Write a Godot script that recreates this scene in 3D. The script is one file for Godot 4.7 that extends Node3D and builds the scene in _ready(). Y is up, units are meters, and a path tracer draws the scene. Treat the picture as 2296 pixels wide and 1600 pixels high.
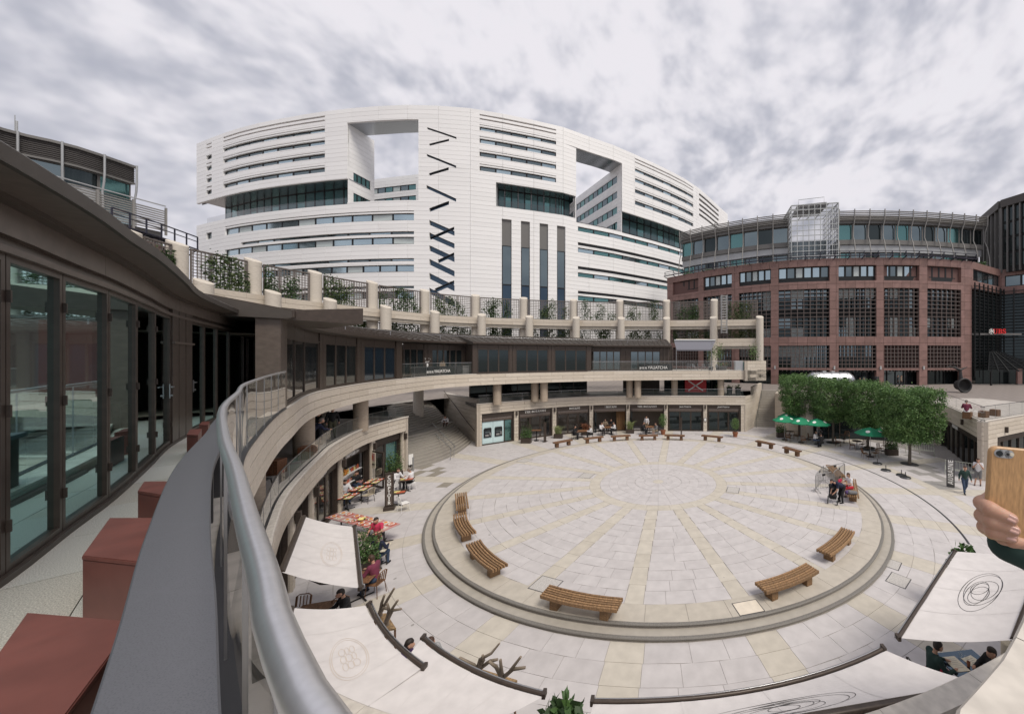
extends Node3D
# A round sunken plaza ringed by terraces, seen from its upper terrace. y up, metres. The lens is level and shifted so that its axis meets the middle of the plaza.
const E := 8.5          # eye height above the plaza floor
const PP := 1476.0      # column (of a 2296 x 1600 view) that the lens axis passes
const F := 800.0
const UP := Vector3.UP
const FLOOR := 6.85     # upper terrace
const MID := 3.9        # middle terrace and street level
const CX := 0.0
const CZ := -23.7       # middle of the round plaza
var M := {}
var taken := {}
var rng := RandomNumberGenerator.new()
var shared := {}

# ---------- places from view directions ----------
func W(px: float, py: float, h: float) -> Vector3:
	var d := (E - h) * F / (py - 800.0)
	return Vector3((px - PP) / F * d, h, -d)
func V(px: float, py: float, d: float) -> Vector3:
	return Vector3((px - PP) / F * d, E + (800.0 - py) / F * d, -d)
func W2(px: float, py: float, h: float) -> Vector2:
	var p := W(px, py, h)
	return Vector2(p.x, p.z)

# ---------- plan curves ----------
class Pth:
	var p := PackedVector2Array()
	var l := PackedFloat32Array()
	var from0 := 0.0
	func _init(pts: Array, step := 0.6, smooth := true) -> void:
		var raw := PackedVector2Array()
		if smooth and pts.size() > 2:
			for i in pts.size() - 1:
				var a: Vector2 = pts[maxi(i - 1, 0)]
				var b: Vector2 = pts[i]
				var c: Vector2 = pts[i + 1]
				var d: Vector2 = pts[mini(i + 2, pts.size() - 1)]
				for k in 16:
					raw.append(b.cubic_interpolate(c, a, d, k / 16.0))
			raw.append(pts[-1])
		else:
			for q in pts:
				raw.append(q)
		_take(raw)
		if smooth:
			var n := maxi(2, int(round(length() / step)))
			var out := PackedVector2Array()
			for k in n + 1:
				out.append(pos(length() * k / n))
			_take(out)
	func _take(raw: PackedVector2Array) -> void:
		p = raw
		l = PackedFloat32Array([0.0])
		for i in range(1, p.size()):
			l.append(l[i - 1] + p[i].distance_to(p[i - 1]))
	func length() -> float:
		return l[l.size() - 1]
	func _seg(s: float) -> int:
		return clampi(l.bsearch(s) - 1, 0, p.size() - 2)
	func pos(s: float) -> Vector2:
		var i := _seg(s)
		var t := (s - l[i]) / maxf(l[i + 1] - l[i], 1e-6)
		return p[i] + (p[i + 1] - p[i]) * t
	func tan_at(s: float) -> Vector2:
		return (pos(minf(s + 0.15, length())) - pos(maxf(s - 0.15, 0.0))).normalized()
	func nrm(s: float) -> Vector2:
		var t := tan_at(s)
		return Vector2(-t.y, t.x)
	func at(s: float, o: float, y: float) -> Vector3:
		var q := pos(s) + nrm(s) * o
		return Vector3(q.x, y, q.y)
	func cut(s0: float, s1: float, step := 0.6) -> Pth:
		var n := maxi(1, int(ceil(absf(s1 - s0) / step)))
		var a := []
		for k in n + 1:
			a.append(pos(lerpf(s0, s1, float(k) / n)))
		return Pth.new(a, step, false)
	func off(o: float) -> Pth:
		var a := []
		for i in p.size():
			a.append(p[i] + nrm(l[i]) * o)
		var r := Pth.new(a, 0.6, false)
		r.from0 = from0
		return r
	func start_past(x: float) -> void:   # look for view directions only past the place where the curve gets left of x
		for i in p.size():
			if p[i].x < x:
				from0 = l[i]
				return
	func s_px(px: float, from := 0.0) -> float:
		var last := 0.0
		for i in p.size():
			var g := p[i].x * 800.0 + (px - 1476.0) * p[i].y
			if i > 0 and l[i] > maxf(from, from0) and last * g <= 0.0 and p[i].y < 0.0:
				return lerpf(l[i - 1], l[i], last / (last - g)) if last != g else l[i]
			last = g
		return -1.0
	func yaw(s: float) -> float:
		var q := nrm(s)
		return atan2(q.x, q.y)

# ---------- mesh building ----------
class MB:
	var v := PackedVector3Array()
	var n := PackedVector3Array()
	var u := PackedVector2Array()
	var ix := PackedInt32Array()
	func quad4(a: Vector3, b: Vector3, c: Vector3, d: Vector3, na: Vector3, nb: Vector3, nc: Vector3, nd: Vector3) -> void:
		var k := v.size()
		v.append_array(PackedVector3Array([a, b, c, d]))
		n.append_array(PackedVector3Array([na, nb, nc, nd]))
		u.append_array(PackedVector2Array([Vector2(0, 1), Vector2(1, 1), Vector2(1, 0), Vector2(0, 0)]))
		ix.append_array(PackedInt32Array([k, k + 2, k + 1, k, k + 3, k + 2]))
	func quad(a: Vector3, b: Vector3, c: Vector3, d: Vector3) -> void:   # counter-clockwise from outside
		var q := (c - a).cross(d - b).normalized()
		quad4(a, b, c, d, q, q, q, q)
	func tri(a: Vector3, b: Vector3, c: Vector3) -> void:
		var q := (b - a).cross(c - a).normalized()
		var k := v.size()
		v.append_array(PackedVector3Array([a, b, c]))
		n.append_array(PackedVector3Array([q, q, q]))
		u.append_array(PackedVector2Array([Vector2(0, 1), Vector2(1, 1), Vector2(1, 0)]))
		ix.append_array(PackedInt32Array([k, k + 2, k + 1]))
	func box(c: Vector3, s: Vector3, bs := Basis(), bev := 0.0) -> void:
		var x := bs.x * s.x * 0.5
		var y := bs.y * s.y * 0.5
		var z := bs.z * s.z * 0.5
		if bev > 0.0:
			var bx := bs.x * bev
			var by := bs.y * bev
			var bz := bs.z * bev
			for g in [-1.0, 1.0]:
				_f(c + z * g, x - bx, y - by, g)
				_f2(c + x * g, z - bz, y - by, -g)
				_f2(c + y * g, x - bx, z - bz, -g)
				for h in [-1.0, 1.0]:
					_e(c + z * g + (y - by) * h, c + (z - bz) * g + y * h, x - bx)
					_e(c + z * g + (x - bx) * h, c + (z - bz) * g + x * h, y - by)
					_e(c + y * g + (x - bx) * h, c + (y - by) * g + x * h, z - bz)
			return
		for g in [-1.0, 1.0]:
			_f(c + z * g, x, y, g)
			_f2(c + x * g, z, y, -g)
			_f2(c + y * g, x, z, -g)
	func _f(c: Vector3, a: Vector3, b: Vector3, g: float) -> void:
		if g > 0: quad(c - a - b, c + a - b, c + a + b, c - a + b)
		else: quad(c + a - b, c - a - b, c - a + b, c + a + b)
	func _f2(c: Vector3, a: Vector3, b: Vector3, g: float) -> void:
		_f(c, a, b, g)
	func _e(p: Vector3, q: Vector3, a: Vector3) -> void:
		quad(p - a, p + a, q + a, q - a)
	func bar(a: Vector3, b: Vector3, w: float, h: float, up := Vector3.UP) -> void:
		var z := (b - a)
		var len := z.length()
		if len < 1e-5: return
		z /= len
		var x := up.cross(z)
		if x.length() < 0.01: x = Vector3.RIGHT.cross(z)
		x = x.normalized()
		box((a + b) * 0.5, Vector3(w, h, len), Basis(x, z.cross(x), z))
	func tube(pts: Array, r, sides := 8, caps := true) -> void:
		var m := pts.size()
		var x := Vector3.ZERO
		var rings := []
		for i in m:
			var t: Vector3 = (pts[mini(i + 1, m - 1)] - pts[maxi(i - 1, 0)]).normalized()
			if x == Vector3.ZERO:
				x = t.cross(Vector3.UP if absf(t.y) < 0.9 else Vector3.RIGHT).normalized()
			x = (x - t * x.dot(t)).normalized()
			var y := t.cross(x)
			var ra: float = r[i] if r is Array else r
			var ring := []
			for k in sides:
				var a := TAU * k / sides
				ring.append([pts[i] + (x * cos(a) + y * sin(a)) * ra, x * cos(a) + y * sin(a)])
			rings.append(ring)
		for i in m - 1:
			for k in sides:
				var k2 := (k + 1) % sides
				var A = rings[i][k]
				var B = rings[i][k2]
				var C = rings[i + 1][k2]
				var D = rings[i + 1][k]
				quad4(A[0], B[0], C[0], D[0], A[1], B[1], C[1], D[1])
		if caps:
			for k in range(1, sides - 1):
				tri(rings[0][0][0], rings[0][k + 1][0], rings[0][k][0])
				tri(rings[m - 1][0][0], rings[m - 1][k][0], rings[m - 1][k + 1][0])
	func lathe(prof: Array, sides := 16, at := Vector3.ZERO, flat := false) -> void:   # prof: (radius, y) upwards
		for i in prof.size() - 1:
			var a: Vector2 = prof[i]
			var b: Vector2 = prof[i + 1]
			var nn := Vector2(b.y - a.y, a.x - b.x).normalized()
			for k in sides:
				var t0 := TAU * k / sides
				var t1 := TAU * (k + 1) / sides
				var c0 := Vector3(sin(t0), 0, cos(t0))
				var c1 := Vector3(sin(t1), 0, cos(t1))
				var n0 := c0 * nn.x + Vector3.UP * nn.y
				var n1 := c1 * nn.x + Vector3.UP * nn.y
				if flat:
					n0 = (n0 + n1).normalized()
					n1 = n0
				quad4(at + c0 * a.x + Vector3.UP * a.y, at + c1 * a.x + Vector3.UP * a.y, at + c1 * b.x + Vector3.UP * b.y, at + c0 * b.x + Vector3.UP * b.y, n0, n1, n1, n0)
	func poly(pts: Array, y0: float, y1: float) -> void:   # plan polygon (x, z) made into a slab
		var q := PackedVector2Array(pts)
		if Geometry2D.is_polygon_clockwise(q): q.reverse()
		var t := Geometry2D.triangulate_polygon(q)
		for i in range(0, t.size(), 3):
			var a := q[t[i]]
			var b := q[t[i + 1]]
			var c := q[t[i + 2]]
			if (b - a).cross(c - a) > 0.0:
				var w := b
				b = c
				c = w
			tri(Vector3(a.x, y1, a.y), Vector3(b.x, y1, b.y), Vector3(c.x, y1, c.y))
			if y0 < y1: tri(Vector3(a.x, y0, a.y), Vector3(c.x, y0, c.y), Vector3(b.x, y0, b.y))
		if y0 < y1:
			for i in q.size():
				var a := q[i]
				var b := q[(i + 1) % q.size()]
				quad(Vector3(b.x, y0, b.y), Vector3(a.x, y0, a.y), Vector3(a.x, y1, a.y), Vector3(b.x, y1, b.y))
	func sweep(path: Pth, prof: Array, closed := true, caps := true) -> void:   # prof: (offset, height), counter-clockwise
		var m := path.p.size()
		var k := prof.size()
		var nr := []
		for i in m:
			nr.append(path.nrm(path.l[i]))
		for j in (k if closed else k - 1):
			var a: Vector2 = prof[j]
			var b: Vector2 = prof[(j + 1) % k]
			var e := Vector2(b.y - a.y, a.x - b.x).normalized()
			for i in m - 1:
				var p0 := path.p[i]
				var p1 := path.p[i + 1]
				var n0: Vector2 = nr[i]
				var n1: Vector2 = nr[i + 1]
				var N0 := Vector3(n0.x * e.x, e.y, n0.y * e.x)
				var N1 := Vector3(n1.x * e.x, e.y, n1.y * e.x)
				quad4(Vector3(p0.x + n0.x * a.x, a.y, p0.y + n0.y * a.x), Vector3(p1.x + n1.x * a.x, a.y, p1.y + n1.y * a.x),
					Vector3(p1.x + n1.x * b.x, b.y, p1.y + n1.y * b.x), Vector3(p0.x + n0.x * b.x, b.y, p0.y + n0.y * b.x), N0, N1, N1, N0)
		if caps and closed:
			var t := Geometry2D.triangulate_polygon(PackedVector2Array(prof))
			for e in 2:
				var i := 0 if e == 0 else m - 1
				var f := func(q: Vector2) -> Vector3:
					return Vector3(path.p[i].x + nr[i].x * q.x, q.y, path.p[i].y + nr[i].y * q.x)
				for w in range(0, t.size(), 3):
					if e == 0: tri(f.call(prof[t[w]]), f.call(prof[t[w + 1]]), f.call(prof[t[w + 2]]))
					else: tri(f.call(prof[t[w]]), f.call(prof[t[w + 2]]), f.call(prof[t[w + 1]]))
	func put(o: MB, tf: Transform3D) -> void:
		var k := v.size()
		v.append_array(tf * o.v)
		var nb := tf.basis.orthonormalized()
		for q in o.n:
			n.append(nb * q)
		u.append_array(o.u)
		for i in o.ix:
			ix.append(i + k)
	func mesh(into: ArrayMesh = null) -> ArrayMesh:
		var am := into if into else ArrayMesh.new()
		if v.is_empty(): return am
		var a := []
		a.resize(Mesh.ARRAY_MAX)
		a[Mesh.ARRAY_VERTEX] = v
		a[Mesh.ARRAY_NORMAL] = n
		a[Mesh.ARRAY_TEX_UV] = u
		a[Mesh.ARRAY_INDEX] = ix
		am.add_surface_from_arrays(Mesh.PRIMITIVE_TRIANGLES, a)
		return am

func rect(o0: float, y0: float, o1: float, y1: float) -> Array:   # a profile for sweep
	return [Vector2(o0, y0), Vector2(o1, y0), Vector2(o1, y1), Vector2(o0, y1)]

func nth(i: int) -> String:
	return ["first", "second", "third", "fourth", "fifth", "sixth", "seventh", "eighth", "ninth", "tenth", "eleventh", "twelfth", "thirteenth"][clampi(i, 0, 12)]

# ---------- nodes ----------
func numbered(called: String) -> String:
	var k: int = taken.get(called, -1) + 1
	taken[called] = k
	return called if k == 0 else "%s_%03d" % [called, k]
func thing(called: String, label: String, category: String, at := Vector3.ZERO, turn := 0.0, group := "") -> Node3D:
	var o := Node3D.new()
	o.name = numbered(called)
	add_child(o)
	o.position = at
	o.rotation.y = turn
	o.set_meta("label", label)
	o.set_meta("category", category)
	if group: o.set_meta("group", group)
	return o
func setting(called: String, at := Vector3.ZERO) -> Node3D:
	var o := Node3D.new()
	o.name = numbered(called)
	add_child(o)
	o.position = at
	o.set_meta("kind", "structure")
	return o
func put_mesh(mesh: Mesh, called: String, mat, parent: Node3D) -> MeshInstance3D:   # in the parent's own axes
	var o := MeshInstance3D.new()
	o.name = called
	o.mesh = mesh
	if mat: o.material_override = mat
	parent.add_child(o, true)
	return o
func mk(mb: MB, called: String, mat, parent: Node3D) -> MeshInstance3D:
	return put_mesh(mb.mesh(), called, mat, parent)
func mkw(mb: MB, called: String, mat, parent: Node3D) -> MeshInstance3D:   # built in world axes
	var o := put_mesh(mb.mesh(), called, mat, parent)
	o.transform = parent.global_transform.affine_inverse()
	return o
func copy_of(src: Node3D, at: Vector3, turn: float, label := "", group := "") -> Node3D:
	var o: Node3D = src.duplicate()
	o.name = numbered(String(src.get_meta("base", src.name)))
	add_child(o)
	o.position = at
	o.rotation.y = turn
	if label: o.set_meta("label", label)
	if group: o.set_meta("group", group)
	return o
var protos := {}
func stamp(key: String, maker: Callable, called: String, label: String, category: String, at: Vector3, turn := 0.0, group := "") -> Node3D:
	# a thing built once by maker(root) and duplicated after that
	if not protos.has(key):
		var t := thing(called, label, category, at, turn, group)
		maker.call(t)
		protos[key] = t
		return t
	var o: Node3D = protos[key].duplicate()
	o.name = numbered(called)
	add_child(o)
	o.position = at
	o.rotation.y = turn
	o.set_meta("label", label)
	o.set_meta("category", category)
	if group: o.set_meta("group", group)
	return o
func text_part(words: String, size: float, mat, parent: Node3D, tf: Transform3D, font := "Droid Sans", depth := 0.02, bold := true) -> MeshInstance3D:
	var tm := TextMesh.new()
	var sf := SystemFont.new()
	sf.font_names = PackedStringArray([font])
	sf.font_weight = 700 if bold else 400
	tm.font = sf
	tm.text = words
	tm.font_size = 64
	tm.pixel_size = size / 46.0
	tm.depth = depth
	var o := put_mesh(tm, "lettering", mat, parent)
	o.transform = parent.global_transform.affine_inverse() * tf
	return o
func facing(at: Vector3, n2: Vector2) -> Transform3D:   # local z looks along n2
	var z := Vector3(n2.x, 0, n2.y).normalized()
	return Transform3D(Basis(UP.cross(z), UP, z), at)

# ---------- materials ----------
func lin(r: float, g: float, b: float) -> Color:
	return Color(r, g, b).linear_to_srgb()
func noise_tex(seed_: int, freq: float, lo: float, hi: float, size := 256, oct := 4, stretch := Vector2.ONE, normal := false, kind := FastNoiseLite.TYPE_SIMPLEX_SMOOTH) -> Texture2D:
	var key := str([seed_, freq, lo, hi, size, oct, normal, kind])
	if shared.has(key): return shared[key]
	var f := FastNoiseLite.new()
	f.seed = seed_
	f.noise_type = kind
	f.frequency = freq
	f.fractal_octaves = oct
	var t := NoiseTexture2D.new()
	t.width = size
	t.height = size
	t.seamless = true
	t.noise = f
	if normal:
		t.as_normal_map = true
		t.bump_strength = hi
	else:
		var g := Gradient.new()
		g.set_color(0, Color(lo, lo, lo))
		g.set_color(1, Color(hi, hi, hi))
		t.color_ramp = g
	shared[key] = t
	return t
func mat(key: String, col: Color, rough := 0.7, metal := 0.0) -> StandardMaterial3D:
	var m := StandardMaterial3D.new()
	m.albedo_color = col
	m.roughness = rough
	m.metallic = metal
	m.resource_name = key
	M[key] = m
	return m
func grain(m: StandardMaterial3D, tex: Texture2D, scale: Vector3, bump := 0.0, world := true) -> StandardMaterial3D:
	m.albedo_texture = tex
	m.uv1_triplanar = true
	m.uv1_world_triplanar = world
	m.uv1_scale = scale
	if bump > 0.0:
		m.heightmap_enabled = true
		m.heightmap_texture = tex
		m.heightmap_scale = bump
	return m

func make_sky() -> PanoramaSkyMaterial:
	var w := 2048
	var h := 1024
	var f := FastNoiseLite.new()
	f.seed = 11
	f.noise_type = FastNoiseLite.TYPE_SIMPLEX_SMOOTH
	f.frequency = 1.0
	f.fractal_octaves = 5
	f.fractal_gain = 0.55
	var g := FastNoiseLite.new()
	g.seed = 5
	g.frequency = 1.0
	g.fractal_octaves = 2
	var im := Image.create(w, h, false, Image.FORMAT_RGB8)
	im.fill(Color(0.72, 0.71, 0.73))
	for y in h / 2 + 4:
		var th := PI * (y + 0.5) / h
		var up := cos(th)
		var st := sin(th)
		for x in w:
			var ph := TAU * (x + 0.5) / w
			var k := 1.0 / (maxf(up, 0.0) + 0.42)
			var sx := cos(ph) * st * k
			var sz := sin(ph) * st * k
			var wx := g.get_noise_2d(sx * 1.3 + 40.0, sz * 1.3) * 0.5
			var a := f.get_noise_3d(sx * 2.6 + wx, sz * 2.6, 3.0)
			var b := f.get_noise_3d(sx * 11.0, sz * 11.0 + wx * 2.0, 9.0)
			var big := g.get_noise_3d(sx * 0.55, sz * 0.55, 21.0)
			var c := 0.60 + 0.62 * a + 0.62 * b + 0.24 * big
			c = clampf(c, 0.0, 1.0)
			c = c * c * (3.0 - 2.0 * c)
			var low := pow(1.0 - clampf(up, 0.0, 1.0), 4.0)
			var t := lerpf(c, 0.78, low * 0.65)
			im.set_pixel(x, y, Color(lerpf(0.69, 0.915, t), lerpf(0.70, 0.905, t), lerpf(0.75, 0.928, t)))
	var m := PanoramaSkyMaterial.new()
	m.panorama = ImageTexture.create_from_image(im)
	return m

func make_materials() -> void:
	var fine := noise_tex(3, 0.06, 0.80, 1.0, 256, 5)
	var blot := noise_tex(8, 0.012, 0.86, 1.0, 256, 5)
	var cloudy := noise_tex(15, 0.010, 0.925, 1.0, 512, 6)
	var streak := noise_tex(21, 0.03, 0.86, 1.0, 256, 4)
	var speck := noise_tex(33, 0.45, 0.55, 1.12, 256, 1)
	var woodn := noise_tex(41, 0.02, 0.62, 1.0, 256, 5)
	# plaza stone
	for i in 5:
		var k: float = [0.0, 0.014, -0.014, 0.007, -0.024][i]
		grain(mat("pave%d" % i, lin(0.555 + k, 0.525 + k, 0.522 + k), 0.75), cloudy, Vector3(0.31, 0.31, 0.31), 0.2)
	for i in 3:
		var k: float = [0.0, 0.014, -0.014][i]
		grain(mat("tan%d" % i, lin(0.555 + k, 0.51 + k, 0.44 + k), 0.78), cloudy, Vector3(0.37, 0.37, 0.37), 0.2)
	grain(mat("pave_wet", lin(0.30, 0.27, 0.225), 0.55), cloudy, Vector3(0.5, 0.5, 0.5))
	grain(mat("pave_grey", lin(0.33, 0.315, 0.30), 0.6), cloudy, Vector3(0.5, 0.5, 0.5))
	grain(mat("pave_new", lin(0.74, 0.66, 0.55), 0.8), cloudy, Vector3(0.5, 0.5, 0.5))
	grain(mat("joint", lin(0.38, 0.35, 0.325), 0.95), fine, Vector3(0.7, 0.7, 0.7))
	grain(mat("step", lin(0.42, 0.385, 0.335), 0.8), cloudy, Vector3(0.4, 0.4, 0.4))
	grain(mat("border", lin(0.51, 0.465, 0.40), 0.78), cloudy, Vector3(0.4, 0.4, 0.4))
	grain(mat("nosing", lin(0.23, 0.215, 0.195), 0.5), fine, Vector3(1, 1, 1))
	grain(mat("cover", lin(0.60, 0.57, 0.54), 0.6), fine, Vector3(1, 1, 1))
	# travertine
	for i in 4:
		var k: float = [0.0, 0.03, -0.035, -0.015][i]
		grain(mat("trav%d" % i, lin(0.70 + k, 0.62 + k, 0.52 + k), 0.7), streak, Vector3(0.35, 2.6, 0.35), 0.15)
	grain(mat("trav_back", lin(0.56, 0.49, 0.41), 0.9), fine, Vector3(1, 1, 1))
	grain(mat("coping", lin(0.66, 0.61, 0.545), 0.65), streak, Vector3(0.6, 0.9, 0.6), 0.1)
	grain(mat("colstone", lin(0.66, 0.60, 0.52), 0.72), streak, Vector3(0.5, 2.0, 0.5), 0.15)
	grain(mat("colbrown", lin(0.44, 0.36, 0.28), 0.72), streak, Vector3(0.5, 2.0, 0.5), 0.15)
	grain(mat("concrete", lin(0.36, 0.325, 0.28), 0.85), blot, Vector3(0.7, 0.7, 0.7), 0.2)
	grain(mat("terrace", lin(0.66, 0.64, 0.60), 0.7), speck, Vector3(1.3, 1.3, 1.3))
	grain(mat("terrace_b", lin(0.62, 0.585, 0.53), 0.72), speck, Vector3(1.1, 1.1, 1.1))
	grain(mat("midfloor", lin(0.40, 0.37, 0.34), 0.75), cloudy, Vector3(0.4, 0.4, 0.4))
	grain(mat("street", lin(0.27, 0.235, 0.215), 0.85), blot, Vector3(0.35, 0.35, 0.35))
	grain(mat("street_pale", lin(0.55, 0.51, 0.47), 0.8), blot, Vector3(0.35, 0.35, 0.35))
	grain(mat("ground", lin(0.30, 0.28, 0.26), 0.9), blot, Vector3(0.1, 0.1, 0.1))
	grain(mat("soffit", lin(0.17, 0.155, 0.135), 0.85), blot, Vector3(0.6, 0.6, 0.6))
	grain(mat("stair", lin(0.34, 0.315, 0.28), 0.8), cloudy, Vector3(0.5, 0.5, 0.5))
	mat("stair_nose", lin(0.31, 0.285, 0.25), 0.6)
	# metalwork
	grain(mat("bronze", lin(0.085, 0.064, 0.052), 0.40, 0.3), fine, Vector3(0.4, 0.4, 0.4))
	grain(mat("bronze_pale", lin(0.165, 0.130, 0.110), 0.40, 0.3), fine, Vector3(0.4, 0.4, 0.4))
	grain(mat("bronze_black", lin(0.075, 0.057, 0.047), 0.45, 0.3), fine, Vector3(0.4, 0.4, 0.4))
	grain(mat("roof", lin(0.085, 0.072, 0.062), 0.5, 0.35), blot, Vector3(0.8, 0.8, 0.8))
	mat("steel", lin(0.45, 0.45, 0.46), 0.28, 0.9)
	grain(mat("rail", lin(0.66, 0.66, 0.68), 0.34, 0.85), noise_tex(57, 0.05, 0.93, 1.0, 256, 5), Vector3(2.5, 2.5, 2.5))
	mat("steel_dark", lin(0.10, 0.10, 0.105), 0.4, 0.7)
	mat("galv", lin(0.38, 0.38, 0.38), 0.45, 0.7)
	mat("black", lin(0.012, 0.012, 0.013), 0.5)
	mat("blacksoft", lin(0.02, 0.019, 0.019), 0.8)
	mat("white", lin(0.78, 0.77, 0.75), 0.55)
	mat("cream", lin(0.62, 0.57, 0.46), 0.6)
	mat("sign_white", lin(0.80, 0.79, 0.76), 0.5)
	grain(mat("counter", lin(0.108, 0.111, 0.125), 0.40), noise_tex(52, 0.5, 0.72, 1.5, 256, 1), Vector3(1.8, 1.8, 1.8))
	grain(mat("seat_red", lin(0.195, 0.066, 0.053), 0.46), blot, Vector3(0.9, 0.9, 0.9))
	# glass
	var gl := mat("pane", Color(0.10, 0.22, 0.22, 0.10), 0.02)
	gl.transparency = BaseMaterial3D.TRANSPARENCY_ALPHA
	gl = mat("coated", Color(0.62, 0.88, 0.90, 0.72), 0.02, 1.0)
	gl.transparency = BaseMaterial3D.TRANSPARENCY_ALPHA
	var one := Image.create(2, 2, false, Image.FORMAT_RGB8)
	one.fill(Color.WHITE)
	gl.albedo_texture = ImageTexture.create_from_image(one)
	gl = mat("clear", Color(0.55, 0.66, 0.66, 0.045), 0.02)
	gl.transparency = BaseMaterial3D.TRANSPARENCY_ALPHA
	gl = mat("shop_pane", Color(0.05, 0.09, 0.10, 0.25), 0.03)
	gl.transparency = BaseMaterial3D.TRANSPARENCY_ALPHA
	mat("glass_dark", lin(0.040, 0.052, 0.055), 0.06, 0.75)
	mat("glass_mid", lin(0.16, 0.20, 0.215), 0.06, 0.9)
	mat("glass_pale", lin(0.40, 0.50, 0.545), 0.10, 0.85)
	mat("glass_teal", lin(0.115, 0.235, 0.235), 0.10, 0.8)
	mat("glass_blue", lin(0.055, 0.085, 0.12), 0.07, 0.8)
	mat("blind", lin(0.50, 0.56, 0.56), 0.7)
	mat("room", lin(0.26, 0.22, 0.18), 0.9)
	# white building
	for i in 4:
		var k: float = [0.0, 0.02, -0.02, 0.008][i]
		mat("panel%d" % i, lin(0.87 + k, 0.865 + k, 0.86 + k), 0.36)
	mat("panel_joint", lin(0.36, 0.36, 0.36), 0.8)
	mat("frame_black", lin(0.012, 0.013, 0.016), 0.4, 0.2)
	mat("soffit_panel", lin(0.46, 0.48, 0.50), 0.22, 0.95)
	mat("louvre_red", lin(0.06, 0.018, 0.014), 0.7)
	# granite building
	for i in 3:
		var k: float = [0.0, 0.02, -0.02][i]
		grain(mat("granite%d" % i, lin(0.265 + k, 0.155 + k * 0.6, 0.135 + k * 0.6), 0.55), blot, Vector3(0.25, 0.25, 0.25))
	mat("granite_joint", lin(0.13, 0.07, 0.062), 0.8)
	mat("lattice", lin(0.125, 0.10, 0.092), 0.55, 0.2)
	mat("lattice_black", lin(0.014, 0.016, 0.017), 0.5, 0.3)
	mat("clad_grey", lin(0.16, 0.155, 0.15), 0.6, 0.2)
	mat("clad_pale", lin(0.40, 0.41, 0.42), 0.45, 0.3)
	mat("glass_recess", lin(0.085, 0.17, 0.18), 0.12, 0.25)
	mat("louvre_grey", lin(0.29, 0.28, 0.265), 0.5, 0.4)
	mat("plant_screen", lin(0.085, 0.078, 0.075), 0.7, 0.2)
	mat("steel_blue", lin(0.030, 0.030, 0.048), 0.5, 0.4)
	mat("white_steel", lin(0.46, 0.48, 0.48), 0.45, 0.2)
	mat("trellis", lin(0.17, 0.145, 0.13), 0.6, 0.3)
	# plants
	for i in 4:
		var lf := mat("leaf%d" % i, [lin(0.070, 0.140, 0.036), lin(0.098, 0.185, 0.050), lin(0.046, 0.100, 0.027), lin(0.130, 0.21, 0.068)][i], 0.6)
		lf.backlight_enabled = true
		lf.backlight = lf.albedo_color * 0.7
	for i in 3:
		var lf := mat("ivy%d" % i, [lin(0.045, 0.085, 0.024), lin(0.075, 0.105, 0.034), lin(0.03, 0.06, 0.02)][i], 0.65)
		lf.backlight_enabled = true
		lf.backlight = lf.albedo_color * 0.5
	mat("leaf_pale", lin(0.22, 0.26, 0.10), 0.6)
	mat("leaf_rust", lin(0.20, 0.075, 0.035), 0.65)
	grain(mat("bark", lin(0.16, 0.135, 0.11), 0.9), fine, Vector3(2, 0.6, 2), 0.6)
	grain(mat("branch", lin(0.32, 0.26, 0.20), 0.9), fine, Vector3(2, 2, 2), 0.4)
	mat("soil", lin(0.05, 0.035, 0.025), 0.95)
	grain(mat("terracotta", lin(0.33, 0.125, 0.06), 0.8), blot, Vector3(2, 2, 2))
	# timber
	for i in 3:
		var k: float = [1.0, 1.16, 0.86][i]
		grain(mat("oak%d" % i, lin(0.40 * k, 0.235 * k, 0.115 * k), 0.62), woodn, Vector3(2.2, 5.0, 2.2), 0.12)
	for i in 3:
		var k: float = [1.0, 1.15, 0.85][i]
		grain(mat("teak%d" % i, lin(0.25 * k, 0.125 * k, 0.060 * k), 0.62), woodn, Vector3(2.2, 5.0, 2.2), 0.12)
	grain(mat("maple", lin(0.58, 0.345, 0.165), 0.42), noise_tex(61, 0.012, 0.80, 1.0, 512, 6), Vector3(34, 6.0, 34), 0.0, false)
	grain(mat("crate_wood", lin(0.27, 0.115, 0.055), 0.55), woodn, Vector3(3, 3, 3))
	grain(mat("dark_wood", lin(0.075, 0.045, 0.03), 0.5), woodn, Vector3(3, 3, 3))
	grain(mat("board", lin(0.46, 0.30, 0.15), 0.6), woodn, Vector3(2, 2, 2))
	# cloth
	var cloth := noise_tex(71, 0.02, 0.93, 1.0, 256, 4)
	grain(mat("awning", lin(0.70, 0.665, 0.655), 0.85), cloth, Vector3(0.5, 0.5, 0.5))
	mat("awning_seam", lin(0.63, 0.60, 0.59), 0.85)
	mat("awning_grey", lin(0.155, 0.155, 0.18), 0.85)
	mat("print_pale", lin(0.60, 0.53, 0.47), 0.85)
	mat("print_dark", lin(0.035, 0.035, 0.04), 0.85)
	mat("green", lin(0.010, 0.245, 0.115), 0.75)
	mat("green_edge", lin(0.008, 0.20, 0.095), 0.75)
	mat("curtain", lin(0.20, 0.11, 0.05), 0.9)
	mat("skin", lin(0.47, 0.27, 0.19), 0.55).subsurf_scatter_enabled = true
	M.skin.subsurf_scatter_strength = 0.15
	mat("skin_tan", lin(0.38, 0.21, 0.14), 0.55)
	mat("nail", lin(0.56, 0.34, 0.29), 0.25)
	mat("hair_dark", lin(0.018, 0.012, 0.010), 0.6)
	mat("hair_brown", lin(0.06, 0.03, 0.018), 0.6)
	mat("hair_grey", lin(0.20, 0.17, 0.15), 0.7)
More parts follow.
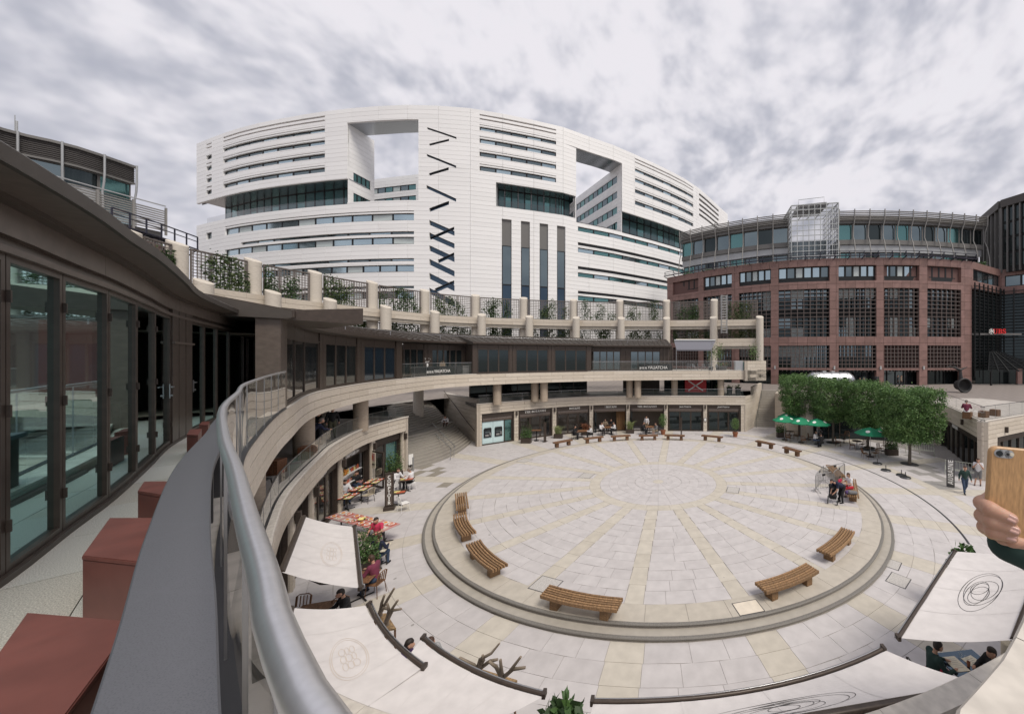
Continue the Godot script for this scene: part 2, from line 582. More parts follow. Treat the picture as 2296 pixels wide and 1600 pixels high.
	for c in [["c_navy", 0.014, 0.018, 0.045], ["c_black", 0.013, 0.013, 0.015], ["c_white", 0.66, 0.65, 0.66], ["c_grey", 0.16, 0.16, 0.165], ["c_pink", 0.55, 0.04, 0.10], ["c_maroon", 0.16, 0.03, 0.06],
			["c_red", 0.42, 0.02, 0.035], ["c_green", 0.016, 0.04, 0.035], ["c_jean", 0.035, 0.055, 0.10], ["c_olive", 0.085, 0.085, 0.055], ["c_tan", 0.26, 0.20, 0.14], ["c_stripe", 0.30, 0.30, 0.30],
			["c_brown", 0.07, 0.04, 0.03], ["c_teal", 0.03, 0.22, 0.23], ["c_purple", 0.09, 0.05, 0.16]]:
		mat(c[0], lin(c[1], c[2], c[3]), 0.9)
	# small things
	mat("yellow", lin(0.75, 0.66, 0.26), 0.5)
	mat("food_red", lin(0.50, 0.11, 0.05), 0.6)
	mat("food_pink", lin(0.62, 0.26, 0.17), 0.6)
	mat("orange", lin(0.65, 0.24, 0.03), 0.6)
	mat("chair_pale", lin(0.50, 0.43, 0.32), 0.5)
	mat("chair_dark", lin(0.03, 0.024, 0.02), 0.5)
	mat("bench_cream", lin(0.56, 0.58, 0.49), 0.45)
	mat("atm_blue", lin(0.55, 0.70, 0.72), 0.4)
	mat("screen_dark", lin(0.015, 0.02, 0.025), 0.2)
	mat("alu", lin(0.46, 0.47, 0.49), 0.34, 1.0)
	mat("sign_red", lin(0.65, 0.02, 0.02), 0.5)
	mat("red_paint", lin(0.45, 0.015, 0.02), 0.5)
	mat("blue_sky_panel", lin(0.06, 0.11, 0.23), 0.5)
	mat("sconce", lin(0.065, 0.05, 0.042), 0.5, 0.4)
	mat("pink_pattern", lin(0.50, 0.27, 0.26), 0.7)
	mat("tan_wall", lin(0.30, 0.26, 0.21), 0.8)

func make_view() -> void:
	var cam := Camera3D.new()
	cam.name = "camera"
	add_child(cam)
	cam.position = Vector3(0, E, 0)
	var near := 0.05
	cam.set_frustum(2.0 * near, Vector2(-(PP - 1148.0) / F * near, 0.0), near, 900.0)
	cam.keep_aspect = Camera3D.KEEP_HEIGHT
	cam.current = true
	var env := Environment.new()
	env.background_mode = Environment.BG_SKY
	env.sky = Sky.new()
	env.sky.sky_material = make_sky()
	env.background_energy_multiplier = 0.76
	env.tonemap_mode = Environment.TONE_MAPPER_LINEAR
	env.tonemap_exposure = 1.35
	env.sdfgi_enabled = true
	env.ssao_enabled = true
	env.ssil_enabled = true
	var we := WorldEnvironment.new()
	we.name = "environment"
	we.environment = env
	add_child(we)
	var sun := DirectionalLight3D.new()
	sun.name = "sun"
	sun.light_energy = 0.62
	sun.light_angular_distance = 24.0
	sun.light_color = Color(1.0, 0.97, 0.92)
	sun.shadow_enabled = true
	add_child(sun)
	sun.look_at_from_position(Vector3(14, 28, 13), Vector3.ZERO, UP)

var UR: Pth      # edge of the upper terrace, from beside the camera round the far side
var MRL: Pth     # edge of the middle terrace, near to the stairs
var MRR: Pth     # edge of the middle terrace beyond the stairs
var PV1: Pth     # glass front of the pavilion beside the camera
var COL: Pth     # line of the tall trellised colonnade
var tt := 0

func make_curves() -> void:
	var h := 6.95
	UR = Pth.new([Vector2(5.6, -4.6), Vector2(3.6, -3.2), Vector2(2.23, -2.15), Vector2(1.62, -1.72), Vector2(1.31, -1.55), Vector2(0.62, -0.85), Vector2(0.1, -0.38), Vector2(-0.15, -0.31), Vector2(-0.385, -0.42), Vector2(-0.487, -0.489), Vector2(-0.622, -0.585), Vector2(-0.80, -0.729), Vector2(-1.13, -0.985),
		Vector2(-1.63, -1.38), Vector2(-2.43, -2.0), Vector2(-3.75, -3.08), Vector2(-5.07, -4.3), W2(563, 996, h), W2(646, 913, h), W2(735, 873, h), W2(902, 849, h), W2(1059, 838.5, h), W2(1326, 832.5, h), W2(1500, 831, h), W2(1674, 830, h)], 0.12)
	MRL = Pth.new([Vector2(12.5, -10.5), Vector2(9.2, -7.6), Vector2(5.4, -5.4), Vector2(1.0, -4.1), Vector2(-3.3, -4.4), Vector2(-6.6, -5.9), W2(601, 1228, 4.05), W2(615, 1171, 4.05), W2(638, 1113, 4.05), W2(673, 1068, 4.05), W2(716, 1024, 4.05), W2(753, 992, 4.05),
		W2(824, 957, 4.05), W2(915, 933, 4.05)], 0.4)
	MRR = Pth.new([W2(1069, 905.6, 4.05), W2(1186, 896.5, 4.05), W2(1280, 890.5, 4.05), W2(1376, 887.5, 4.05), W2(1494.6, 887.2, 4.05), W2(1672, 888, 4.05)], 0.5)
	UR.start_past(-5.0)
	MRL.start_past(-6.7)
	PV1 = Pth.new([Vector2(-3.1, -0.5), Vector2(-3.9, -1.6), Vector2(-4.775, -2.588), Vector2(-5.54, -3.34), Vector2(-6.32, -4.125), Vector2(-7.6, -5.3), Vector2(-9.04, -6.6), Vector2(-10.6, -8.3), Vector2(-12.6, -10.6), Vector2(-13.9, -12.0)], 0.3)
	COL = Pth.new([Vector2(-31.5, -17.0), Vector2(-33.2, -22.4), Vector2(-33.7, -25.8), Vector2(-32.3, -33.3), Vector2(-26.8, -44.0), Vector2(-16.0, -49.0), Vector2(-4.8, -50.5), Vector2(4.0, -50.2), Vector2(14.2, -49.0)], 0.8)

func stone_band(parent: Node3D, path: Pth, y0: float, y1: float, courses: int, seg: float, o := 0.0, thick := 0.3, gap := 0.024) -> void:
	var bk := MB.new()
	bk.sweep(path, rect(o - thick, y0 + 0.01, o - 0.07, y1 - 0.01))
	mkw(bk, "backing", M.trav_back, parent)
	var hh := (y1 - y0) / courses
	for c in courses:
		var n := maxi(1, int(round(path.length() / seg)))
		var st := path.length() / n
		var shift := 0.5 * st * (c % 2)
		for k in n + (1 if c % 2 else 0):
			var a := maxf(0.0, k * st - shift)
			var b := minf(path.length(), (k + 1) * st - shift)
			if b - a < 0.05: continue
			var m := MB.new()
			var e := gap * 0.35
			m.sweep(path.cut(a + e, b - e, 0.7), rect(o - 0.1, y0 + c * hh + gap * 0.5, o, y0 + (c + 1) * hh - gap * 0.5))
			tt += 1
			mkw(m, "stone_panel", M["trav%d" % ((tt * 7 + c * 3 + tt / 5) % 4)], parent)

func straight(a: Vector3, b: Vector3) -> Pth:
	return Pth.new([Vector2(a.x, a.z), Vector2(b.x, b.z)], 0.6, false)

func ring_pt(r: float, deg: float, y: float) -> Vector3:   # 0 degrees points at the camera, positive to its right
	var a := deg_to_rad(deg)
	return Vector3(CX + sin(a) * r, y, CZ + cos(a) * r)

class Slab:
	var q: Array
	var m: String
	var y: float
	var size: float

func slab(out: Array, r0: float, r1: float, a0: float, a1: float, y: float, m: String) -> void:
	var g := 0.0055
	var s := Slab.new()
	var gd0 := rad_to_deg(g / r0)
	var gd1 := rad_to_deg(g / r1)
	s.q = [ring_pt(r1 - g, a0 + gd1, y), ring_pt(r1 - g, a1 - gd1, y), ring_pt(r0 + g, a1 - gd0, y), ring_pt(r0 + g, a0 + gd0, y)]
	s.y = y
	s.m = m
	var c: Vector3 = (s.q[0] + s.q[2]) * 0.5
	var d := -c.z
	var px := PP + c.x / maxf(d, 0.1) * F
	s.size = (s.q[0] - s.q[2]).length() / maxf(d, 0.1) if d > 8.6 and px > 560 and px < 2296 else -1.0
	out.append(s)

func slab_mesh(mb: MB, s: Slab) -> void:
	var q := s.q
	mb.quad(q[0], q[1], q[2], q[3])
	for i in 4:
		var a: Vector3 = q[i]
		var b: Vector3 = q[(i + 1) % 4]
		mb.quad(a - UP * 0.02, b - UP * 0.02, b, a)

func lay(parent: Node3D, slabs: Array, own: int) -> void:
	slabs.sort_custom(func(a, b): return a.size > b.size)
	var rest := {}
	for i in slabs.size():
		var s: Slab = slabs[i]
		if i < own and s.size > 0.0:
			var mb := MB.new()
			slab_mesh(mb, s)
			mkw(mb, "paving_slab", M[s.m], parent)
		else:
			if not rest.has(s.m): rest[s.m] = MB.new()
			slab_mesh(rest[s.m], s)
	var am := ArrayMesh.new()
	var ms := []
	for k in rest:
		rest[k].mesh(am)
		ms.append(M[k])
	var o := put_mesh(am, "paving_slabs", null, parent)
	for i in ms.size():
		am.surface_set_material(i, ms[i])
	o.transform = parent.global_transform.affine_inverse()
	o.set_meta("kind", "stuff")

func pick_pave() -> String:
	return "pave%d" % [0, 0, 1, 1, 2, 3, 3, 4][rng.randi() % 8]

func make_plaza() -> void:
	rng.seed = 7
	# everything lies on one sheet of ground
	var gr := setting("ground")
	var mb := MB.new()
	mb.box(Vector3(0, -1.2, -60), Vector3(900, 0.4, 900))
	mkw(mb, "soil", M.ground, gr)
	var plaza := setting("plaza_floor", Vector3(CX, 0, CZ))
	mb = MB.new()
	mb.lathe([Vector2(30.0, -0.4), Vector2(30.0, -0.012), Vector2(0.0, -0.012)], 64, Vector3(CX, 0, CZ))
	mkw(mb, "bedding", M.joint, plaza)
	# the raised round floor: two steps, a tan border, radial tan strips, pale slabs, a ringed centre
	var arena := setting("round_platform", Vector3(CX, 0, CZ))
	mb = MB.new()
	mb.lathe([Vector2(13.06, -0.05), Vector2(13.06, 0.025), Vector2(13.035, 0.025), Vector2(13.035, 0.05), Vector2(13.06, 0.05), Vector2(13.06, 0.095), Vector2(12.5, 0.095), Vector2(12.5, 0.0)], 128, Vector3(CX, 0, CZ))
	mkw(mb, "lower_step", M.step, arena)
	mb = MB.new()
	mb.lathe([Vector2(12.66, 0.09), Vector2(12.66, 0.145), Vector2(12.635, 0.145), Vector2(12.635, 0.17), Vector2(12.66, 0.17), Vector2(12.66, 0.215), Vector2(12.2, 0.215), Vector2(0.0, 0.215)], 128, Vector3(CX, 0, CZ))
	mkw(mb, "upper_step", M.joint, arena)
	for k in 2:
		var r: float = [13.06, 12.66][k]
		var y: float = [0.095, 0.215][k]
		mb = MB.new()
		mb.lathe([Vector2(r - 0.01, y - 0.06), Vector2(r + 0.02, y - 0.052), Vector2(r + 0.036, y - 0.03), Vector2(r + 0.036, y - 0.008), Vector2(r + 0.02, y + 0.012), Vector2(r - 0.01, y + 0.018), Vector2(r - 0.075, y + 0.018), Vector2(r - 0.075, y - 0.01)], 160, Vector3(CX, 0, CZ))
		mkw(mb, "nosing", M.nosing, arena)
	var slabs := []
	var top := 0.231
	var n_b := 56
	for k in n_b:
		slab(slabs, 11.78, 12.60, 360.0 * k / n_b - 2.0, 360.0 * (k + 1) / n_b - 2.0, top, "border")
	for k in 20:
		var mid := -4.0 + 18.0 * k
		var r := 4.5
		while r < 11.7:
			var r2 := minf(r + 0.9 + rng.randf() * 0.25, 11.78)
			if 11.78 - r2 < 0.35: r2 = 11.78
			var w0 := rad_to_deg(0.325 / r2)
			slab(slabs, r, r2, mid - w0, mid + w0, top, "tan%d" % (rng.randi() % 3))
			r = r2
		r = 4.5
		while r < 11.7:
			var r2 := minf(r + 0.60, 11.78)
			if 11.78 - r2 < 0.3: r2 = 11.78
			var w0 := rad_to_deg(0.325 / r2)
			var a0 := mid + w0
			var a1 := mid + 18.0 - w0
			var arc := deg_to_rad(a1 - a0) * r2
			var n := maxi(1, int(round(arc / 1.0)))
			var j := (rng.randf() - 0.5) * 0.6
			for i in n:
				var b0 := a0 if i == 0 else a0 + (a1 - a0) * (i + j) / n
				var b1 := a1 if i == n - 1 else a0 + (a1 - a0) * (i + 1 + j) / n
				slab(slabs, r, r2, b0, b1, top, pick_pave())
			r = r2
	for k in 40:
		slab(slabs, 3.82, 4.5, 9.0 * k, 9.0 * (k + 1), top, "tan%d" % (rng.randi() % 3))
	var rr := [0.35, 0.95, 1.55, 2.1, 2.7, 3.25, 3.82]
	for i in rr.size() - 1:
		var n := 16 if i < 2 else 32
		for k in n:
			slab(slabs, rr[i], rr[i + 1], 360.0 * k / n, 360.0 * (k + 1) / n, top, pick_pave())
	lay(arena, slabs, 300)
	mb = MB.new()
	mb.lathe([Vector2(0.35, 0.2), Vector2(0.34, top + 0.002), Vector2(0.0, top + 0.002)], 24, Vector3(CX, 0, CZ))
	mkw(mb, "centre_disc", M.tan1, arena)
	# outer floor
	slabs = []
	var r := 13.1
	var row := 0
	while r < 24.0:
		var r2 := r + 0.72
		for k in 20:
			var mid := -4.0 + 18.0 * k
			var tan_w := rad_to_deg(0.55 / r2)
			slab(slabs, r, r2, mid - tan_w, mid + tan_w, 0.0, "tan%d" % (rng.randi() % 3))
			var a0 := mid + tan_w
			var a1 := mid + 18.0 - tan_w
			var n := maxi(1, int(round(deg_to_rad(a1 - a0) * r2 / 1.15)))
			var j := (rng.randf() - 0.5) * 0.6
			for i in n:
				var b0 := a0 if i == 0 else a0 + (a1 - a0) * (i + j) / n
				var b1 := a1 if i == n - 1 else a0 + (a1 - a0) * (i + 1 + j) / n
				var m := pick_pave()
				var bm := fposmod((b0 + b1) * 0.5, 360.0)
				if row == 6 and bm > 20.0 and bm < 160.0: m = "tan%d" % (rng.randi() % 3)
				var c := ring_pt((r + r2) * 0.5, bm, 0)
				var px := PP + c.x / maxf(-c.z, 0.5) * F
				var py := 800.0 + E / maxf(-c.z, 0.5) * F
				# slabs still dark from washing, by the stairs and before the bar on the other side
				if px > 935 + (1095 - py) * 0.0 and px < 1012 and py > 1046 and py < 1098 and absf((px - 935) * 0.5 - (py - 1046)) < 22.0 and rng.randf() < 0.85: m = "pave_wet"
				if px > 2015 and px < 2150 and py > 1005 and py < 1120 and absf((px - 2015) * 0.85 - (py - 1005)) < 22.0 and rng.randf() < 0.7: m = "pave_grey"
				slab(slabs, r, r2, b0, b1, 0.0, m)
		r = r2
		row += 1
	lay(plaza, slabs, 300)
	# round drain slot beyond the platform, on the side of the trees
	mb = MB.new()
	var dr := []
	for k in 60:
		var q := ring_pt(16.0, 62.0 + k * 1.75, 0)
		dr.append(Vector2(q.x, q.z))
	mb.sweep(Pth.new(dr, 0.5, false), rect(-0.05, 0.001, 0.05, 0.006))
	mkw(mb, "drain_slot", M.steel_dark, plaza)
	# trodden-in spots
	for part in [[arena, 0.233, 0.5, 11.5, 46], [plaza, 0.002, 13.3, 19.0, 60]]:
		mb = MB.new()
		for k in part[4]:
			var q := ring_pt(rng.randf_range(part[2], part[3]), rng.randf() * 360.0, part[1])
			var sz := rng.randf_range(0.02, 0.075)
			var e := rng.randf_range(0.5, 1.0)
			for j in 9:
				mb.tri(q, q + Vector3(sin(TAU * j / 9.0) * e, 0, cos(TAU * j / 9.0)) * sz, q + Vector3(sin(TAU * (j + 1) / 9.0) * e, 0, cos(TAU * (j + 1) / 9.0)) * sz)
		mkw(mb, "spots", M.pave_grey, part[0]).set_meta("kind", "stuff")
	# inspection covers let into the floor
	for c in [[1315, 1066, 0.231, 0.9, 0.8], [1644, 1098, 0.231, 0.9, 0.7], [1176, 1032, 0.231, 0.9, 0.8], [1614, 1000, 0.231, 0.8, 0.8], [1224, 1310, 0.231, 0.9, 0.75], [1678, 1361, 0.231, 0.85, 0.55], [2015, 1300, 0.0, 0.8, 0.6], [1995, 1262, 0.0, 0.7, 0.7]]:
		var at := W(c[0], c[1], c[2] + 0.004)
		var cv := setting("inspection_cover", at)
		mb = MB.new()
		mb.box(Vector3(0, -0.004, 0), Vector3(c[3] + 0.06, 0.008, c[4] + 0.06))
		mk(mb, "rim", M.steel_dark, cv)
		mb = MB.new()
		mb.box(Vector3(0, -0.001, 0), Vector3(c[3], 0.008, c[4]))
		mk(mb, "lid", M.pave_new if c[0] == 1678 else M.cover, cv)
		var rel := at - Vector3(CX, 0, CZ)
		cv.rotation.y = atan2(rel.x, rel.z)

func make_street() -> void:
	# the street level round the sunken plaza
	var st := setting("street")
	var hole := [Vector2(-26, 6), Vector2(-27, -10), Vector2(-27.5, -22), Vector2(-26.5, -34), Vector2(-24.0, -39.5), Vector2(-17.0, -44.0), Vector2(-8.0, -47.5), Vector2(2.0, -48.0), Vector2(11.0, -47.6), Vector2(13.6, -49.1), Vector2(17.4, -48.9), Vector2(16.2, -43.0), Vector2(15.6, -37.6),
		Vector2(22.0, -37.2), Vector2(26.4, -35.2), Vector2(27.2, -34.3), Vector2(22.3, -24.5), Vector2(29.5, -28.8), Vector2(48.0, -37.0), Vector2(70, -20), Vector2(60, 10), Vector2(0.3, 20)]
	var out := [Vector2(0.0, 20), Vector2(0.0, 300), Vector2(-420, 300), Vector2(-420, -420), Vector2(420, -420), Vector2(420, 300), Vector2(0.3, 300)]
	var poly := out.duplicate()
	hole.reverse()
	poly.append_array(hole)
	var mb := MB.new()
	var t := Geometry2D.triangulate_polygon(PackedVector2Array(poly))
	for i in range(0, t.size(), 3):
		var a: Vector2 = poly[t[i]]
		var b: Vector2 = poly[t[i + 1]]
		var c: Vector2 = poly[t[i + 2]]
		if (b - a).cross(c - a) > 0.0:
			var w := b
			b = c
			c = w
		mb.tri(Vector3(a.x, MID, a.y), Vector3(b.x, MID, b.y), Vector3(c.x, MID, c.y))
	mkw(mb, "paving", M.street, st)
	mb = MB.new()
	var pale := [Vector2(22.4, -24.8), W2(2110, 906, MID), W2(2092, 902, MID), W2(2108, 892, MID), W2(2200, 893, MID), W2(2300, 903, MID), Vector2(46, -37.5), Vector2(29.5, -29.0)]
	var tp := Geometry2D.triangulate_polygon(PackedVector2Array(pale))
	for i in range(0, tp.size(), 3):
		var a: Vector2 = pale[tp[i]]
		var b: Vector2 = pale[tp[i + 1]]
		var c: Vector2 = pale[tp[i + 2]]
		if (b - a).cross(c - a) > 0.0:
			var w := b
			b = c
			c = w
		mb.tri(Vector3(a.x, MID + 0.005, a.y), Vector3(b.x, MID + 0.005, b.y), Vector3(c.x, MID + 0.005, c.y))
	mkw(mb, "pale_paving", M.street_pale, st)
	# walls of the sunken side that face the plaza behind the trees and below the bar
	mb = MB.new()
	mb.sweep(Pth.new([Vector2(15.6, -37.6), Vector2(22.0, -37.2), Vector2(26.4, -35.2), Vector2(27.2, -34.3)], 1.0, false), rect(-0.4, -0.02, 0.0, MID - 0.01))
	mkw(mb, "retaining_wall", M.trav3, st)

func balustrade(parent: Node3D, path: Pth, y: float, hgt: float, seg: float, o: float, rail_mat, rail_w := 0.045, rail_h := 0.03) -> void:
	# frameless glass in a slot with a flat top rail
	var n := maxi(1, int(round(path.length() / seg)))
	for k in n:
		var c := path.cut(path.length() * k / n + 0.008, path.length() * (k + 1) / n - 0.008, 0.12 if rail_w > 0.06 else 0.5)
		var mb := MB.new()
		mb.sweep(c, [Vector2(o, y), Vector2(o, y + hgt)], false, false)
		mkw(mb, "glass_panel", M.clear, parent)
		mb = MB.new()
		var q := path.length() * (k + 1) / n
		if k < n - 1:
			mb.box(path.at(q, o, y + hgt * 0.5), Vector3(0.005 if rail_w > 0.06 else 0.012, hgt, 0.012), Basis(UP, path.yaw(q)))
			mkw(mb, "glass_joint", M.steel, parent)
	var mb := MB.new()
	mb.sweep(path, [Vector2(o - rail_w * 0.5, y + hgt), Vector2(o + rail_w * 0.5, y + hgt), Vector2(o + rail_w * 0.5, y + hgt + rail_h * 0.7), Vector2(o + rail_w * 0.3, y + hgt + rail_h), Vector2(o - rail_w * 0.3, y + hgt + rail_h), Vector2(o - rail_w * 0.5, y + hgt + rail_h * 0.7)])
	if rail_w > 0.06:
		mb = MB.new()
		var rp := []
		for i in path.p.size():
			rp.append(path.at(path.l[i], o, y + hgt + 0.02))
		mb.tube(rp, 0.0235, 14)
	mkw(mb, "top_rail", rail_mat, parent)
	mb = MB.new()
	mb.sweep(path, rect(o - 0.03, y - 0.02, o + 0.03, y + 0.02))
	mkw(mb, "glass_slot", M.steel_dark, parent)

func column(parent_label: String, at: Vector3, r: float, y1: float, m: String, group: String, drums := 4) -> void:
	var key := "column%s_%.2f_%.2f_%s" % [m, r, y1 - at.y, drums]
	stamp(key, func(t: Node3D):
		var hh := (y1 - at.y) / drums
		for k in drums:
			var mb := MB.new()
			mb.lathe([Vector2(r - 0.015, k * hh), Vector2(r, k * hh + 0.015), Vector2(r, (k + 1) * hh - 0.015), Vector2(r - 0.015, (k + 1) * hh)], 20)
			mk(mb, "drum", M[m], t)
		, "stone_column", parent_label, "column", at, 0.0, group)

func sconce(at: Vector3, n2: Vector2, label: String) -> void:
	stamp("sconce", func(t: Node3D):
		var mb := MB.new()
		mb.box(Vector3(0, 0, 0.09), Vector3(0.17, 0.42, 0.16), Basis(), 0.012)
		mk(mb, "housing", M.sconce, t)
		mb = MB.new()
		mb.box(Vector3(0, 0, 0.01), Vector3(0.10, 0.20, 0.03))
		mk(mb, "back_plate", M.bronze_black, t)
		, "wall_light", label, "wall light", at, atan2(n2.x, n2.y), "box lights on the stone piers")

func make_terraces() -> void:
	var L := UR.length()
	# ---- upper terrace: slab, stone edge, floor ----
	var up := setting("upper_terrace", Vector3(-8, 5.9, -20))
	var mb := MB.new()
	mb.sweep(UR, rect(-7.6, 6.0, -0.28, FLOOR - 0.03))
	mkw(mb, "slab", M.soffit, up)
	stone_band(up, UR.cut(UR.s_px(560, 4.0), L), 5.9, 6.93, 3, 2.2, 0.0, 0.26)
	mb = MB.new()
	var near := UR.cut(0.0, UR.s_px(560, 4.0), 0.2)
	mb.sweep(near, rect(-0.27, 5.9, 0.0, 6.92))
	mkw(mb, "edge_stone", M.trav1, up)
	# coping stones
	var n := int(L / 1.5)
	for k in n:
		mb = MB.new()
		mb.sweep(UR.cut(L * k / n + 0.004, L * (k + 1) / n - 0.004, 0.25), [Vector2(-0.27, 6.93), Vector2(0.012, 6.93), Vector2(0.012, 6.955), Vector2(-0.004, 6.975), Vector2(-0.27, 6.975)])
		mkw(mb, "coping_stone", M.coping, up)
	# terrace floor slabs by the pavilion
	mb = MB.new()
	mb.sweep(UR, rect(-7.6, FLOOR - 0.06, -0.30, FLOOR - 0.016))
	mkw(mb, "floor_bedding", M.joint, up)
	var fs := UR.s_px(560, 4.0)
	var cuts := 26
	for k in cuts:
		var a := fs * 1.6 * k / cuts
		var b := fs * 1.6 * (k + 1) / cuts
		if b > L: break
		for j in 4:
			var o1: float = [-0.34, -0.62, -1.15, -1.8][j]
			var o0: float = [-0.62, -1.15, -1.8, -2.6][j]
			mb = MB.new()
			mb.sweep(UR.cut(a + 0.004, b - 0.004, 0.3), rect(o0 + 0.006, FLOOR - 0.02, o1, FLOOR))
			mkw(mb, "floor_slab", M.terrace if (k + j) % 3 else M.terrace_b, up)
	mb = MB.new()
	mb.sweep(UR.cut(fs * 1.6, L, 0.5), rect(-7.5, FLOOR - 0.02, -0.34, FLOOR))
	mkw(mb, "floor", M.terrace_b, up)
	# dark slot that holds the glass
	mb = MB.new()
	mb.sweep(UR.cut(0.0, fs, 0.25), rect(-0.335, FLOOR - 0.02, -0.275, FLOOR + 0.04))
	mkw(mb, "glass_channel", M.bronze_black, up)
	# stone box that ends the upper terrace
	var e := UR.at(L, 0, 0)
	var eb := setting("terrace_end_block", e)
	var p0 := Vector3(e.x - 0.25, 0, e.z + 0.35)
	var p1 := Vector3(e.x + 2.35, 0, e.z - 0.2)
	var face := straight(p0, p1)
	stone_band(eb, face, 5.75, 8.05, 6, 1.4, 0.0, 0.3)
	stone_band(eb, straight(p1, p1 + Vector3(0.9, 0, -5.2)), 5.75, 8.05, 6, 1.4, 0.0, 0.3)
	stone_band(eb, straight(p0 + Vector3(-0.02, 0, -2.0), p0), 5.75, 8.05, 6, 1.4, 0.0, 0.3)
	mb = MB.new()
	mb.poly([Vector2(p0.x, p0.z), Vector2(p1.x, p1.z), Vector2(p1.x + 0.9, p1.z - 5.2), Vector2(p0.x, p0.z - 2.0)], 5.74, 7.0)
	mkw(mb, "infill", M.soffit, eb)

	# ---- near balustrade beside the camera and the bar counter behind it ----
	var s0 := 0.0
	while UR.pos(s0).x > -0.12 and s0 < L:
		s0 += 0.02
	var s1 := UR.s_px(640, 8.0)
	var bl := thing("glass_balustrade", "curved glass balustrade with pale metal handrail beside the grey bar counter", "balustrade", UR.at(fs, -0.1, 6.95))
	balustrade(bl, UR.cut(s0, s1, 0.06), 6.97, 1.07, 1.25, -0.005, M.rail, 0.0601, 0.04)
	var ct := thing("bar_counter", "long curved grey speckled counter top beside the glass balustrade", "counter", UR.at(fs, -0.3, FLOOR))
	var cp := UR.cut(s0 - 0.0, UR.s_px(545, 5.0), 0.06)
	mb = MB.new()
	mb.sweep(cp, [Vector2(-0.255, 7.555), Vector2(-0.05, 7.555), Vector2(-0.05, 7.60), Vector2(-0.055, 7.605), Vector2(-0.25, 7.605), Vector2(-0.255, 7.60)])
	mkw(mb, "counter_top", M.counter, ct)
	mb = MB.new()
	mb.sweep(cp, rect(-0.2, FLOOR, -0.17, 7.555))
	mkw(mb, "front_panel", M.bronze_black, ct)
	var np := 9
	for k in np:
		mb = MB.new()
		var s := cp.length() * (k + 0.5) / np
		mb.box(cp.at(s, -0.12, 7.2), Vector3(0.05, 0.7, 0.08), Basis(UP, cp.yaw(s)))
		mkw(mb, "bracket", M.steel_dark, ct)

	# ---- seats: leather-like box stools along the counter ----
	var quads := [[W2(60, 1372, 7.25), W2(302, 1392, 7.25), W2(128, 1625, 7.25), W2(-95, 1590, 7.25)], [W2(245, 1160, 7.25), W2(372, 1160, 7.25), W2(338, 1262, 7.25), W2(183, 1245, 7.25)],
		[W2(322, 1079, 7.25), W2(392, 1078, 7.25), W2(372, 1110, 7.25), W2(308, 1100, 7.25)], [W2(425, 962, 7.25), W2(452, 961, 7.25), W2(444, 975, 7.25), W2(418, 974, 7.25)], [W2(452, 945, 7.25), W2(470, 944.5, 7.25), W2(466, 952, 7.25), W2(446, 952, 7.25)]]
	var said := ["large oxblood box stool with its whole lid showing, pulled out from the counter", "oxblood box stool with front face and lid seam showing, second along the counter", "oxblood box stool half hidden by the counter, third along", "small oxblood box stool by the door handle, fourth along the counter", "oxblood box stool beyond the door handle, last along the counter"]
	for i in quads.size():
		var q: Array = quads[i]
		var c: Vector2 = (q[0] + q[1] + q[2] + q[3]) * 0.25
		var t := thing("box_stool", said[i], "stool", Vector3(c.x, FLOOR, c.y), 0.0, "box stools along the counter")
		var inner := []
		for p in q:
			inner.append(c + (p - c) * 0.985)
		mb = MB.new()
		mb.poly(inner, FLOOR + 0.002, 7.218)
		mkw(mb, "body", M.seat_red, t)
		mb = MB.new()
		mb.poly(q, 7.224, 7.243)
		var lidq := []
		for p in q:
			lidq.append(c + (p - c) * 0.985)
		mb.poly(lidq, 7.243, 7.25)
		mkw(mb, "lid", M.seat_red, t)

	# ---- middle terrace, near side ----
	var md := setting("middle_terrace", Vector3(-12, MID, -15))
	mb = MB.new()
	mb.sweep(MRL, rect(-7.5, MID - 0.3, -0.24, MID - 0.02))
	mkw(mb, "slab", M.soffit, md)
	mb = MB.new()
	mb.sweep(MRL, rect(-7.45, MID - 0.02, -0.24, MID))
	mkw(mb, "floor", M.midfloor, md)
	var vis0 := MRL.s_px(601, 6.0)
	stone_band(md, MRL.cut(vis0 - 3.0, MRL.length()), 3.0, 3.98, 3, 2.0, 0.0, 0.24)
	mb = MB.new()
	mb.sweep(MRL.cut(0, vis0 - 3.0), rect(-0.24, 3.0, 0.0, 3.98))
	mkw(mb, "edge_stone", M.trav1, md)
	n = int(MRL.length() / 1.6)
	for k in n:
		mb = MB.new()
		mb.sweep(MRL.cut(MRL.length() * k / n + 0.004, MRL.length() * (k + 1) / n - 0.004, 0.3), [Vector2(-0.24, 3.98), Vector2(0.03, 3.98), Vector2(0.05, 4.0), Vector2(0.05, 4.04), Vector2(0.02, 4.07), Vector2(-0.24, 4.07)])
		mkw(mb, "coping_stone", M.coping, md)
	var mbl := thing("glass_balustrade", "low glass balustrade on the curved stone edge above the striped awning front", "balustrade", MRL.at(vis0, -0.15, 4.05))
	mbl.set_meta("label", "glass balustrade of the middle terrace above the outdoor cafe tables")
	balustrade(mbl, MRL.cut(vis0 - 2.0, MRL.length() - 0.25, 0.4), 4.06, 0.72, 1.5, -0.14, M.steel, 0.04, 0.02)
	# return of that balustrade at the stairs
	var pe := MRL.at(MRL.length(), 0, 0)
	var pn := MRL.nrm(MRL.length())
	var back := Vector3(-pn.x, 0, -pn.y)
	stone_band(md, straight(pe, pe + back * 3.2), 0.0, 3.98, 12, 1.3, 0.0, 0.25)
	mb = MB.new()
	mb.sweep(straight(pe, pe + back * 3.2), [Vector2(-0.25, 3.98), Vector2(0.03, 3.98), Vector2(0.03, 4.07), Vector2(-0.25, 4.07)])
	mkw(mb, "coping_stone", M.coping, md)
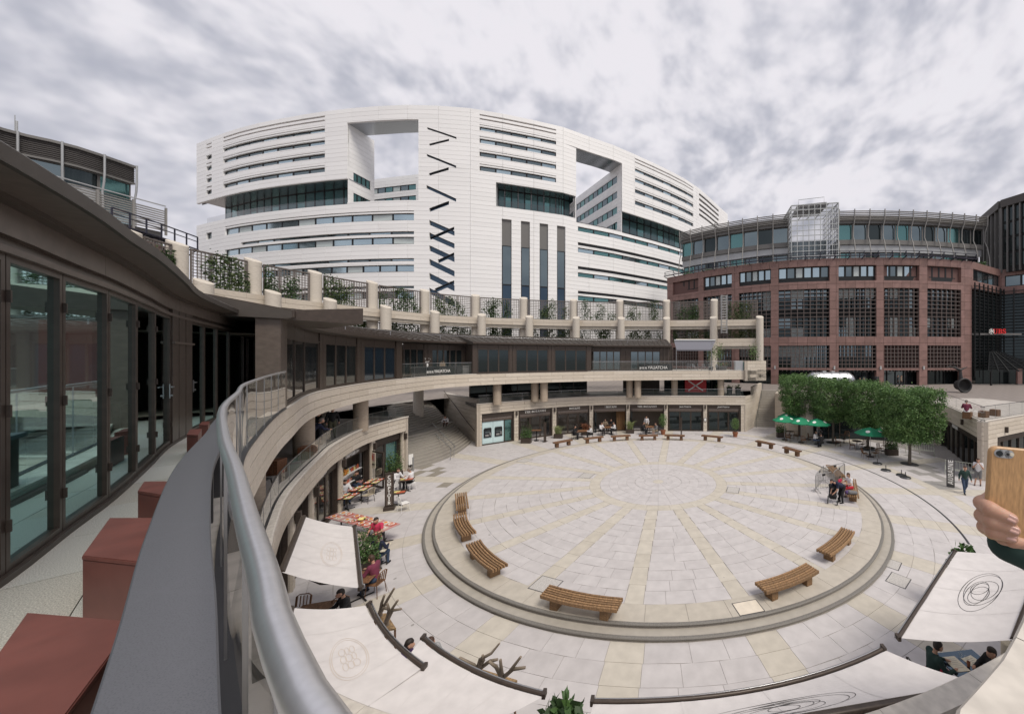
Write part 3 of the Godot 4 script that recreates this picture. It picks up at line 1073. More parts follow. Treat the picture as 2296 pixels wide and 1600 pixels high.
	balustrade(mbl, straight(pe + back * 0.25, pe + back * 3.2), 4.06, 0.72, 1.5, -0.14, M.steel, 0.04, 0.02)

	# ---- middle terrace, far side ----
	mb = MB.new()
	mb.sweep(MRR, rect(-6.5, MID - 0.3, -0.24, MID - 0.02))
	mkw(mb, "slab", M.soffit, md)
	mb = MB.new()
	mb.sweep(MRR, rect(-6.5, MID - 0.02, -0.24, MID))
	mkw(mb, "floor", M.midfloor, md)
	stone_band(md, MRR, 3.05, 3.98, 3, 2.2, 0.0, 0.24)
	mb = MB.new()
	mb.sweep(MRR, [Vector2(-0.24, 3.98), Vector2(0.04, 3.98), Vector2(0.05, 4.04), Vector2(0.02, 4.07), Vector2(-0.24, 4.07)])
	mkw(mb, "coping_stone", M.coping, md)
	var mbr := thing("glass_balustrade", "long glass balustrade above the row of brown shopfronts", "balustrade", MRR.at(8, -0.15, 4.05))
	balustrade(mbr, MRR.cut(0.2, MRR.length() - 0.2, 0.5), 4.06, 0.75, 2.0, -0.15, M.steel, 0.045, 0.03)

	# ---- back walls of the middle terrace ----
	var bw := setting("middle_back_wall", Vector3(-16, MID, -30))
	var upm := UR.off(-4.2)
	mb = MB.new()
	var wl := MRL.off(-5.6)
	wl = wl.cut(wl.length() * 0.25, wl.length() - 0.2)
	mb.sweep(wl, rect(-0.3, MID, 0.0, 5.98))
	mkw(mb, "back_wall", M.tan_wall, bw)
	for k in 8:
		var a := wl.length() * (k + 0.12) / 8.0
		var b := wl.length() * (k + 0.88) / 8.0
		mb = MB.new()
		mb.sweep(wl.cut(a, b), rect(0.0, MID + 0.1, 0.03, 5.7))
		mkw(mb, "shop_glass", M.glass_teal if k > 4 else M.glass_dark, bw)
		for j in 5:
			mb = MB.new()
			var s := lerpf(a, b, j / 4.0)
			mb.box(wl.at(s, 0.04, 4.8), Vector3(0.07, 1.8, 0.07), Basis(UP, wl.yaw(s)))
			mkw(mb, "mullion", M.bronze, bw)
	var wr := MRR.off(-5.6)
	for seg in [[0.02, 0.42, "glass_dark"], [0.56, 0.70, "bronze"], [0.72, 0.95, "glass_dark"]]:
		var c := wr.cut(wr.length() * seg[0], wr.length() * seg[1])
		mb = MB.new()
		mb.sweep(c, rect(-0.3, MID, 0.0, 5.98))
		mkw(mb, "shop_wall", M.tan_wall, bw)
		mb = MB.new()
		mb.sweep(c, rect(0.0, MID + 0.12, 0.03, 5.8))
		mkw(mb, "shop_glass", M[seg[2]], bw)
		var nn := int(c.length() / 1.5)
		for k in nn + 1:
			mb = MB.new()
			var s := c.length() * k / nn
			mb.box(c.at(s, 0.045, 4.9), Vector3(0.08, 1.9, 0.08), Basis(UP, c.yaw(s)))
			mkw(mb, "mullion", M.bronze, bw)

	# ---- columns between the middle and the upper terrace ----
	for px in [650, 737, 846, 1120, 1206, 1224, 1415, 1432, 1519, 1622]:
		var off := -1.5 if px in [1206, 1415, 1519] else -0.9
		var s: float = UR.s_px(px, 9.0)
		var q := UR.at(s, off, MID)
		column("round brown stone column holding up the upper terrace, %s counting from the near end" % nth([650, 737, 846, 1120, 1206, 1224, 1415, 1432, 1519, 1622].find(px)), q, 0.38, 5.92, "colbrown", "columns below the upper terrace", 3)
	column("tall round stone column rising from the curved stairs", W(938, 972, 0.9) + Vector3(0, -0.9 + 0.6, 0), 0.44, 5.92, "colstone", "", 7)

	# ---- street level wall seen below the slab at the far left and the stairs beyond ----
	make_stairs()
	make_right_corner()

func make_stairs() -> void:
	# the curved flight between the two halves of the ring
	var st := setting("curved_stairs", W(985, 1010, 0))
	var a0 := MRL.at(MRL.length(), 0, 0) + Vector3(0.15, 0, 0.0)       # near cheek, at the plaza
	var b0 := W(1056, 992, 0)
	var steps := 24
	var rise := MID / steps
	var dirv := (Vector3(-27.0, 0, -38.5) - (a0 + b0) * 0.5)
	dirv.y = 0
	dirv = dirv.normalized()
	for k in steps:
		var fwd := k * 0.36 + (1.3 if k >= 11 else 0.0)
		var w := 1.0 - 0.018 * k
		var mid := (a0 + b0) * 0.5 + dirv * fwd
		var half := (b0 - a0) * 0.5 * w
		var bow := 1.25 * (1.0 - k / 30.0)
		var pts := []
		for j in 9:
			var u := j / 4.0 - 1.0
			var q := mid + half * u - dirv * bow * (1.0 - u * u)
			pts.append(Vector2(q.x, q.z))
		var pth := Pth.new(pts, 0.5, false)
		var mb := MB.new()
		mb.sweep(pth, rect(-2.2 if k == 10 else -1.0, k * rise - 0.02, 0.0, (k + 1) * rise))
		mkw(mb, "step", M.stair, st)
		mb = MB.new()
		mb.sweep(pth, rect(-0.13, (k + 1) * rise, 0.004, (k + 1) * rise + 0.005))
		mkw(mb, "nosing_strip", M.stair_nose, st)
	# cheek wall on the far side and the sloping wall that carries the handrail
	var ck := setting("stair_wall", b0)
	var c0 := MRR.at(0, 0, 0)
	stone_band(ck, straight(Vector3(c0.x - 0.9, 0, c0.z - 1.6), c0), 0.0, 3.98, 11, 1.5, 0.0, 0.3)
	var w0 := W(1052, 988, 0)
	w0 = Vector3(c0.x - 0.9, 0, c0.z - 1.6)
	stone_band(ck, straight(w0 + dirv * 9.0, w0), 0.0, 4.25, 11, 1.6, 0.0, 0.35)
	var mb := MB.new()
	mb.sweep(straight(w0 + dirv * 9.0, w0), [Vector2(-0.35, 4.25), Vector2(0.03, 4.25), Vector2(0.03, 4.33), Vector2(-0.35, 4.33)])
	mkw(mb, "coping_stone", M.coping, ck)
	# handrails
	for h in [[W(941, 960, 1.2), W(1010, 1030, 0.05), "short"], [W(955, 955, 1.4), W(1018, 1023, 0.05), "long"]]:
		var t := thing("handrail", "slim steel handrail on posts running down the curved stairs" if h[2] == "short" else "second steel handrail close beside the first on the curved stairs", "handrail", h[1])
		var a: Vector3 = h[0] + UP * 0.95
		var b: Vector3 = h[1] + UP * 0.95
		mb = MB.new()
		mb.tube([a, b, b + (b - a).normalized() * 0.3 - UP * 0.1], 0.028, 8)
		mkw(mb, "rail", M.steel, t)
		for k in 4:
			mb = MB.new()
			var q := a.lerp(b, k / 3.0)
			mb.tube([q, q - UP * 0.97], 0.024, 8)
			mkw(mb, "post", M.steel, t)
	var t := thing("handrail", "dark handrail fixed to the stone wall of the curved stairs", "handrail", w0)
	mb = MB.new()
	var nn := Vector3(-dirv.z, 0, dirv.x)
	if nn.x > 0: nn = -nn
	mb.tube([w0 + nn * 0.12 + UP * 1.2, w0 + dirv * 2.0 + nn * 0.12 + UP * 1.9, w0 + dirv * 8.6 + nn * 0.12 + UP * 4.6], 0.03, 8)
	mkw(mb, "rail", M.bronze, t)
	for k in 4:
		mb = MB.new()
		var q := (w0 + dirv * 2.0 + nn * 0.12 + UP * 1.9).lerp(w0 + dirv * 8.6 + nn * 0.12 + UP * 4.6, k / 3.0)
		mb.tube([q, q - nn * 0.12], 0.015, 6)
		mkw(mb, "bracket", M.bronze, t)

func make_right_corner() -> void:
	# narrow straight stairs beside the far shopfronts
	var st := setting("narrow_stairs", W(1715, 955, 0))
	var a := W(1690, 957, 0)
	var b := W(1738, 958, 0)
	var run := Vector3(2.6, 0, -5.8)
	var steps := 22
	for k in steps:
		var f := float(k) / steps
		if k >= 10: f = float(k + 2) / (steps + 2)
		var mb := MB.new()
		var c := (a + b) * 0.5 + run * f
		var half := (b - a) * 0.5
		var nd := run.normalized()
		var pth := Pth.new([Vector2(c.x - half.x, c.z - half.z), Vector2(c.x + half.x, c.z + half.z)], 1.0, false)
		mb.sweep(pth, rect(-0.9, MID * k / steps - 0.02, 0.0, MID * (k + 1) / steps))
		mkw(mb, "step", M.stair, st)
		mb = MB.new()
		mb.sweep(pth, rect(-0.1, MID * (k + 1) / steps, 0.003, MID * (k + 1) / steps + 0.005))
		mkw(mb, "nosing_strip", M.stair_nose, st)
	var wl := setting("stair_wall", a)
	# side of the shop block, rising with the steps
	var e := MRR.at(MRR.length(), 0, 0)
	stone_band(wl, straight(Vector3(e.x, 0, e.z), a + Vector3(0.1, 0, 0)), 0.0, 3.98, 11, 1.4, 0.0, 0.3)
	stone_band(wl, straight(a + Vector3(0.0, 0, 0.02), a + run * 1.08), 0.0, 4.9, 12, 1.6, 0.0, 0.35)
	# wall on the other side of the steps
	stone_band(wl, straight(b + run * 1.0, b + Vector3(0, 0, 0.0)), 0.0, 4.12, 11, 1.6, -0.0, 0.3)
	stone_band(wl, straight(b, Vector3(15.6, 0, -37.9)), 0.0, 4.12, 11, 1.6, 0.0, 0.3)
	var t := thing("handrail", "slim handrail climbing the narrow straight stairs beside the shopfronts", "handrail", a)
	var mb := MB.new()
	mb.tube([a + Vector3(0.25, 0.95, 0.3), a + run * 0.45 + Vector3(0.25, 2.6, 0.0), a + run * 0.55 + Vector3(0.25, 2.7, 0), a + run + Vector3(0.25, 4.9, 0)], 0.03, 8)
	mkw(mb, "rail", M.steel_dark, t)
	for k in 5:
		var q := (a + Vector3(0.25, 0.95, 0.3)).lerp(a + run + Vector3(0.25, 4.9, 0), k / 4.0)
		mb = MB.new()
		mb.tube([q, q - UP * 0.95], 0.02, 6)
		mkw(mb, "post", M.steel_dark, t)
	# stone corner of the bar below street level, with its glass rail
	var cr := setting("corner_wall", W(2205, 1080, 0))
	var c := Vector3(22.3, 0, -24.5)
	var p1 := Vector3(27.2, 0, -34.3)
	var p2 := Vector3(40.0, 0, -33.4)
	var l1 := straight(p1, c)
	var l2 := straight(c, p2)
	stone_band(cr, l1, 2.75, 4.0, 4, 1.9, 0.0, 0.3)
	stone_band(cr, l2, 2.75, 4.0, 4, 1.9, 0.0, 0.3)
	for l in [l1, l2]:
		mb = MB.new()
		mb.sweep(l, [Vector2(-0.3, 4.0), Vector2(0.03, 4.0), Vector2(0.04, 4.06), Vector2(0.01, 4.09), Vector2(-0.3, 4.09)])
		mkw(mb, "coping_stone", M.coping, cr)
	stone_band(cr, l1.cut(l1.length() - 1.0, l1.length()), 0.0, 2.75, 8, 0.9, 0.0, 0.3)
	stone_band(cr, l2.cut(0, 2.2), 0.0, 2.75, 8, 1.1, 0.0, 0.3)
	var bl := thing("glass_balustrade", "glass rail with dark top on the stone corner above the bar", "balustrade", c + UP * 4.0)
	balustrade(bl, l1, 4.09, 0.95, 2.2, -0.12, M.steel_dark, 0.03, 0.03)
	balustrade(bl, l2, 4.09, 0.95, 2.2, -0.12, M.steel_dark, 0.03, 0.03)
	# glazing of the bar
	var sh := setting("bar_front", c)
	for l in [l1.cut(0.2, l1.length() - 1.0), l2.cut(2.2, l2.length())]:
		mb = MB.new()
		mb.sweep(l, rect(-0.2, 2.35, -0.06, 2.75))
		mkw(mb, "fascia", M.bronze_black, sh)
		mb = MB.new()
		mb.sweep(l, rect(-0.3, 0.0, -0.26, 2.35))
		mkw(mb, "glass", M.glass_dark, sh)
		var nn := int(l.length() / 1.3)
		for k in nn + 1:
			mb = MB.new()
			var s: float = l.length() * k / nn
			mb.box(l.at(s, -0.22, 1.18), Vector3(0.07, 2.34, 0.1), Basis(UP, l.yaw(s)))
			mkw(mb, "mullion", M.bronze, sh)
	var sx := l1.length() * 0.40
	text_part("AUBAINE", 0.26, M.sign_white, sh, facing(l1.at(sx, -0.03, 2.55), l1.nrm(sx)))
	sconce(W(2167, 960, 3.35) * Vector3(0, 1, 0) + l1.at(l1.length() * 0.62, 0.0, 0), l1.nrm(1), "brown box light on the stone wall above the bar sign")
	sconce(UP * 3.2 + l2.at(3.4, 0.0, 0), l2.nrm(1), "brown box light round the stone corner near the held phone")
	# behind everything: the ground floor room fronts stay dark
	mb = MB.new()
	mb.sweep(Pth.new([p1 + Vector3(1.5, 0, -1), c + Vector3(2.5, 0, -1.5), p2 + Vector3(0, 0, -2)].map(func(q): return Vector2(q.x, q.z)), 1, false), rect(-0.1, 0, 0.0, 3.8))
	mkw(mb, "room_wall", M.room, sh)

func frame_bars(mb: MB, path: Pth, s0: float, s1: float, y0: float, y1: float, o: float, w: float, dep: float) -> void:
	mb.sweep(path.cut(s0, s1, 0.5), rect(o - dep, y0, o, y0 + w))
	mb.sweep(path.cut(s0, s1, 0.5), rect(o - dep, y1 - w, o, y1))
	mb.sweep(path.cut(s0, s0 + w, 0.5), rect(o - dep, y0 + w, o, y1 - w))
	mb.sweep(path.cut(s1 - w, s1, 0.5), rect(o - dep, y0 + w, o, y1 - w))

func glazed_leaf(parent: Node3D, path: Pth, s0: float, s1: float, y0: float, y1: float, o: float, fm, gm, called := "door", w := 0.06) -> MeshInstance3D:
	var mb := MB.new()
	frame_bars(mb, path, s0, s1, y0, y1, o, w, 0.06)
	var d := mkw(mb, called, fm, parent)
	mb = MB.new()
	var g := path.cut(s0 + w * 0.8, s1 - w * 0.8, 2.0)
	mb.sweep(g, [Vector2(o - 0.03, y0 + w * 0.8), Vector2(o - 0.03, y1 - w * 0.8)], false, false)
	mkw(mb, "glass", gm, d)
	return d

func make_near_pavilion() -> void:
	var pv := thing("glass_pavilion", "dark bronze restaurant pavilion with folding glass doors beside the oxblood stools", "pavilion", PV1.at(3.0, 0, FLOOR))
	var mb := MB.new()
	var L := PV1.length()
	var head := 9.26
	var edges := [0.15, 1.2]
	for px in [12, 140, 243, 306, 348, 382]:
		edges.append(PV1.s_px(px))
	for i in edges.size() - 1:
		var d := glazed_leaf(pv, PV1, edges[i] + 0.006, edges[i + 1] - 0.006, FLOOR + 0.05, head, 0.0, M.bronze, M.coated, "door", 0.052)
		for hy in [7.25, 8.1, 8.95]:
			mb = MB.new()
			mb.box(PV1.at(edges[i + 1], 0.012, hy), Vector3(0.02, 0.09, 0.02), Basis(UP, PV1.yaw(edges[i + 1])))
			mkw(mb, "hinge", M.bronze_black, d)
		if i == edges.size() - 2:
			lever(d, PV1, edges[i + 1] - 0.1, 7.95)
	var pa := PV1.s_px(382)
	var pb := PV1.s_px(428)
	for k in 3:
		mb = MB.new()
		var a := lerpf(pa, pb, k / 3.0)
		var b := lerpf(pa, pb, (k + 1) / 3.0)
		mb.sweep(PV1.cut(a + 0.02, b - 0.02), rect(-0.1, FLOOR, 0.02, 9.6))
		mkw(mb, "pilaster", M.bronze, pv)
	mb = MB.new()
	mb.sweep(PV1.cut(pa, pb), rect(-0.1, FLOOR, -0.02, 9.6))
	mkw(mb, "pilaster_back", M.bronze, pv)
	mb = MB.new()
	mb.sweep(PV1.cut(pa, pb), rect(0.02, 8.75, 0.05, 8.79))
	mkw(mb, "pilaster_rail", M.bronze_pale, pv)
	var e2 := []
	for px in [428, 458, 487, 515, 547]:
		e2.append(PV1.s_px(px))
	for i in e2.size() - 1:
		var d := glazed_leaf(pv, PV1, e2[i] + 0.006, e2[i + 1] - 0.006, FLOOR + 0.05, head, 0.0, M.bronze, M.coated, "door", 0.052)
		if i == 0: lever(d, PV1, e2[0] + 0.12, 7.95)
	mb = MB.new()
	mb.sweep(PV1, rect(-0.12, FLOOR, 0.03, FLOOR + 0.05))
	mkw(mb, "threshold", M.bronze_black, pv)
	# head of the doors: track, recess with shade put into its darker bronze, fascia, eaves
	mb = MB.new()
	mb.sweep(PV1, [Vector2(-0.15, head), Vector2(0.035, head), Vector2(0.035, head + 0.05), Vector2(0.015, head + 0.06), Vector2(-0.15, head + 0.06)])
	mkw(mb, "door_track", M.bronze_pale, pv)
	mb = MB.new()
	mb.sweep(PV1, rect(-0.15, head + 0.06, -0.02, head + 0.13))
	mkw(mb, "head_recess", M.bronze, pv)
	var nf := 7
	for k in nf:
		mb = MB.new()
		mb.sweep(PV1.cut(L * k / nf + 0.003, L * (k + 1) / nf - 0.003, 0.4), rect(-0.15, head + 0.13, 0.03, 9.60))
		mkw(mb, "fascia_panel", M.bronze_pale, pv)
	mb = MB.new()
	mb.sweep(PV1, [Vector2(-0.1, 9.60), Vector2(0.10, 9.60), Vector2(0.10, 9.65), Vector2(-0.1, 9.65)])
	mkw(mb, "eaves_shade_strip", M.bronze, pv)  # darker bronze strip stands in for the shade below the eaves
	var roof := MB.new()
	roof.sweep(PV1, [Vector2(0.08, 9.64), Vector2(0.31, 9.66), Vector2(0.31, 9.68), Vector2(-0.1, 9.68)])
	mkw(roof, "soffit", M.bronze_pale, pv)
	roof = MB.new()
	roof.sweep(PV1, [Vector2(0.31, 9.66), Vector2(0.35, 9.655), Vector2(0.36, 9.755), Vector2(0.34, 9.775), Vector2(-5.5, 10.45), Vector2(-5.5, 10.25), Vector2(0.2, 9.685)])
	mkw(roof, "roof", M.roof, pv)
	mb = MB.new()
	for k in int(L / 0.5):
		var s := k * 0.5
		mb.bar(PV1.at(s, 0.3, 9.79), PV1.at(s, -5.0, 10.40), 0.03, 0.04)
	mkw(mb, "roof_seams", M.roof, pv).set_meta("kind", "stuff")
	# room behind the doors
	var rm := setting("pavilion_room", PV1.at(4.0, -2.5, FLOOR))
	mb = MB.new()
	mb.sweep(PV1, rect(-5.4, FLOOR - 0.05, -0.1, FLOOR + 0.004))
	mkw(mb, "floor", M.terrace_b, rm)
	mb = MB.new()
	mb.sweep(PV1, rect(-5.6, FLOOR, -5.4, 10.3))
	mkw(mb, "wall", M.tan_wall, rm)
	mb = MB.new()
	mb.sweep(PV1, rect(-5.4, 9.5, -0.15, 9.6))
	mkw(mb, "ceiling", M.soffit, rm)
	for i in 6:
		var s := 1.5 + i * 1.75
		dark_table(PV1.at(s, -1.2, FLOOR), PV1.yaw(s), i)
	# the return that closes the pavilion where the next one steps forward to the edge
	var q0 := PV1.at(L, 0, 0)
	var q1 := UR.at(UR.s_px(632, 8.0), -0.12, 0)
	var rt := straight(q0, q1)
	var d := glazed_leaf(pv, rt, 0.05, rt.length() - 0.3, FLOOR + 0.05, 9.2, 0.0, M.bronze, M.glass_dark, "side_window", 0.08)
	mb = MB.new()
	mb.sweep(rt, rect(-0.12, 9.2, 0.02, 9.6))
	mkw(mb, "side_fascia", M.bronze_pale, pv)
	mb = MB.new()
	mb.sweep(rt, [Vector2(-0.2, 9.58), Vector2(0.2, 9.62), Vector2(0.25, 9.78), Vector2(-2.0, 10.1), Vector2(-2.0, 9.58)])
	mkw(mb, "side_eaves", M.bronze, pv)

func lever(parent: Node3D, path: Pth, s: float, y: float) -> void:
	var mb := MB.new()
	var a := path.at(s, 0.05, y)
	var b := path.at(s - 0.13, 0.05, y)
	mb.tube([path.at(s, 0.0, y), a, b], 0.012, 8)
	mb.box(path.at(s, 0.008, y - 0.08), Vector3(0.045, 0.26, 0.012), Basis(UP, path.yaw(s)))
	mb.tube([path.at(s, 0.0, y - 0.16), path.at(s, 0.04, y - 0.16)], 0.018, 8)
	mkw(mb, "handle", M.steel, parent)

func dark_table(at: Vector3, yaw: float, i: int) -> void:
	var said := ["first", "second", "third", "fourth", "fifth", "sixth"]
	stamp("dark_table", func(t: Node3D):
		var mb := MB.new()
		mb.box(Vector3(0, 0.72, 0), Vector3(0.8, 0.05, 0.75), Basis(), 0.008)
		mk(mb, "table_top", M.dark_wood, t)
		for x in [-0.36, 0.36]:
			mb = MB.new()
			mb.box(Vector3(x, 0.35, 0), Vector3(0.06, 0.7, 0.7))
			mk(mb, "leg", M.dark_wood, t)
		, "dining_table", "dark wooden table behind the folding glass doors, %s along the room" % said[i], "table", at, yaw, "tables inside the glass pavilion")
	var off := Vector3(sin(yaw), 0, cos(yaw))
	var side := Vector3(off.z, 0, -off.x)
	stamp("inside_chair", func(t: Node3D):
		var mb := MB.new()
		mb.box(Vector3(0, 0.45, 0), Vector3(0.46, 0.08, 0.46), Basis(), 0.02)
		mk(mb, "seat", M.leaf_pale, t)
		mb = MB.new()
		mb.box(Vector3(0, 0.68, -0.2), Vector3(0.44, 0.42, 0.06), Basis(Vector3.RIGHT, -0.15), 0.02)
		mk(mb, "backrest", M.leaf_pale, t)
		for q in [Vector2(-0.2, -0.2), Vector2(0.2, -0.2), Vector2(-0.2, 0.2), Vector2(0.2, 0.2)]:
			mb = MB.new()
			mb.tube([Vector3(q.x, 0.42, q.y), Vector3(q.x * 1.1, 0.0, q.y * 1.1)], 0.016, 6)
			mk(mb, "leg", M.black, t)
		, "dining_chair", "pale olive chair at the %s dark table behind the folding glass doors" % said[i], "chair", at - side * 0.75, yaw + PI / 2, "chairs inside the glass pavilion")

func glass_front(pv: Node3D, path: Pth, o: float, modules: Array, y0: float, head: float, top: float, room_mat) -> void:
	# modules: [px0, px1, leaves]; posts fill what lies between
	var mb := MB.new()
	for i in modules.size():
		var a := path.s_px(modules[i][0], 6.0)
		var b := path.s_px(modules[i][1], 6.0)
		var n: int = modules[i][2]
		for k in n:
			glazed_leaf(pv, path, lerpf(a, b, float(k) / n) + 0.004, lerpf(a, b, float(k + 1) / n) - 0.004, y0 + 0.08, head, o, M.bronze, modules[i][3], "window", 0.055)
			mb = MB.new()
			mb.sweep(path.cut(lerpf(a, b, float(k) / n) + 0.01, lerpf(a, b, float(k + 1) / n) - 0.01, 0.6), rect(o - 0.1, head + 0.05, o - 0.01, top))
			mkw(mb, "header_panel", M.bronze, pv)
		if i > 0:
			var a0 := path.s_px(modules[i - 1][1], 6.0)
			for k in 2:
				mb = MB.new()
				mb.sweep(path.cut(lerpf(a0, a, k * 0.5) + 0.015, lerpf(a0, a, k * 0.5 + 0.5) - 0.015, 0.6), rect(o - 0.12, y0, o + 0.03, top))
				mkw(mb, "post", M.bronze, pv)
			mb = MB.new()
			mb.sweep(path.cut(a0, a, 0.6), rect(o - 0.14, y0, o - 0.03, top))
			mkw(mb, "post_back", M.bronze, pv)
	var s0 := path.s_px(modules[0][0], 6.0)
	var s1 := path.s_px(modules[-1][1], 6.0)
	mb = MB.new()
	mb.sweep(path.cut(s0 - 0.1, s1 + 0.1, 0.4), rect(o - 0.15, head, o + 0.02, head + 0.05))
	mkw(mb, "head", M.bronze, pv)
	mb = MB.new()
	mb.sweep(path.cut(s0 - 0.1, s1 + 0.1, 0.4), rect(o - 0.15, y0 - 0.02, o + 0.04, y0 + 0.08))
	mkw(mb, "sill", M.bronze, pv)
	mb = MB.new()
	mb.sweep(path.cut(s0, s1, 1.0), rect(o - 3.2, y0, o - 3.1, top))
	mb.sweep(path.cut(s0, s1, 1.0), rect(o - 3.1, y0 - 0.01, o - 0.15, y0 + 0.02))
	mb.sweep(path.cut(s0, s1, 1.0), rect(o - 3.1, head + 0.02, o - 0.15, head + 0.04))
	mkw(mb, "room", room_mat, pv)

func roof_over(pv: Node3D, path: Pth, eo: float, y: float) -> void:
	var mb := MB.new()
	mb.sweep(path, [Vector2(eo - 0.12, y - 0.14), Vector2(eo, y - 0.1), Vector2(eo, y + 0.08), Vector2(eo - 0.06, y + 0.1), Vector2(-4.6, y + 0.98), Vector2(-4.6, y - 0.14)])
	mkw(mb, "roof", M.roof, pv)
	mb = MB.new()
	mb.sweep(path, [Vector2(eo + 0.005, y - 0.09), Vector2(eo + 0.05, y - 0.07), Vector2(eo + 0.05, y + 0.09), Vector2(eo + 0.005, y + 0.09)])
	mkw(mb, "gutter", M.bronze, pv)
	mb = MB.new()
	var n := int(path.length() / 0.55)
	var k0 := 0.88 / (4.54 + eo)
	for k in n:
		var s := (k + 0.5) * path.length() / n
		mb.bar(path.at(s, eo - 0.05, y + 0.12), path.at(s, -4.4, y + 0.12 + k0 * (4.35 + eo)), 0.035, 0.05)
	mkw(mb, "roof_seams", M.bronze, pv).set_meta("kind", "stuff")
	mb = MB.new()
	for j in 7:
		var o := lerpf(eo - 0.5, -4.2, j / 6.0)
		mb.sweep(path, rect(o - 0.02, y + 0.1 + k0 * (eo - 0.06 - o) - 0.01, o + 0.02, y + 0.1 + k0 * (eo - 0.06 - o) + 0.022))
	mkw(mb, "roof_laps", M.roof, pv).set_meta("kind", "stuff")

func cjk(parent: Node3D, tf: Transform3D, hgt: float) -> void:
	# three square characters drawn as strokes on a 10 x 10 grid
	var glyphs := [[[1, 9, 9, 9], [5, 10, 5, 9], [1, 9, 0.5, 0], [2.5, 7, 8.5, 7], [2, 5.6, 9.4, 5.6], [5.5, 8.4, 5.5, 3.4], [3, 4.2, 8.5, 4.2], [3.4, 2.8, 8, 2.8], [3.4, 2.8, 3.4, 0], [8, 2.8, 8, 0], [3.4, 0.2, 8, 0.2], [8.4, 8.3, 8.4, 4.2]],
		[[0.5, 8.6, 9.5, 8.6], [3, 10, 3, 7.4], [7, 10, 7, 7.4], [5, 7.8, 0.6, 4.6], [5, 7.8, 9.4, 4.6], [2, 4.2, 8, 4.2], [5, 5.8, 5, 0], [4.8, 3.8, 1.6, 0.8], [5.2, 3.8, 8.4, 0.8]],
		[[0.5, 8.8, 9.5, 8.8], [3, 10, 3, 7.6], [7, 10, 7, 7.6], [2.6, 7, 0.6, 3.4], [2.2, 6, 4.4, 6], [4.4, 6, 1.0, 0.2], [2, 4.2, 3.2, 2.8], [5.6, 6.4, 8.8, 6.4], [8.8, 6.4, 8.8, 3.4], [5.6, 6.4, 5.6, 0.6], [5.6, 0.4, 9.4, 0.4], [9.4, 0.4, 9.4, 1.8], [7, 3.4, 8.8, 3.4]]]
	for i in 3:
		var mb := MB.new()
		for s in glyphs[i]:
			var k := hgt / 10.0
			var a := Vector3(s[0] * k + i * hgt * 1.15, s[1] * k, 0)
			var b := Vector3(s[2] * k + i * hgt * 1.15, s[3] * k, 0)
			mb.bar(tf * a, tf * b, hgt * 0.075, 0.02, tf.basis.y if absf((b - a).y) < absf((b - a).x) else tf.basis.x)
		mkw(mb, "character", M.sign_white, parent)

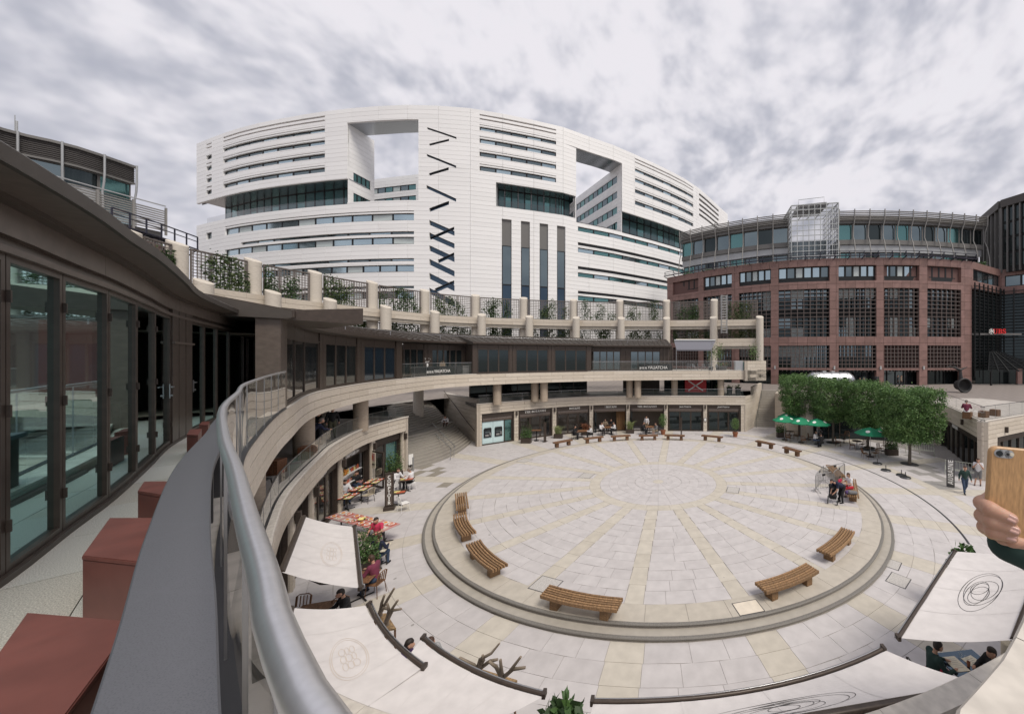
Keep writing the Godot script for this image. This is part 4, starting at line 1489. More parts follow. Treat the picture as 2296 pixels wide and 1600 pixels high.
func make_far_pavilions() -> void:
	var y0 := FLOOR + 0.12
	# the one that stands on the edge, left of the recess
	var a := thing("glass_pavilion", "bronze glazed pavilion standing right on the curved stone edge, nine tall panes", "pavilion", UR.at(UR.s_px(770, 9.0), -0.2, y0))
	glass_front(a, UR, -0.08, [[646.5, 720, 3, M.glass_dark], [734.5, 803, 3, M.glass_dark], [820, 889, 3, M.glass_blue]], y0, 9.15, 9.62, M.room)
	var mb := MB.new()
	var sa := UR.s_px(631, 8.0)
	var sb := UR.s_px(645.5, 8.0)
	mb.sweep(UR.cut(sa, sb), rect(-0.5, FLOOR, -0.02, 9.66))
	mkw(mb, "corner_post", M.bronze_pale, a)
	mb = MB.new()
	mb.sweep(UR.cut(UR.s_px(889.5, 8.0), UR.s_px(902.5, 8.0)), rect(-2.1, FLOOR, -0.02, 9.62))
	mkw(mb, "end_wall", M.bronze, a)
	roof_over(a, UR.cut(UR.s_px(629, 8.0), UR.s_px(904, 8.0), 0.6), 0.22, 9.72)
	# recess with the service counter and a name board
	var rc := UR.off(-1.9)
	var b := thing("glass_pavilion", "recessed bronze pavilion front with a service counter behind the glass rail", "pavilion", UR.at(UR.s_px(980, 9.0), -2.0, y0))
	glass_front(b, rc, 0.0, [[906, 950, 3, M.glass_dark], [968, 1036, 5, M.glass_dark], [1042, 1058, 1, M.glass_dark]], y0, 9.15, 9.62, M.room)
	roof_over(b, UR.cut(UR.s_px(900, 8.0), UR.s_px(1062, 8.0), 0.6), -1.2, 9.80)
	# projecting pavilion with pendant lamps
	var c := thing("glass_pavilion", "projecting bronze pavilion on the far edge with slim pendant lamps inside", "pavilion", UR.at(UR.s_px(1200, 9.0), -0.2, y0))
	glass_front(c, UR, -0.02, [[1071, 1141, 3, M.glass_dark], [1157, 1229, 3, M.glass_dark], [1244, 1315, 3, M.glass_dark]], y0, 9.22, 9.66, M.room)
	for e in [[1059.5, 1070.5], [1315.5, 1326]]:
		mb = MB.new()
		mb.sweep(UR.cut(UR.s_px(e[0], 8.0), UR.s_px(e[1], 8.0)), rect(-2.0, y0, 0.0, 9.66))
		mkw(mb, "end_wall", M.bronze, c)
	roof_over(c, UR.cut(UR.s_px(1057, 8.0), UR.s_px(1329, 8.0), 0.6), 0.3, 9.78)
	mb = MB.new()
	for px in [1071, 1141]:
		mb.sweep(UR.cut(UR.s_px(px, 8.0), UR.s_px(px + 60, 8.0)), rect(-0.2, y0 + 0.12, -0.12, y0 + 0.75))
	mb.sweep(UR.cut(UR.s_px(1072, 8.0), UR.s_px(1314, 8.0)), rect(-0.12, y0 + 0.1, -0.07, y0 + 0.66))
	mkw(mb, "window_seat", M.c_olive, c)
	# far recess up to the open corner
	var d := thing("glass_pavilion", "recessed bronze pavilion front of the far end beside the open terrace", "pavilion", UR.at(UR.s_px(1420, 9.0), -2.0, y0))
	glass_front(d, rc, 0.0, [[1330, 1391, 4, M.glass_mid], [1414, 1480, 4, M.glass_mid]], y0, 9.15, 9.62, M.room)
	mb = MB.new()
	mb.sweep(rc.cut(rc.s_px(1480.5, 6.0), rc.s_px(1509, 6.0)), rect(-3.0, y0, 0.0, 9.62))
	mkw(mb, "end_wall", M.bronze, d)
	for k in 4:
		mb = MB.new()
		var s := lerpf(rc.s_px(1482, 6.0), rc.s_px(1508, 6.0), k / 3.0)
		mb.box(rc.at(s, 0.02, 8.3), Vector3(0.08, 2.6, 0.05), Basis(UP, rc.yaw(s)))
		mkw(mb, "rib", M.bronze_pale, d)
	roof_over(d, UR.cut(UR.s_px(1324, 8.0), UR.s_px(1512, 8.0), 0.6), -1.15, 9.74)
	# glass rails and the two name boards
	for g in [[905, 1058, "glass balustrade in front of the recessed counter, with a dark name board"], [1328, 1668, "long glass balustrade on the far upper edge before the open terrace"]]:
		var gb := thing("glass_balustrade", g[2], "balustrade", UR.at(UR.s_px(g[0] + 5, 8.0), -0.1, 6.97))
		balustrade(gb, UR.cut(UR.s_px(g[0], 8.0), UR.s_px(g[1], 8.0), 0.6), 6.98, 1.0, 1.5, -0.1, M.steel, 0.05, 0.035)
	for g in [[935, 1042, 992, "dark name board behind the glass of the recessed counter"], [1437, 1508, 1470, "dark name board behind the far glass balustrade"]]:
		var gb := thing("name_board", g[3], "sign", UR.at(UR.s_px(g[2], 8.0), -0.35, FLOOR), 0.0, "restaurant name boards")
		var p := UR.cut(UR.s_px(g[0], 8.0), UR.s_px(g[1], 8.0), 0.5)
		mb = MB.new()
		mb.sweep(p, rect(-0.4, FLOOR + 0.05, -0.34, FLOOR + 0.85))
		mkw(mb, "panel", M.blacksoft, gb)
		var s := UR.s_px(g[2] + (1 if g[2] < 1200 else 5), 8.0)
		var tf := facing(UR.at(s, -0.05, FLOOR + 0.47), UR.nrm(s))
		var hgt := 0.30 if g[2] < 1200 else 0.42
		text_part("YAUATCHA", hgt * 0.78, M.sign_white, gb, tf, "Droid Sans", 0.02, false)
		cjk(gb, tf * Transform3D(Basis(), Vector3(-hgt * 4.9, -hgt * 0.42, 0)), hgt * 0.62)
	# service counter with a few things on it
	var sc := thing("service_counter", "grey service counter behind the glass rail of the recess", "counter", rc.at(rc.s_px(985, 6.0), 0.9, FLOOR))
	mb = MB.new()
	mb.sweep(rc.cut(rc.s_px(908, 6.0), rc.s_px(1050, 6.0), 0.6), rect(0.55, FLOOR, 1.05, FLOOR + 0.78))
	mkw(mb, "body", M.clad_grey, sc)
	mb = MB.new()
	mb.sweep(rc.cut(rc.s_px(907, 6.0), rc.s_px(1051, 6.0), 0.6), rect(0.5, FLOOR + 0.78, 1.1, FLOOR + 0.83))
	mkw(mb, "worktop", M.louvre_grey, sc)
	var fl := thing("flower_vase", "white orchid in a vase on the service counter", "flowers", rc.at(rc.s_px(940, 6.0), 0.8, FLOOR + 0.83))
	mb = MB.new()
	mb.lathe([Vector2(0.05, 0), Vector2(0.08, 0.15), Vector2(0.05, 0.28), Vector2(0.06, 0.3)], 12)
	mk(mb, "vase", M.white, fl)
	mb = MB.new()
	rng.seed = 4
	for k in 24:
		leaf(mb, Vector3(rng.randf_range(-0.2, 0.2), rng.randf_range(0.35, 0.75), rng.randf_range(-0.1, 0.1)), 0.09)
	mk(mb, "blossom", M.white, fl)
	var bagt := thing("paper_bag", "brown paper bag standing on the service counter", "bag", rc.at(rc.s_px(978, 6.0), 0.8, FLOOR + 0.83))
	mb = MB.new()
	mb.box(Vector3(0, 0.17, 0), Vector3(0.42, 0.34, 0.2), Basis(), 0.02)
	mk(mb, "bag", M.c_tan, bagt)
	mb = MB.new()
	mb.tube([Vector3(-0.1, 0.34, 0), Vector3(-0.06, 0.44, 0), Vector3(0.06, 0.44, 0), Vector3(0.1, 0.34, 0)], 0.012, 6)
	mk(mb, "handle", M.c_tan, bagt)
	# pendant lamps seen in the projecting pavilion
	for px in [1079, 1092, 1116, 1130, 1177, 1196, 1210, 1232, 1274, 1288, 1306]:
		var s := UR.s_px(px, 8.0)
		var at := UR.at(s, -0.22, 8.55)
		stamp("pendant", func(t: Node3D):
			var m2 := MB.new()
			m2.tube([Vector3(0, 0.16, 0), Vector3(0, -0.16, 0)], 0.02, 6)
			mk(m2, "tube_shade", M.sign_white, t)
			m2 = MB.new()
			m2.tube([Vector3(0, 0.16, 0), Vector3(0, 0.62, 0)], 0.006, 4)
			mk(m2, "cord", M.black, t)
			, "pendant_lamp", "slim white tube pendant inside the projecting pavilion", "lamp", at, 0.0, "tube pendants in the projecting pavilion")
	# roof cable of the pavilions
	var rl := thing("safety_line", "thin steel safety line on short posts along the pavilion roofs", "safety line", UR.at(UR.s_px(900, 8.0), -1.0, 10.0))
	mb = MB.new()
	var pts := []
	for k in 40:
		var s := lerpf(UR.s_px(760, 8.0), UR.s_px(1480, 8.0), k / 39.0)
		pts.append(UR.at(s, -1.6, 10.42))
	mb.tube(pts, 0.018, 5)
	mkw(mb, "cable", M.steel, rl)
	for k in range(0, 40, 5):
		mb = MB.new()
		mb.tube([pts[k], pts[k] - UP * 0.35], 0.025, 5)
		mkw(mb, "post", M.steel, rl)

func leaf(mb: MB, at: Vector3, size: float) -> void:
	var a := Vector3(rng.randfn(), rng.randfn(), rng.randfn()).normalized()
	var b := a.cross(Vector3(rng.randfn(), rng.randfn(), rng.randfn())).normalized()
	var l := size * rng.randf_range(0.7, 1.25)
	mb.quad(at - a * l * 0.5, at + b * l * 0.3, at + a * l * 0.5, at - b * l * 0.3)

func make_colonnade() -> void:
	rng.seed = 99
	var front := COL.off(1.7)
	var pb := [288, 397, 567, 706, 834, 952, 1066, 1174, 1286, 1390, 1495, 1602, 1709]
	var pf := [456, 612, 740, 865, 975, 1080, 1187, 1292, 1393, 1495, 1600, 1704]
	var cg := thing("colonnade_beam", "long curved travertine beam carried by the round columns above the roofs", "beam", COL.at(10, 0.9, 12.4))
	var beam := COL.off(0.95)
	beam = beam.cut(beam.s_px(300), beam.length(), 0.9)
	stone_band(cg, beam, 12.72, 13.55, 2, 2.6, 0.0, 0.9, 0.02)
	var mb := MB.new()
	mb.sweep(beam, rect(-0.8, 12.32, -0.08, 12.72))
	mkw(mb, "concrete_underbeam", M.concrete, cg)
	mb = MB.new()
	mb.sweep(beam, rect(-0.9, 13.53, 0.0, 13.57))
	mkw(mb, "capping", M.coping, cg)
	for i in pb.size():
		var s := COL.s_px(pb[i])
		if s < 0: continue
		slant_column(COL.at(s, 0.0, 9.0 if pb[i] < 1600 else MID), 0.50, (16.7 if i != 12 else 17.2), COL.yaw(s), "tall travertine column with slanted top behind the beam, %s from the open corner" % nth(12 - i), i == 12)
	for i in pf.size():
		var s := front.s_px(pf[i])
		if s < 0: continue
		var base := 9.6 if pf[i] < 1550 else FLOOR
		slant_column(front.at(s, 0.0, base), 0.48, 14.05, front.yaw(s), "short travertine column with slanted top before the beam, %s from the open corner" % nth(11 - i), false)
	# lower beam on the open corner
	var lb := thing("low_beam", "short travertine beam across the open terrace corner beyond the grey awning", "beam", front.at(front.s_px(1640), -0.3, 10.5))
	stone_band(lb, front.cut(front.s_px(1516), front.s_px(1704)), 9.95, 11.0, 2, 2.4, -0.2, 0.8, 0.02)
	mb = MB.new()
	mb.sweep(front.cut(front.s_px(1516), front.s_px(1704)), rect(-0.9, 9.6, -0.3, 9.95))
	mkw(mb, "concrete_underbeam", M.concrete, lb)
	# trellis panels with climbers, above and below the beam
	for i in pb.size() - 1:
		var s0 := COL.s_px(pb[i])
		var s1 := COL.s_px(pb[i + 1])
		if s0 < 0: s0 = 0.1
		if s1 < 0: s1 = COL.length()
		trellis(COL.cut(s0 + 0.55, s1 - 0.55, 0.8), 13.57, 16.25, 0.25, i, true)
		trellis(COL.cut(s0 + 0.55, s1 - 0.55, 0.8), 10.5, 12.3, -0.3, i, false)

func slant_column(at: Vector3, r: float, top: float, yaw: float, label: String, tall: bool) -> void:
	var key := "slant_%.2f_%.2f_%.2f" % [r, top, at.y]
	stamp(key, func(t: Node3D):
		var h := top - at.y
		var k := 0
		var y := 0.0
		while y < h - 0.9:
			var y2 := minf(y + 1.15, h - 0.5)
			var mb := MB.new()
			mb.lathe([Vector2(r - 0.012, y), Vector2(r, y + 0.012), Vector2(r, y2 - 0.012), Vector2(r - 0.012, y2)], 20)
			mk(mb, "drum", M.colstone, t)
			y = y2
		# head cut at a slant, lower towards the plaza
		var mb := MB.new()
		for i in 20:
			var a0 := TAU * i / 20.0
			var a1 := TAU * (i + 1) / 20.0
			var c0 := Vector3(sin(a0), 0, cos(a0))
			var c1 := Vector3(sin(a1), 0, cos(a1))
			var h0 := h - (c0.z + 1.0) * 0.22
			var h1 := h - (c1.z + 1.0) * 0.22
			mb.quad4(c0 * r + UP * y, c1 * r + UP * y, c1 * r + UP * h1, c0 * r + UP * h0, c0, c1, c1, c0)
			mb.tri(c0 * r + UP * h0, c1 * r + UP * h1, UP * (h - 0.22))
		mk(mb, "head", M.colstone, t)
		, "stone_column", label, "column", at, yaw, "columns with slanted tops")

func trellis(path: Pth, y0: float, y1: float, o: float, i: int, upper: bool) -> void:
	var t := thing("trellis_panel", "square mesh trellis panel %s the travertine beam, %s from the open corner" % ["above" if upper else "below", nth(11 - i)], "trellis", path.at(path.length() * 0.5, o, y0), 0.0, "trellis panels above the beam" if upper else "trellis panels below the beam")
	var mb := MB.new()
	mb.sweep(path, rect(o - 0.05, y1 - 0.09, o + 0.05, y1))
	mb.sweep(path, rect(o - 0.05, y0, o + 0.05, y0 + 0.06))
	var n := maxi(3, int(path.length() / 1.6))
	for k in n + 1:
		var s := path.length() * k / n
		mb.box(path.at(s, o, (y0 + y1) * 0.5), Vector3(0.07, y1 - y0, 0.07), Basis(UP, path.yaw(s)))
	mkw(mb, "frame", M.trellis, t)
	mb = MB.new()
	var nv := int(path.length() / 0.21)
	for k in nv:
		var s := path.length() * (k + 0.5) / nv
		mb.box(path.at(s, o, (y0 + y1) * 0.5), Vector3(0.055, y1 - y0, 0.02), Basis(UP, path.yaw(s)))
	var nh := int((y1 - y0) / 0.21)
	for k in nh:
		var y := lerpf(y0, y1, (k + 0.5) / nh)
		mb.sweep(path, rect(o - 0.012, y - 0.027, o + 0.014, y + 0.027), true, false)
	var g := mkw(mb, "mesh_bars", M.trellis, t)
	g.set_meta("kind", "stuff")
	# climber
	var c := thing("climbing_plant", "green climber on the %s trellis from the open corner, %s the beam" % [nth(11 - i), "above" if upper else "below"], "climber", path.at(path.length() * 0.5, o + 0.1, y0), 0.0, "climbers on the trellis panels")
	var la := MB.new()
	var lb := MB.new()
	var sm := MB.new()
	var stems := 7 if upper else 9
	for k in stems:
		var s := path.length() * clampf(rng.randfn(0.5, 0.26), 0.03, 0.97)
		var y := y0
		var goal := lerpf(y0, y1, rng.randf_range(0.3, 1.0) if upper else rng.randf_range(0.7, 1.0))
		var pts := [path.at(s, o + 0.06, y0)]
		while y < goal:
			y += 0.16
			s = clampf(s + rng.randfn() * 0.12, 0.05, path.length() - 0.05)
			pts.append(path.at(s, o + 0.05, y))
			var dens := 11 if upper else 14
			for j in dens:
				var q := path.at(clampf(s + rng.randfn() * 0.30, 0.0, path.length()), o + 0.08 + rng.randf() * 0.16, y + rng.randfn() * 0.16)
				leaf(la if rng.randf() < 0.6 else lb, q, 0.20)
		if pts.size() > 1: sm.tube(pts, 0.014, 4, false)
	mkw(sm, "stems", M.branch, c)
	mkw(la, "foliage", M["ivy%d" % (i % 2)], c)
	mkw(lb, "foliage", M.ivy2 if upper else M.ivy1, c)

func facade(parent: Node3D, path: Pth, h0: float, h1: float, cw: float, rh: float, holes: Array, mats: Array, called: String, gap: float, dep: float, own: int, o := 0.0, joints := true) -> void:
	# panels in rows and columns over a vertical surface that follows path, cut by polygons given in (length, height)
	var L := path.length()
	var nc := maxi(1, int(round(L / cw)))
	var nr := maxi(1, int(round((h1 - h0) / rh)))
	var boxes := []
	for q in holes:
		var b := Rect2(q[0], Vector2.ZERO)
		for v in q:
			b = b.expand(v)
		boxes.append(b)
	var rest := {}
	var made := 0
	for r in nr:
		for c in nc:
			var a := Vector2(L * c / nc + gap * 0.5, lerpf(h0, h1, float(r) / nr) + gap * 0.5)
			var b := Vector2(L * (c + 1) / nc - gap * 0.5, lerpf(h0, h1, float(r + 1) / nr) - gap * 0.5)
			var cell := Rect2(a, b - a)
			var polys := [PackedVector2Array([a, Vector2(b.x, a.y), b, Vector2(a.x, b.y)])]
			for k in holes.size():
				if not cell.intersects(boxes[k]): continue
				var nxt := []
				for q in polys:
					for w in Geometry2D.clip_polygons(q, PackedVector2Array(holes[k])):
						if not Geometry2D.is_polygon_clockwise(w) and w.size() > 2: nxt.append(w)
				polys = nxt
			for q in polys:
				var area := 0.0
				for i in q.size():
					area += q[i].cross(q[(i + 1) % q.size()]) * 0.5
				if absf(area) < 0.01: continue
				var mi := (r * 7 + c * 13 + (r * c) % 5) % mats.size()
				var mb: MB
				var single := absf(area) > cw * rh * 0.3 and made < own
				if single:
					mb = MB.new()
				else:
					if not rest.has(mi): rest[mi] = MB.new()
					mb = rest[mi]
				_panel(mb, path, q, o, dep)
				if single:
					mkw(mb, called, mats[mi], parent)
					made += 1
	var am := ArrayMesh.new()
	var ms := []
	for k in rest:
		rest[k].mesh(am)
		ms.append(mats[k])
	if ms.size():
		var ob := put_mesh(am, called + "s", null, parent)
		for i in ms.size():
			am.surface_set_material(i, ms[i])
		ob.transform = parent.global_transform.affine_inverse()
		ob.set_meta("kind", "stuff")

func _panel(mb: MB, path: Pth, q: PackedVector2Array, o: float, dep: float) -> void:
	var t := Geometry2D.triangulate_polygon(q)
	for i in range(0, t.size(), 3):
		var a := q[t[i]]
		var b := q[t[i + 1]]
		var c := q[t[i + 2]]
		if (b - a).cross(c - a) < 0.0:
			var w := b
			b = c
			c = w
		mb.tri(path.at(a.x, o, a.y), path.at(b.x, o, b.y), path.at(c.x, o, c.y))
		var e := mb.n.size() - 3
		for w in [a, b, c]:
			var d := (path.pos(w.x + 1.6) - path.pos(w.x - 1.6)).normalized()
			mb.n[e] = Vector3(-d.y, 0, d.x)
			e += 1
	if dep > 0.0:
		for i in q.size():
			var a := q[i]
			var b := q[(i + 1) % q.size()]
			mb.quad(path.at(a.x, o - dep, a.y), path.at(b.x, o - dep, b.y), path.at(b.x, o, b.y), path.at(a.x, o, a.y))

func box_hole(a: float, y0: float, b: float, y1: float) -> Array:
	return [Vector2(a, y0), Vector2(b, y0), Vector2(b, y1), Vector2(a, y1)]

func pane_row(parent: Node3D, path: Pth, a: float, b: float, y0: float, y1: float, n: int, o: float, gm: Array, fm, fw := 0.09) -> void:
	for k in n:
		var s0 := lerpf(a, b, float(k) / n)
		var s1 := lerpf(a, b, float(k + 1) / n)
		var mb := MB.new()
		frame_bars(mb, path, s0 + 0.01, s1 - 0.01, y0, y1, o + 0.06, fw, 0.1)
		var w := mkw(mb, "window", fm, parent)
		mb = MB.new()
		mb.sweep(path.cut(s0 + fw * 0.7, s1 - fw * 0.7, 3.0), [Vector2(o, y0 + fw * 0.7), Vector2(o, y1 - fw * 0.7)], false, false)
		mkw(mb, "pane", gm[(k * 5 + int(y0)) % gm.size()], w)

func make_white_building() -> void:
	var H := 45.4
	var pts := []
	for q in [[440, 322], [461, 313], [560, 280], [728, 249], [860, 236.5], [905, 234.5], [1010, 238], [1093, 248], [1250, 281], [1300, 299], [1395, 333], [1545, 406], [1616, 466], [1632, 480]]:
		var d: float = H * F / (800.0 - q[1])
		pts.append(Vector2((q[0] - PP) / F * d, -d))
	var WB := Pth.new(pts, 2.5)
	var wb := thing("office_block", "tall bowed white panelled office block with big square openings and zigzag slits", "building", WB.at(60, 0, MID))
	var hh := func(t: float) -> float: return E + t * H
	var sp := func(px: float) -> float: return WB.s_px(px)
	var up_rows := [[0.932, 0.916], [0.884, 0.865], [0.830, 0.811], [0.773, 0.753]]
	var holes := []
	var voids := []
	# through openings and glazed recesses
	voids.append(box_hole(sp.call(778), hh.call(0.622), sp.call(938), hh.call(0.943)))
	voids.append(box_hole(-1.0, hh.call(0.615), sp.call(778.5), hh.call(0.718)))
	voids.append(box_hole(sp.call(1112), hh.call(0.617), sp.call(1292.5), hh.call(0.715)))
	voids.append(box_hole(sp.call(1292), hh.call(0.600), sp.call(1395), hh.call(0.930)))
	voids.append(box_hole(sp.call(1394.5), hh.call(0.597), sp.call(1575), hh.call(0.700)))
	holes.append_array(voids)
	# ribbon windows
	var ribbons := []
	for blk in [[500, 728, 7], [1075, 1247, 5], [1424, 1555, 7]]:
		for r in up_rows:
			ribbons.append([blk[0], blk[1], r[1], r[0], blk[2], "mid"])
			ribbons.append([blk[0], blk[1], r[0] + 0.005, r[0] + 0.0085, 0, "slit"])
		for t in [0.982, 0.966]:
			ribbons.append([blk[0], blk[1], t - 0.006, t, 0, "louvre"])
	for r in [[0.542, 0.571], [0.448, 0.477], [0.338, 0.366], [0.232, 0.262]]:
		ribbons.append([504 if r[0] > 0.4 else 560, 928, r[0], r[1], 11, "pale"])
		ribbons.append([1296, 1560, r[0] + 0.02, r[1] + 0.012, 10, "teal"])
	for r in [[0.487, 0.499], [0.380, 0.392], [0.272, 0.282]]:
		ribbons.append([540, 928, r[0], r[1], 9, "mid"])
		ribbons.append([1296, 1560, r[0] + 0.012, r[1] + 0.014, 0, "slit"])
	ribbons.append([504, 928, 0.577, 0.581, 0, "slit"])
	ribbons.append([1296, 1560, 0.600, 0.604, 0, "slit"])
	for r in [[0.905, 0.925], [0.855, 0.875], [0.800, 0.82], [0.745, 0.765], [0.54, 0.57]]:
		ribbons.append([462, 474, r[0], r[1], 1, "mid"])
	for t in [0.978, 0.962, 0.890, 0.835, 0.782]:
		ribbons.append([462, 474, t - 0.006, t, 0, "louvre"])
	for t in [0.975, 0.945, 0.915, 0.885, 0.855]:
		ribbons.append([1568, 1612, t - 0.014, t, 0, "slit"])
	for r in ribbons:
		holes.append(box_hole(sp.call(r[0]), hh.call(r[2]), sp.call(r[1]), hh.call(r[3])))
	var talls := []
	for c in [[1125, 1147], [1168, 1188], [1210, 1229], [1249, 1268]]:
		var q := [sp.call(c[0]), sp.call(c[1]), hh.call(0.03), hh.call(0.568)]
		talls.append(q)
		holes.append(box_hole(q[0], q[2], q[1], q[3]))
	# the zigzag slits of the stair tower, as strokes
	var strokes := []
	var zp := func(zx: float, zy: float) -> Vector2:
		var px := (460.0 + zx / 2.759) * 0.9184
		var py := (220.0 + zy / 2.759) * 0.9184
		var s: float = WB.s_px(px)
		return Vector2(s, E + (800.0 - py) / F * -WB.pos(s).y)
	for z in [[1608, 256, 1805, 322, 13], [1622, 368, 1755, 335, 15], [1605, 437, 1803, 516, 15], [1620, 568, 1753, 528, 18], [1603, 650, 1803, 741, 22], [1622, 808, 1755, 758, 26],
			[1622, 890, 1792, 965, 32], [1622, 975, 1792, 1050, 34], [1622, 1062, 1792, 1140, 36], [1622, 1155, 1792, 1237, 38], [1622, 1250, 1792, 1335, 40], [1622, 1350, 1792, 1440, 40], [1625, 1000, 1790, 930, 22], [1680, 1155, 1790, 1105, 26], [1660, 1350, 1790, 1295, 30]]:
		var a: Vector2 = zp.call(z[0], z[1])
		var b: Vector2 = zp.call(z[2], z[3])
		var w: float = z[4] / 2.759 * 0.9184 / F * 64.0 * 0.5
		strokes.append([a, b, w])
		holes.append([a - Vector2(0, w), b - Vector2(0, w), b + Vector2(0, w), a + Vector2(0, w)])
	var mats := [M.panel0, M.panel1, M.panel2, M.panel3]
	facade(wb, WB, MID, hh.call(1.0), 5.4, 0.80, holes, mats, "wall_panel", 0.032, 0.35, 300)
	# dark layer behind the joints
	facade(wb, WB, MID, hh.call(0.995), 9.0, 6.0, voids, [M.panel_joint], "backing", 0.0, 0.0, 0, -0.75)
	var mb := MB.new()
	mb.sweep(WB, rect(-3.6, hh.call(0.975), -0.4, hh.call(0.994)))
	mkw(mb, "roof", M.panel2, wb)
	for r in ribbons:
		var a: float = sp.call(r[0])
		var b: float = sp.call(r[1])
		var y0: float = hh.call(r[2])
		var y1: float = hh.call(r[3])
		if r[4] > 0:
			var gm: Array = {"mid": [M.glass_mid, M.glass_mid, M.glass_pale], "pale": [M.glass_pale, M.glass_pale, M.blind, M.glass_pale], "teal": [M.glass_teal, M.glass_teal, M.glass_pale]}[r[5]]
			pane_row(wb, WB, a, b, y0, y1, r[4], -0.34, gm, M.frame_black, 0.13)
		else:
			mb = MB.new()
			mb.sweep(WB.cut(a, b, 3.0), [Vector2(-0.3, y0 - 0.05), Vector2(-0.3, y1 + 0.05)], false, false)
			mkw(mb, "louvre_slot", M.louvre_red if r[5] == "louvre" else M.frame_black, wb)
	for q in talls:
		mb = MB.new()
		mb.sweep(WB.cut(q[0], q[1], 2.0), [Vector2(-0.3, lerpf(q[2], q[3], 0.80)), Vector2(-0.3, q[3])], false, false)
		mkw(mb, "louvre_panel", M.clad_grey, wb)
		pane_row(wb, WB, q[0], q[1], lerpf(q[2], q[3], 0.5), lerpf(q[2], q[3], 0.80), 1, -0.34, [M.glass_mid], M.frame_black, 0.12)
		pane_row(wb, WB, q[0], q[1], q[2], lerpf(q[2], q[3], 0.5), 1, -0.34, [M.glass_blue], M.frame_black, 0.12)
	for s in strokes:
		mb = MB.new()
		var q := PackedVector2Array([s[0] - Vector2(0, s[2] + 0.1), s[1] - Vector2(0, s[2] + 0.1), s[1] + Vector2(0, s[2] + 0.1), s[0] + Vector2(0, s[2] + 0.1)])
		_panel(mb, WB, q, -0.34, 0.0)
		mkw(mb, "stair_window", M.glass_blue, wb)
		mb = MB.new()
		mb.bar(WB.at(s[0].x, -0.2, s[0].y + s[2] - 0.06), WB.at(s[1].x, -0.2, s[1].y + s[2] - 0.06), 0.3, 0.12)
		mkw(mb, "stair_window_head", M.frame_black, wb)
	# glazed recesses
	for r in [[452, 778, 0.615, 0.718, 17, -3.4], [1112, 1292, 0.617, 0.715, 12, -3.2], [1395, 1575, 0.597, 0.700, 13, -3.4]]:
		var a: float = sp.call(r[0])
		var b: float = sp.call(r[1])
		var y0: float = hh.call(r[2])
		var y1: float = hh.call(r[3])
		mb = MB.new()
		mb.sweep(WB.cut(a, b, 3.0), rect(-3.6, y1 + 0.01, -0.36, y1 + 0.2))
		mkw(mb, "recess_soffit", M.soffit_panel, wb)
		mb = MB.new()
		mb.sweep(WB.cut(a, b, 3.0), rect(-3.6, y0 - 0.25, -0.36, y0 - 0.01))
		mkw(mb, "recess_floor", M.clad_grey, wb)
		pane_row(wb, WB, a, b, y0, y1, r[4], r[5], [M.glass_recess, M.glass_recess, M.glass_teal], M.frame_black, 0.12)
		mb = MB.new()
		mb.sweep(WB.cut(a, b, 3.0), [Vector2(-0.7, y0), Vector2(-0.7, y0 + 1.5)], false, false)
		mkw(mb, "terrace_glass", M.shop_pane, wb)
		for e in [b if r[0] > 1390 else a]:
			mb = MB.new()
			var k0 := -3.4 if r[0] < 500 else -0.36
			mb.quad(WB.at(e, k0, y0), WB.at(e, k0 - 3.2, y0), WB.at(e, k0 - 3.2, y1), WB.at(e, k0, y1))
			mkw(mb, "recess_cheek", M.panel2, wb)
	# lining of the two through openings
	for r in [[778, 938, 0.622, 0.943, 3.9, 0], [1292, 1395, 0.600, 0.930, 5.0, 1]]:
		var a: float = sp.call(r[0])
		var b: float = sp.call(r[1])
		var y0: float = hh.call(r[2])
		var y1: float = hh.call(r[3])
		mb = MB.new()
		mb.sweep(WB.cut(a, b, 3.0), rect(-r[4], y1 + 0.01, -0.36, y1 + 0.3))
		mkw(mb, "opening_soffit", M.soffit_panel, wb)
		mb = MB.new()
		mb.sweep(WB.cut(a, b, 3.0), rect(-24.0, y0 - 0.3, -0.36, y0 - 0.01))
		mkw(mb, "opening_floor", M.clad_grey, wb)
		var left := straight(WB.at(a, -0.2, 0), WB.at(a, -5.5, 0))
		var right := straight(WB.at(b, -24.0, 0), WB.at(b, -0.2, 0))
		var wh := []
		if r[5] == 1:
			for k in 4:
				wh.append(box_hole(2.0, lerpf(y0, y1, 0.08 + 0.23 * k), 22.0, lerpf(y0, y1, 0.19 + 0.23 * k)))
		var wl := []
		for k in 2:
			wl.append(box_hole(1.0, lerpf(y0, y1, 0.04 + 0.26 * k), 4.5, lerpf(y0, y1, 0.16 + 0.26 * k)))
		facade(wb, left, y0, y1, 4.0, 0.85, wl, mats, "lining_panel", 0.03, 0.1, 40)
		facade(wb, right, y0, y1, 4.0, 0.85, wh, mats, "lining_panel", 0.03, 0.1, 80)
		for q in wh:
			pane_row(wb, right, q[0].x, q[2].x, q[0].y, q[2].y, 9, -0.2, [M.glass_teal, M.glass_mid], M.frame_black, 0.08)
		for q in wl:
			pane_row(wb, left, q[0].x, q[2].x, q[0].y, q[2].y, 4, -0.2, [M.glass_teal], M.frame_black, 0.08)
	# wing behind the first opening
	var bk := WB.off(-20.0)
	bk = bk.cut(bk.s_px(770), bk.s_px(980), 3.0)
	var bl := bk.length()
	var bh := []
	for r in [[0.825, 0.855], [0.885, 0.915]]:
		bh.append(box_hole(bl * 0.24, hh.call(r[0]), bl * 0.80, hh.call(r[1])))
	facade(wb, bk, hh.call(0.55), hh.call(0.965), 5.0, 0.85, bh, mats, "wing_panel", 0.03, 0.2, 60)
	for q in bh:
		pane_row(wb, bk, q[0].x, q[2].x, q[0].y, q[2].y, 7, -0.18, [M.glass_teal, M.glass_mid, M.blind], M.frame_black, 0.1)
	mb = MB.new()
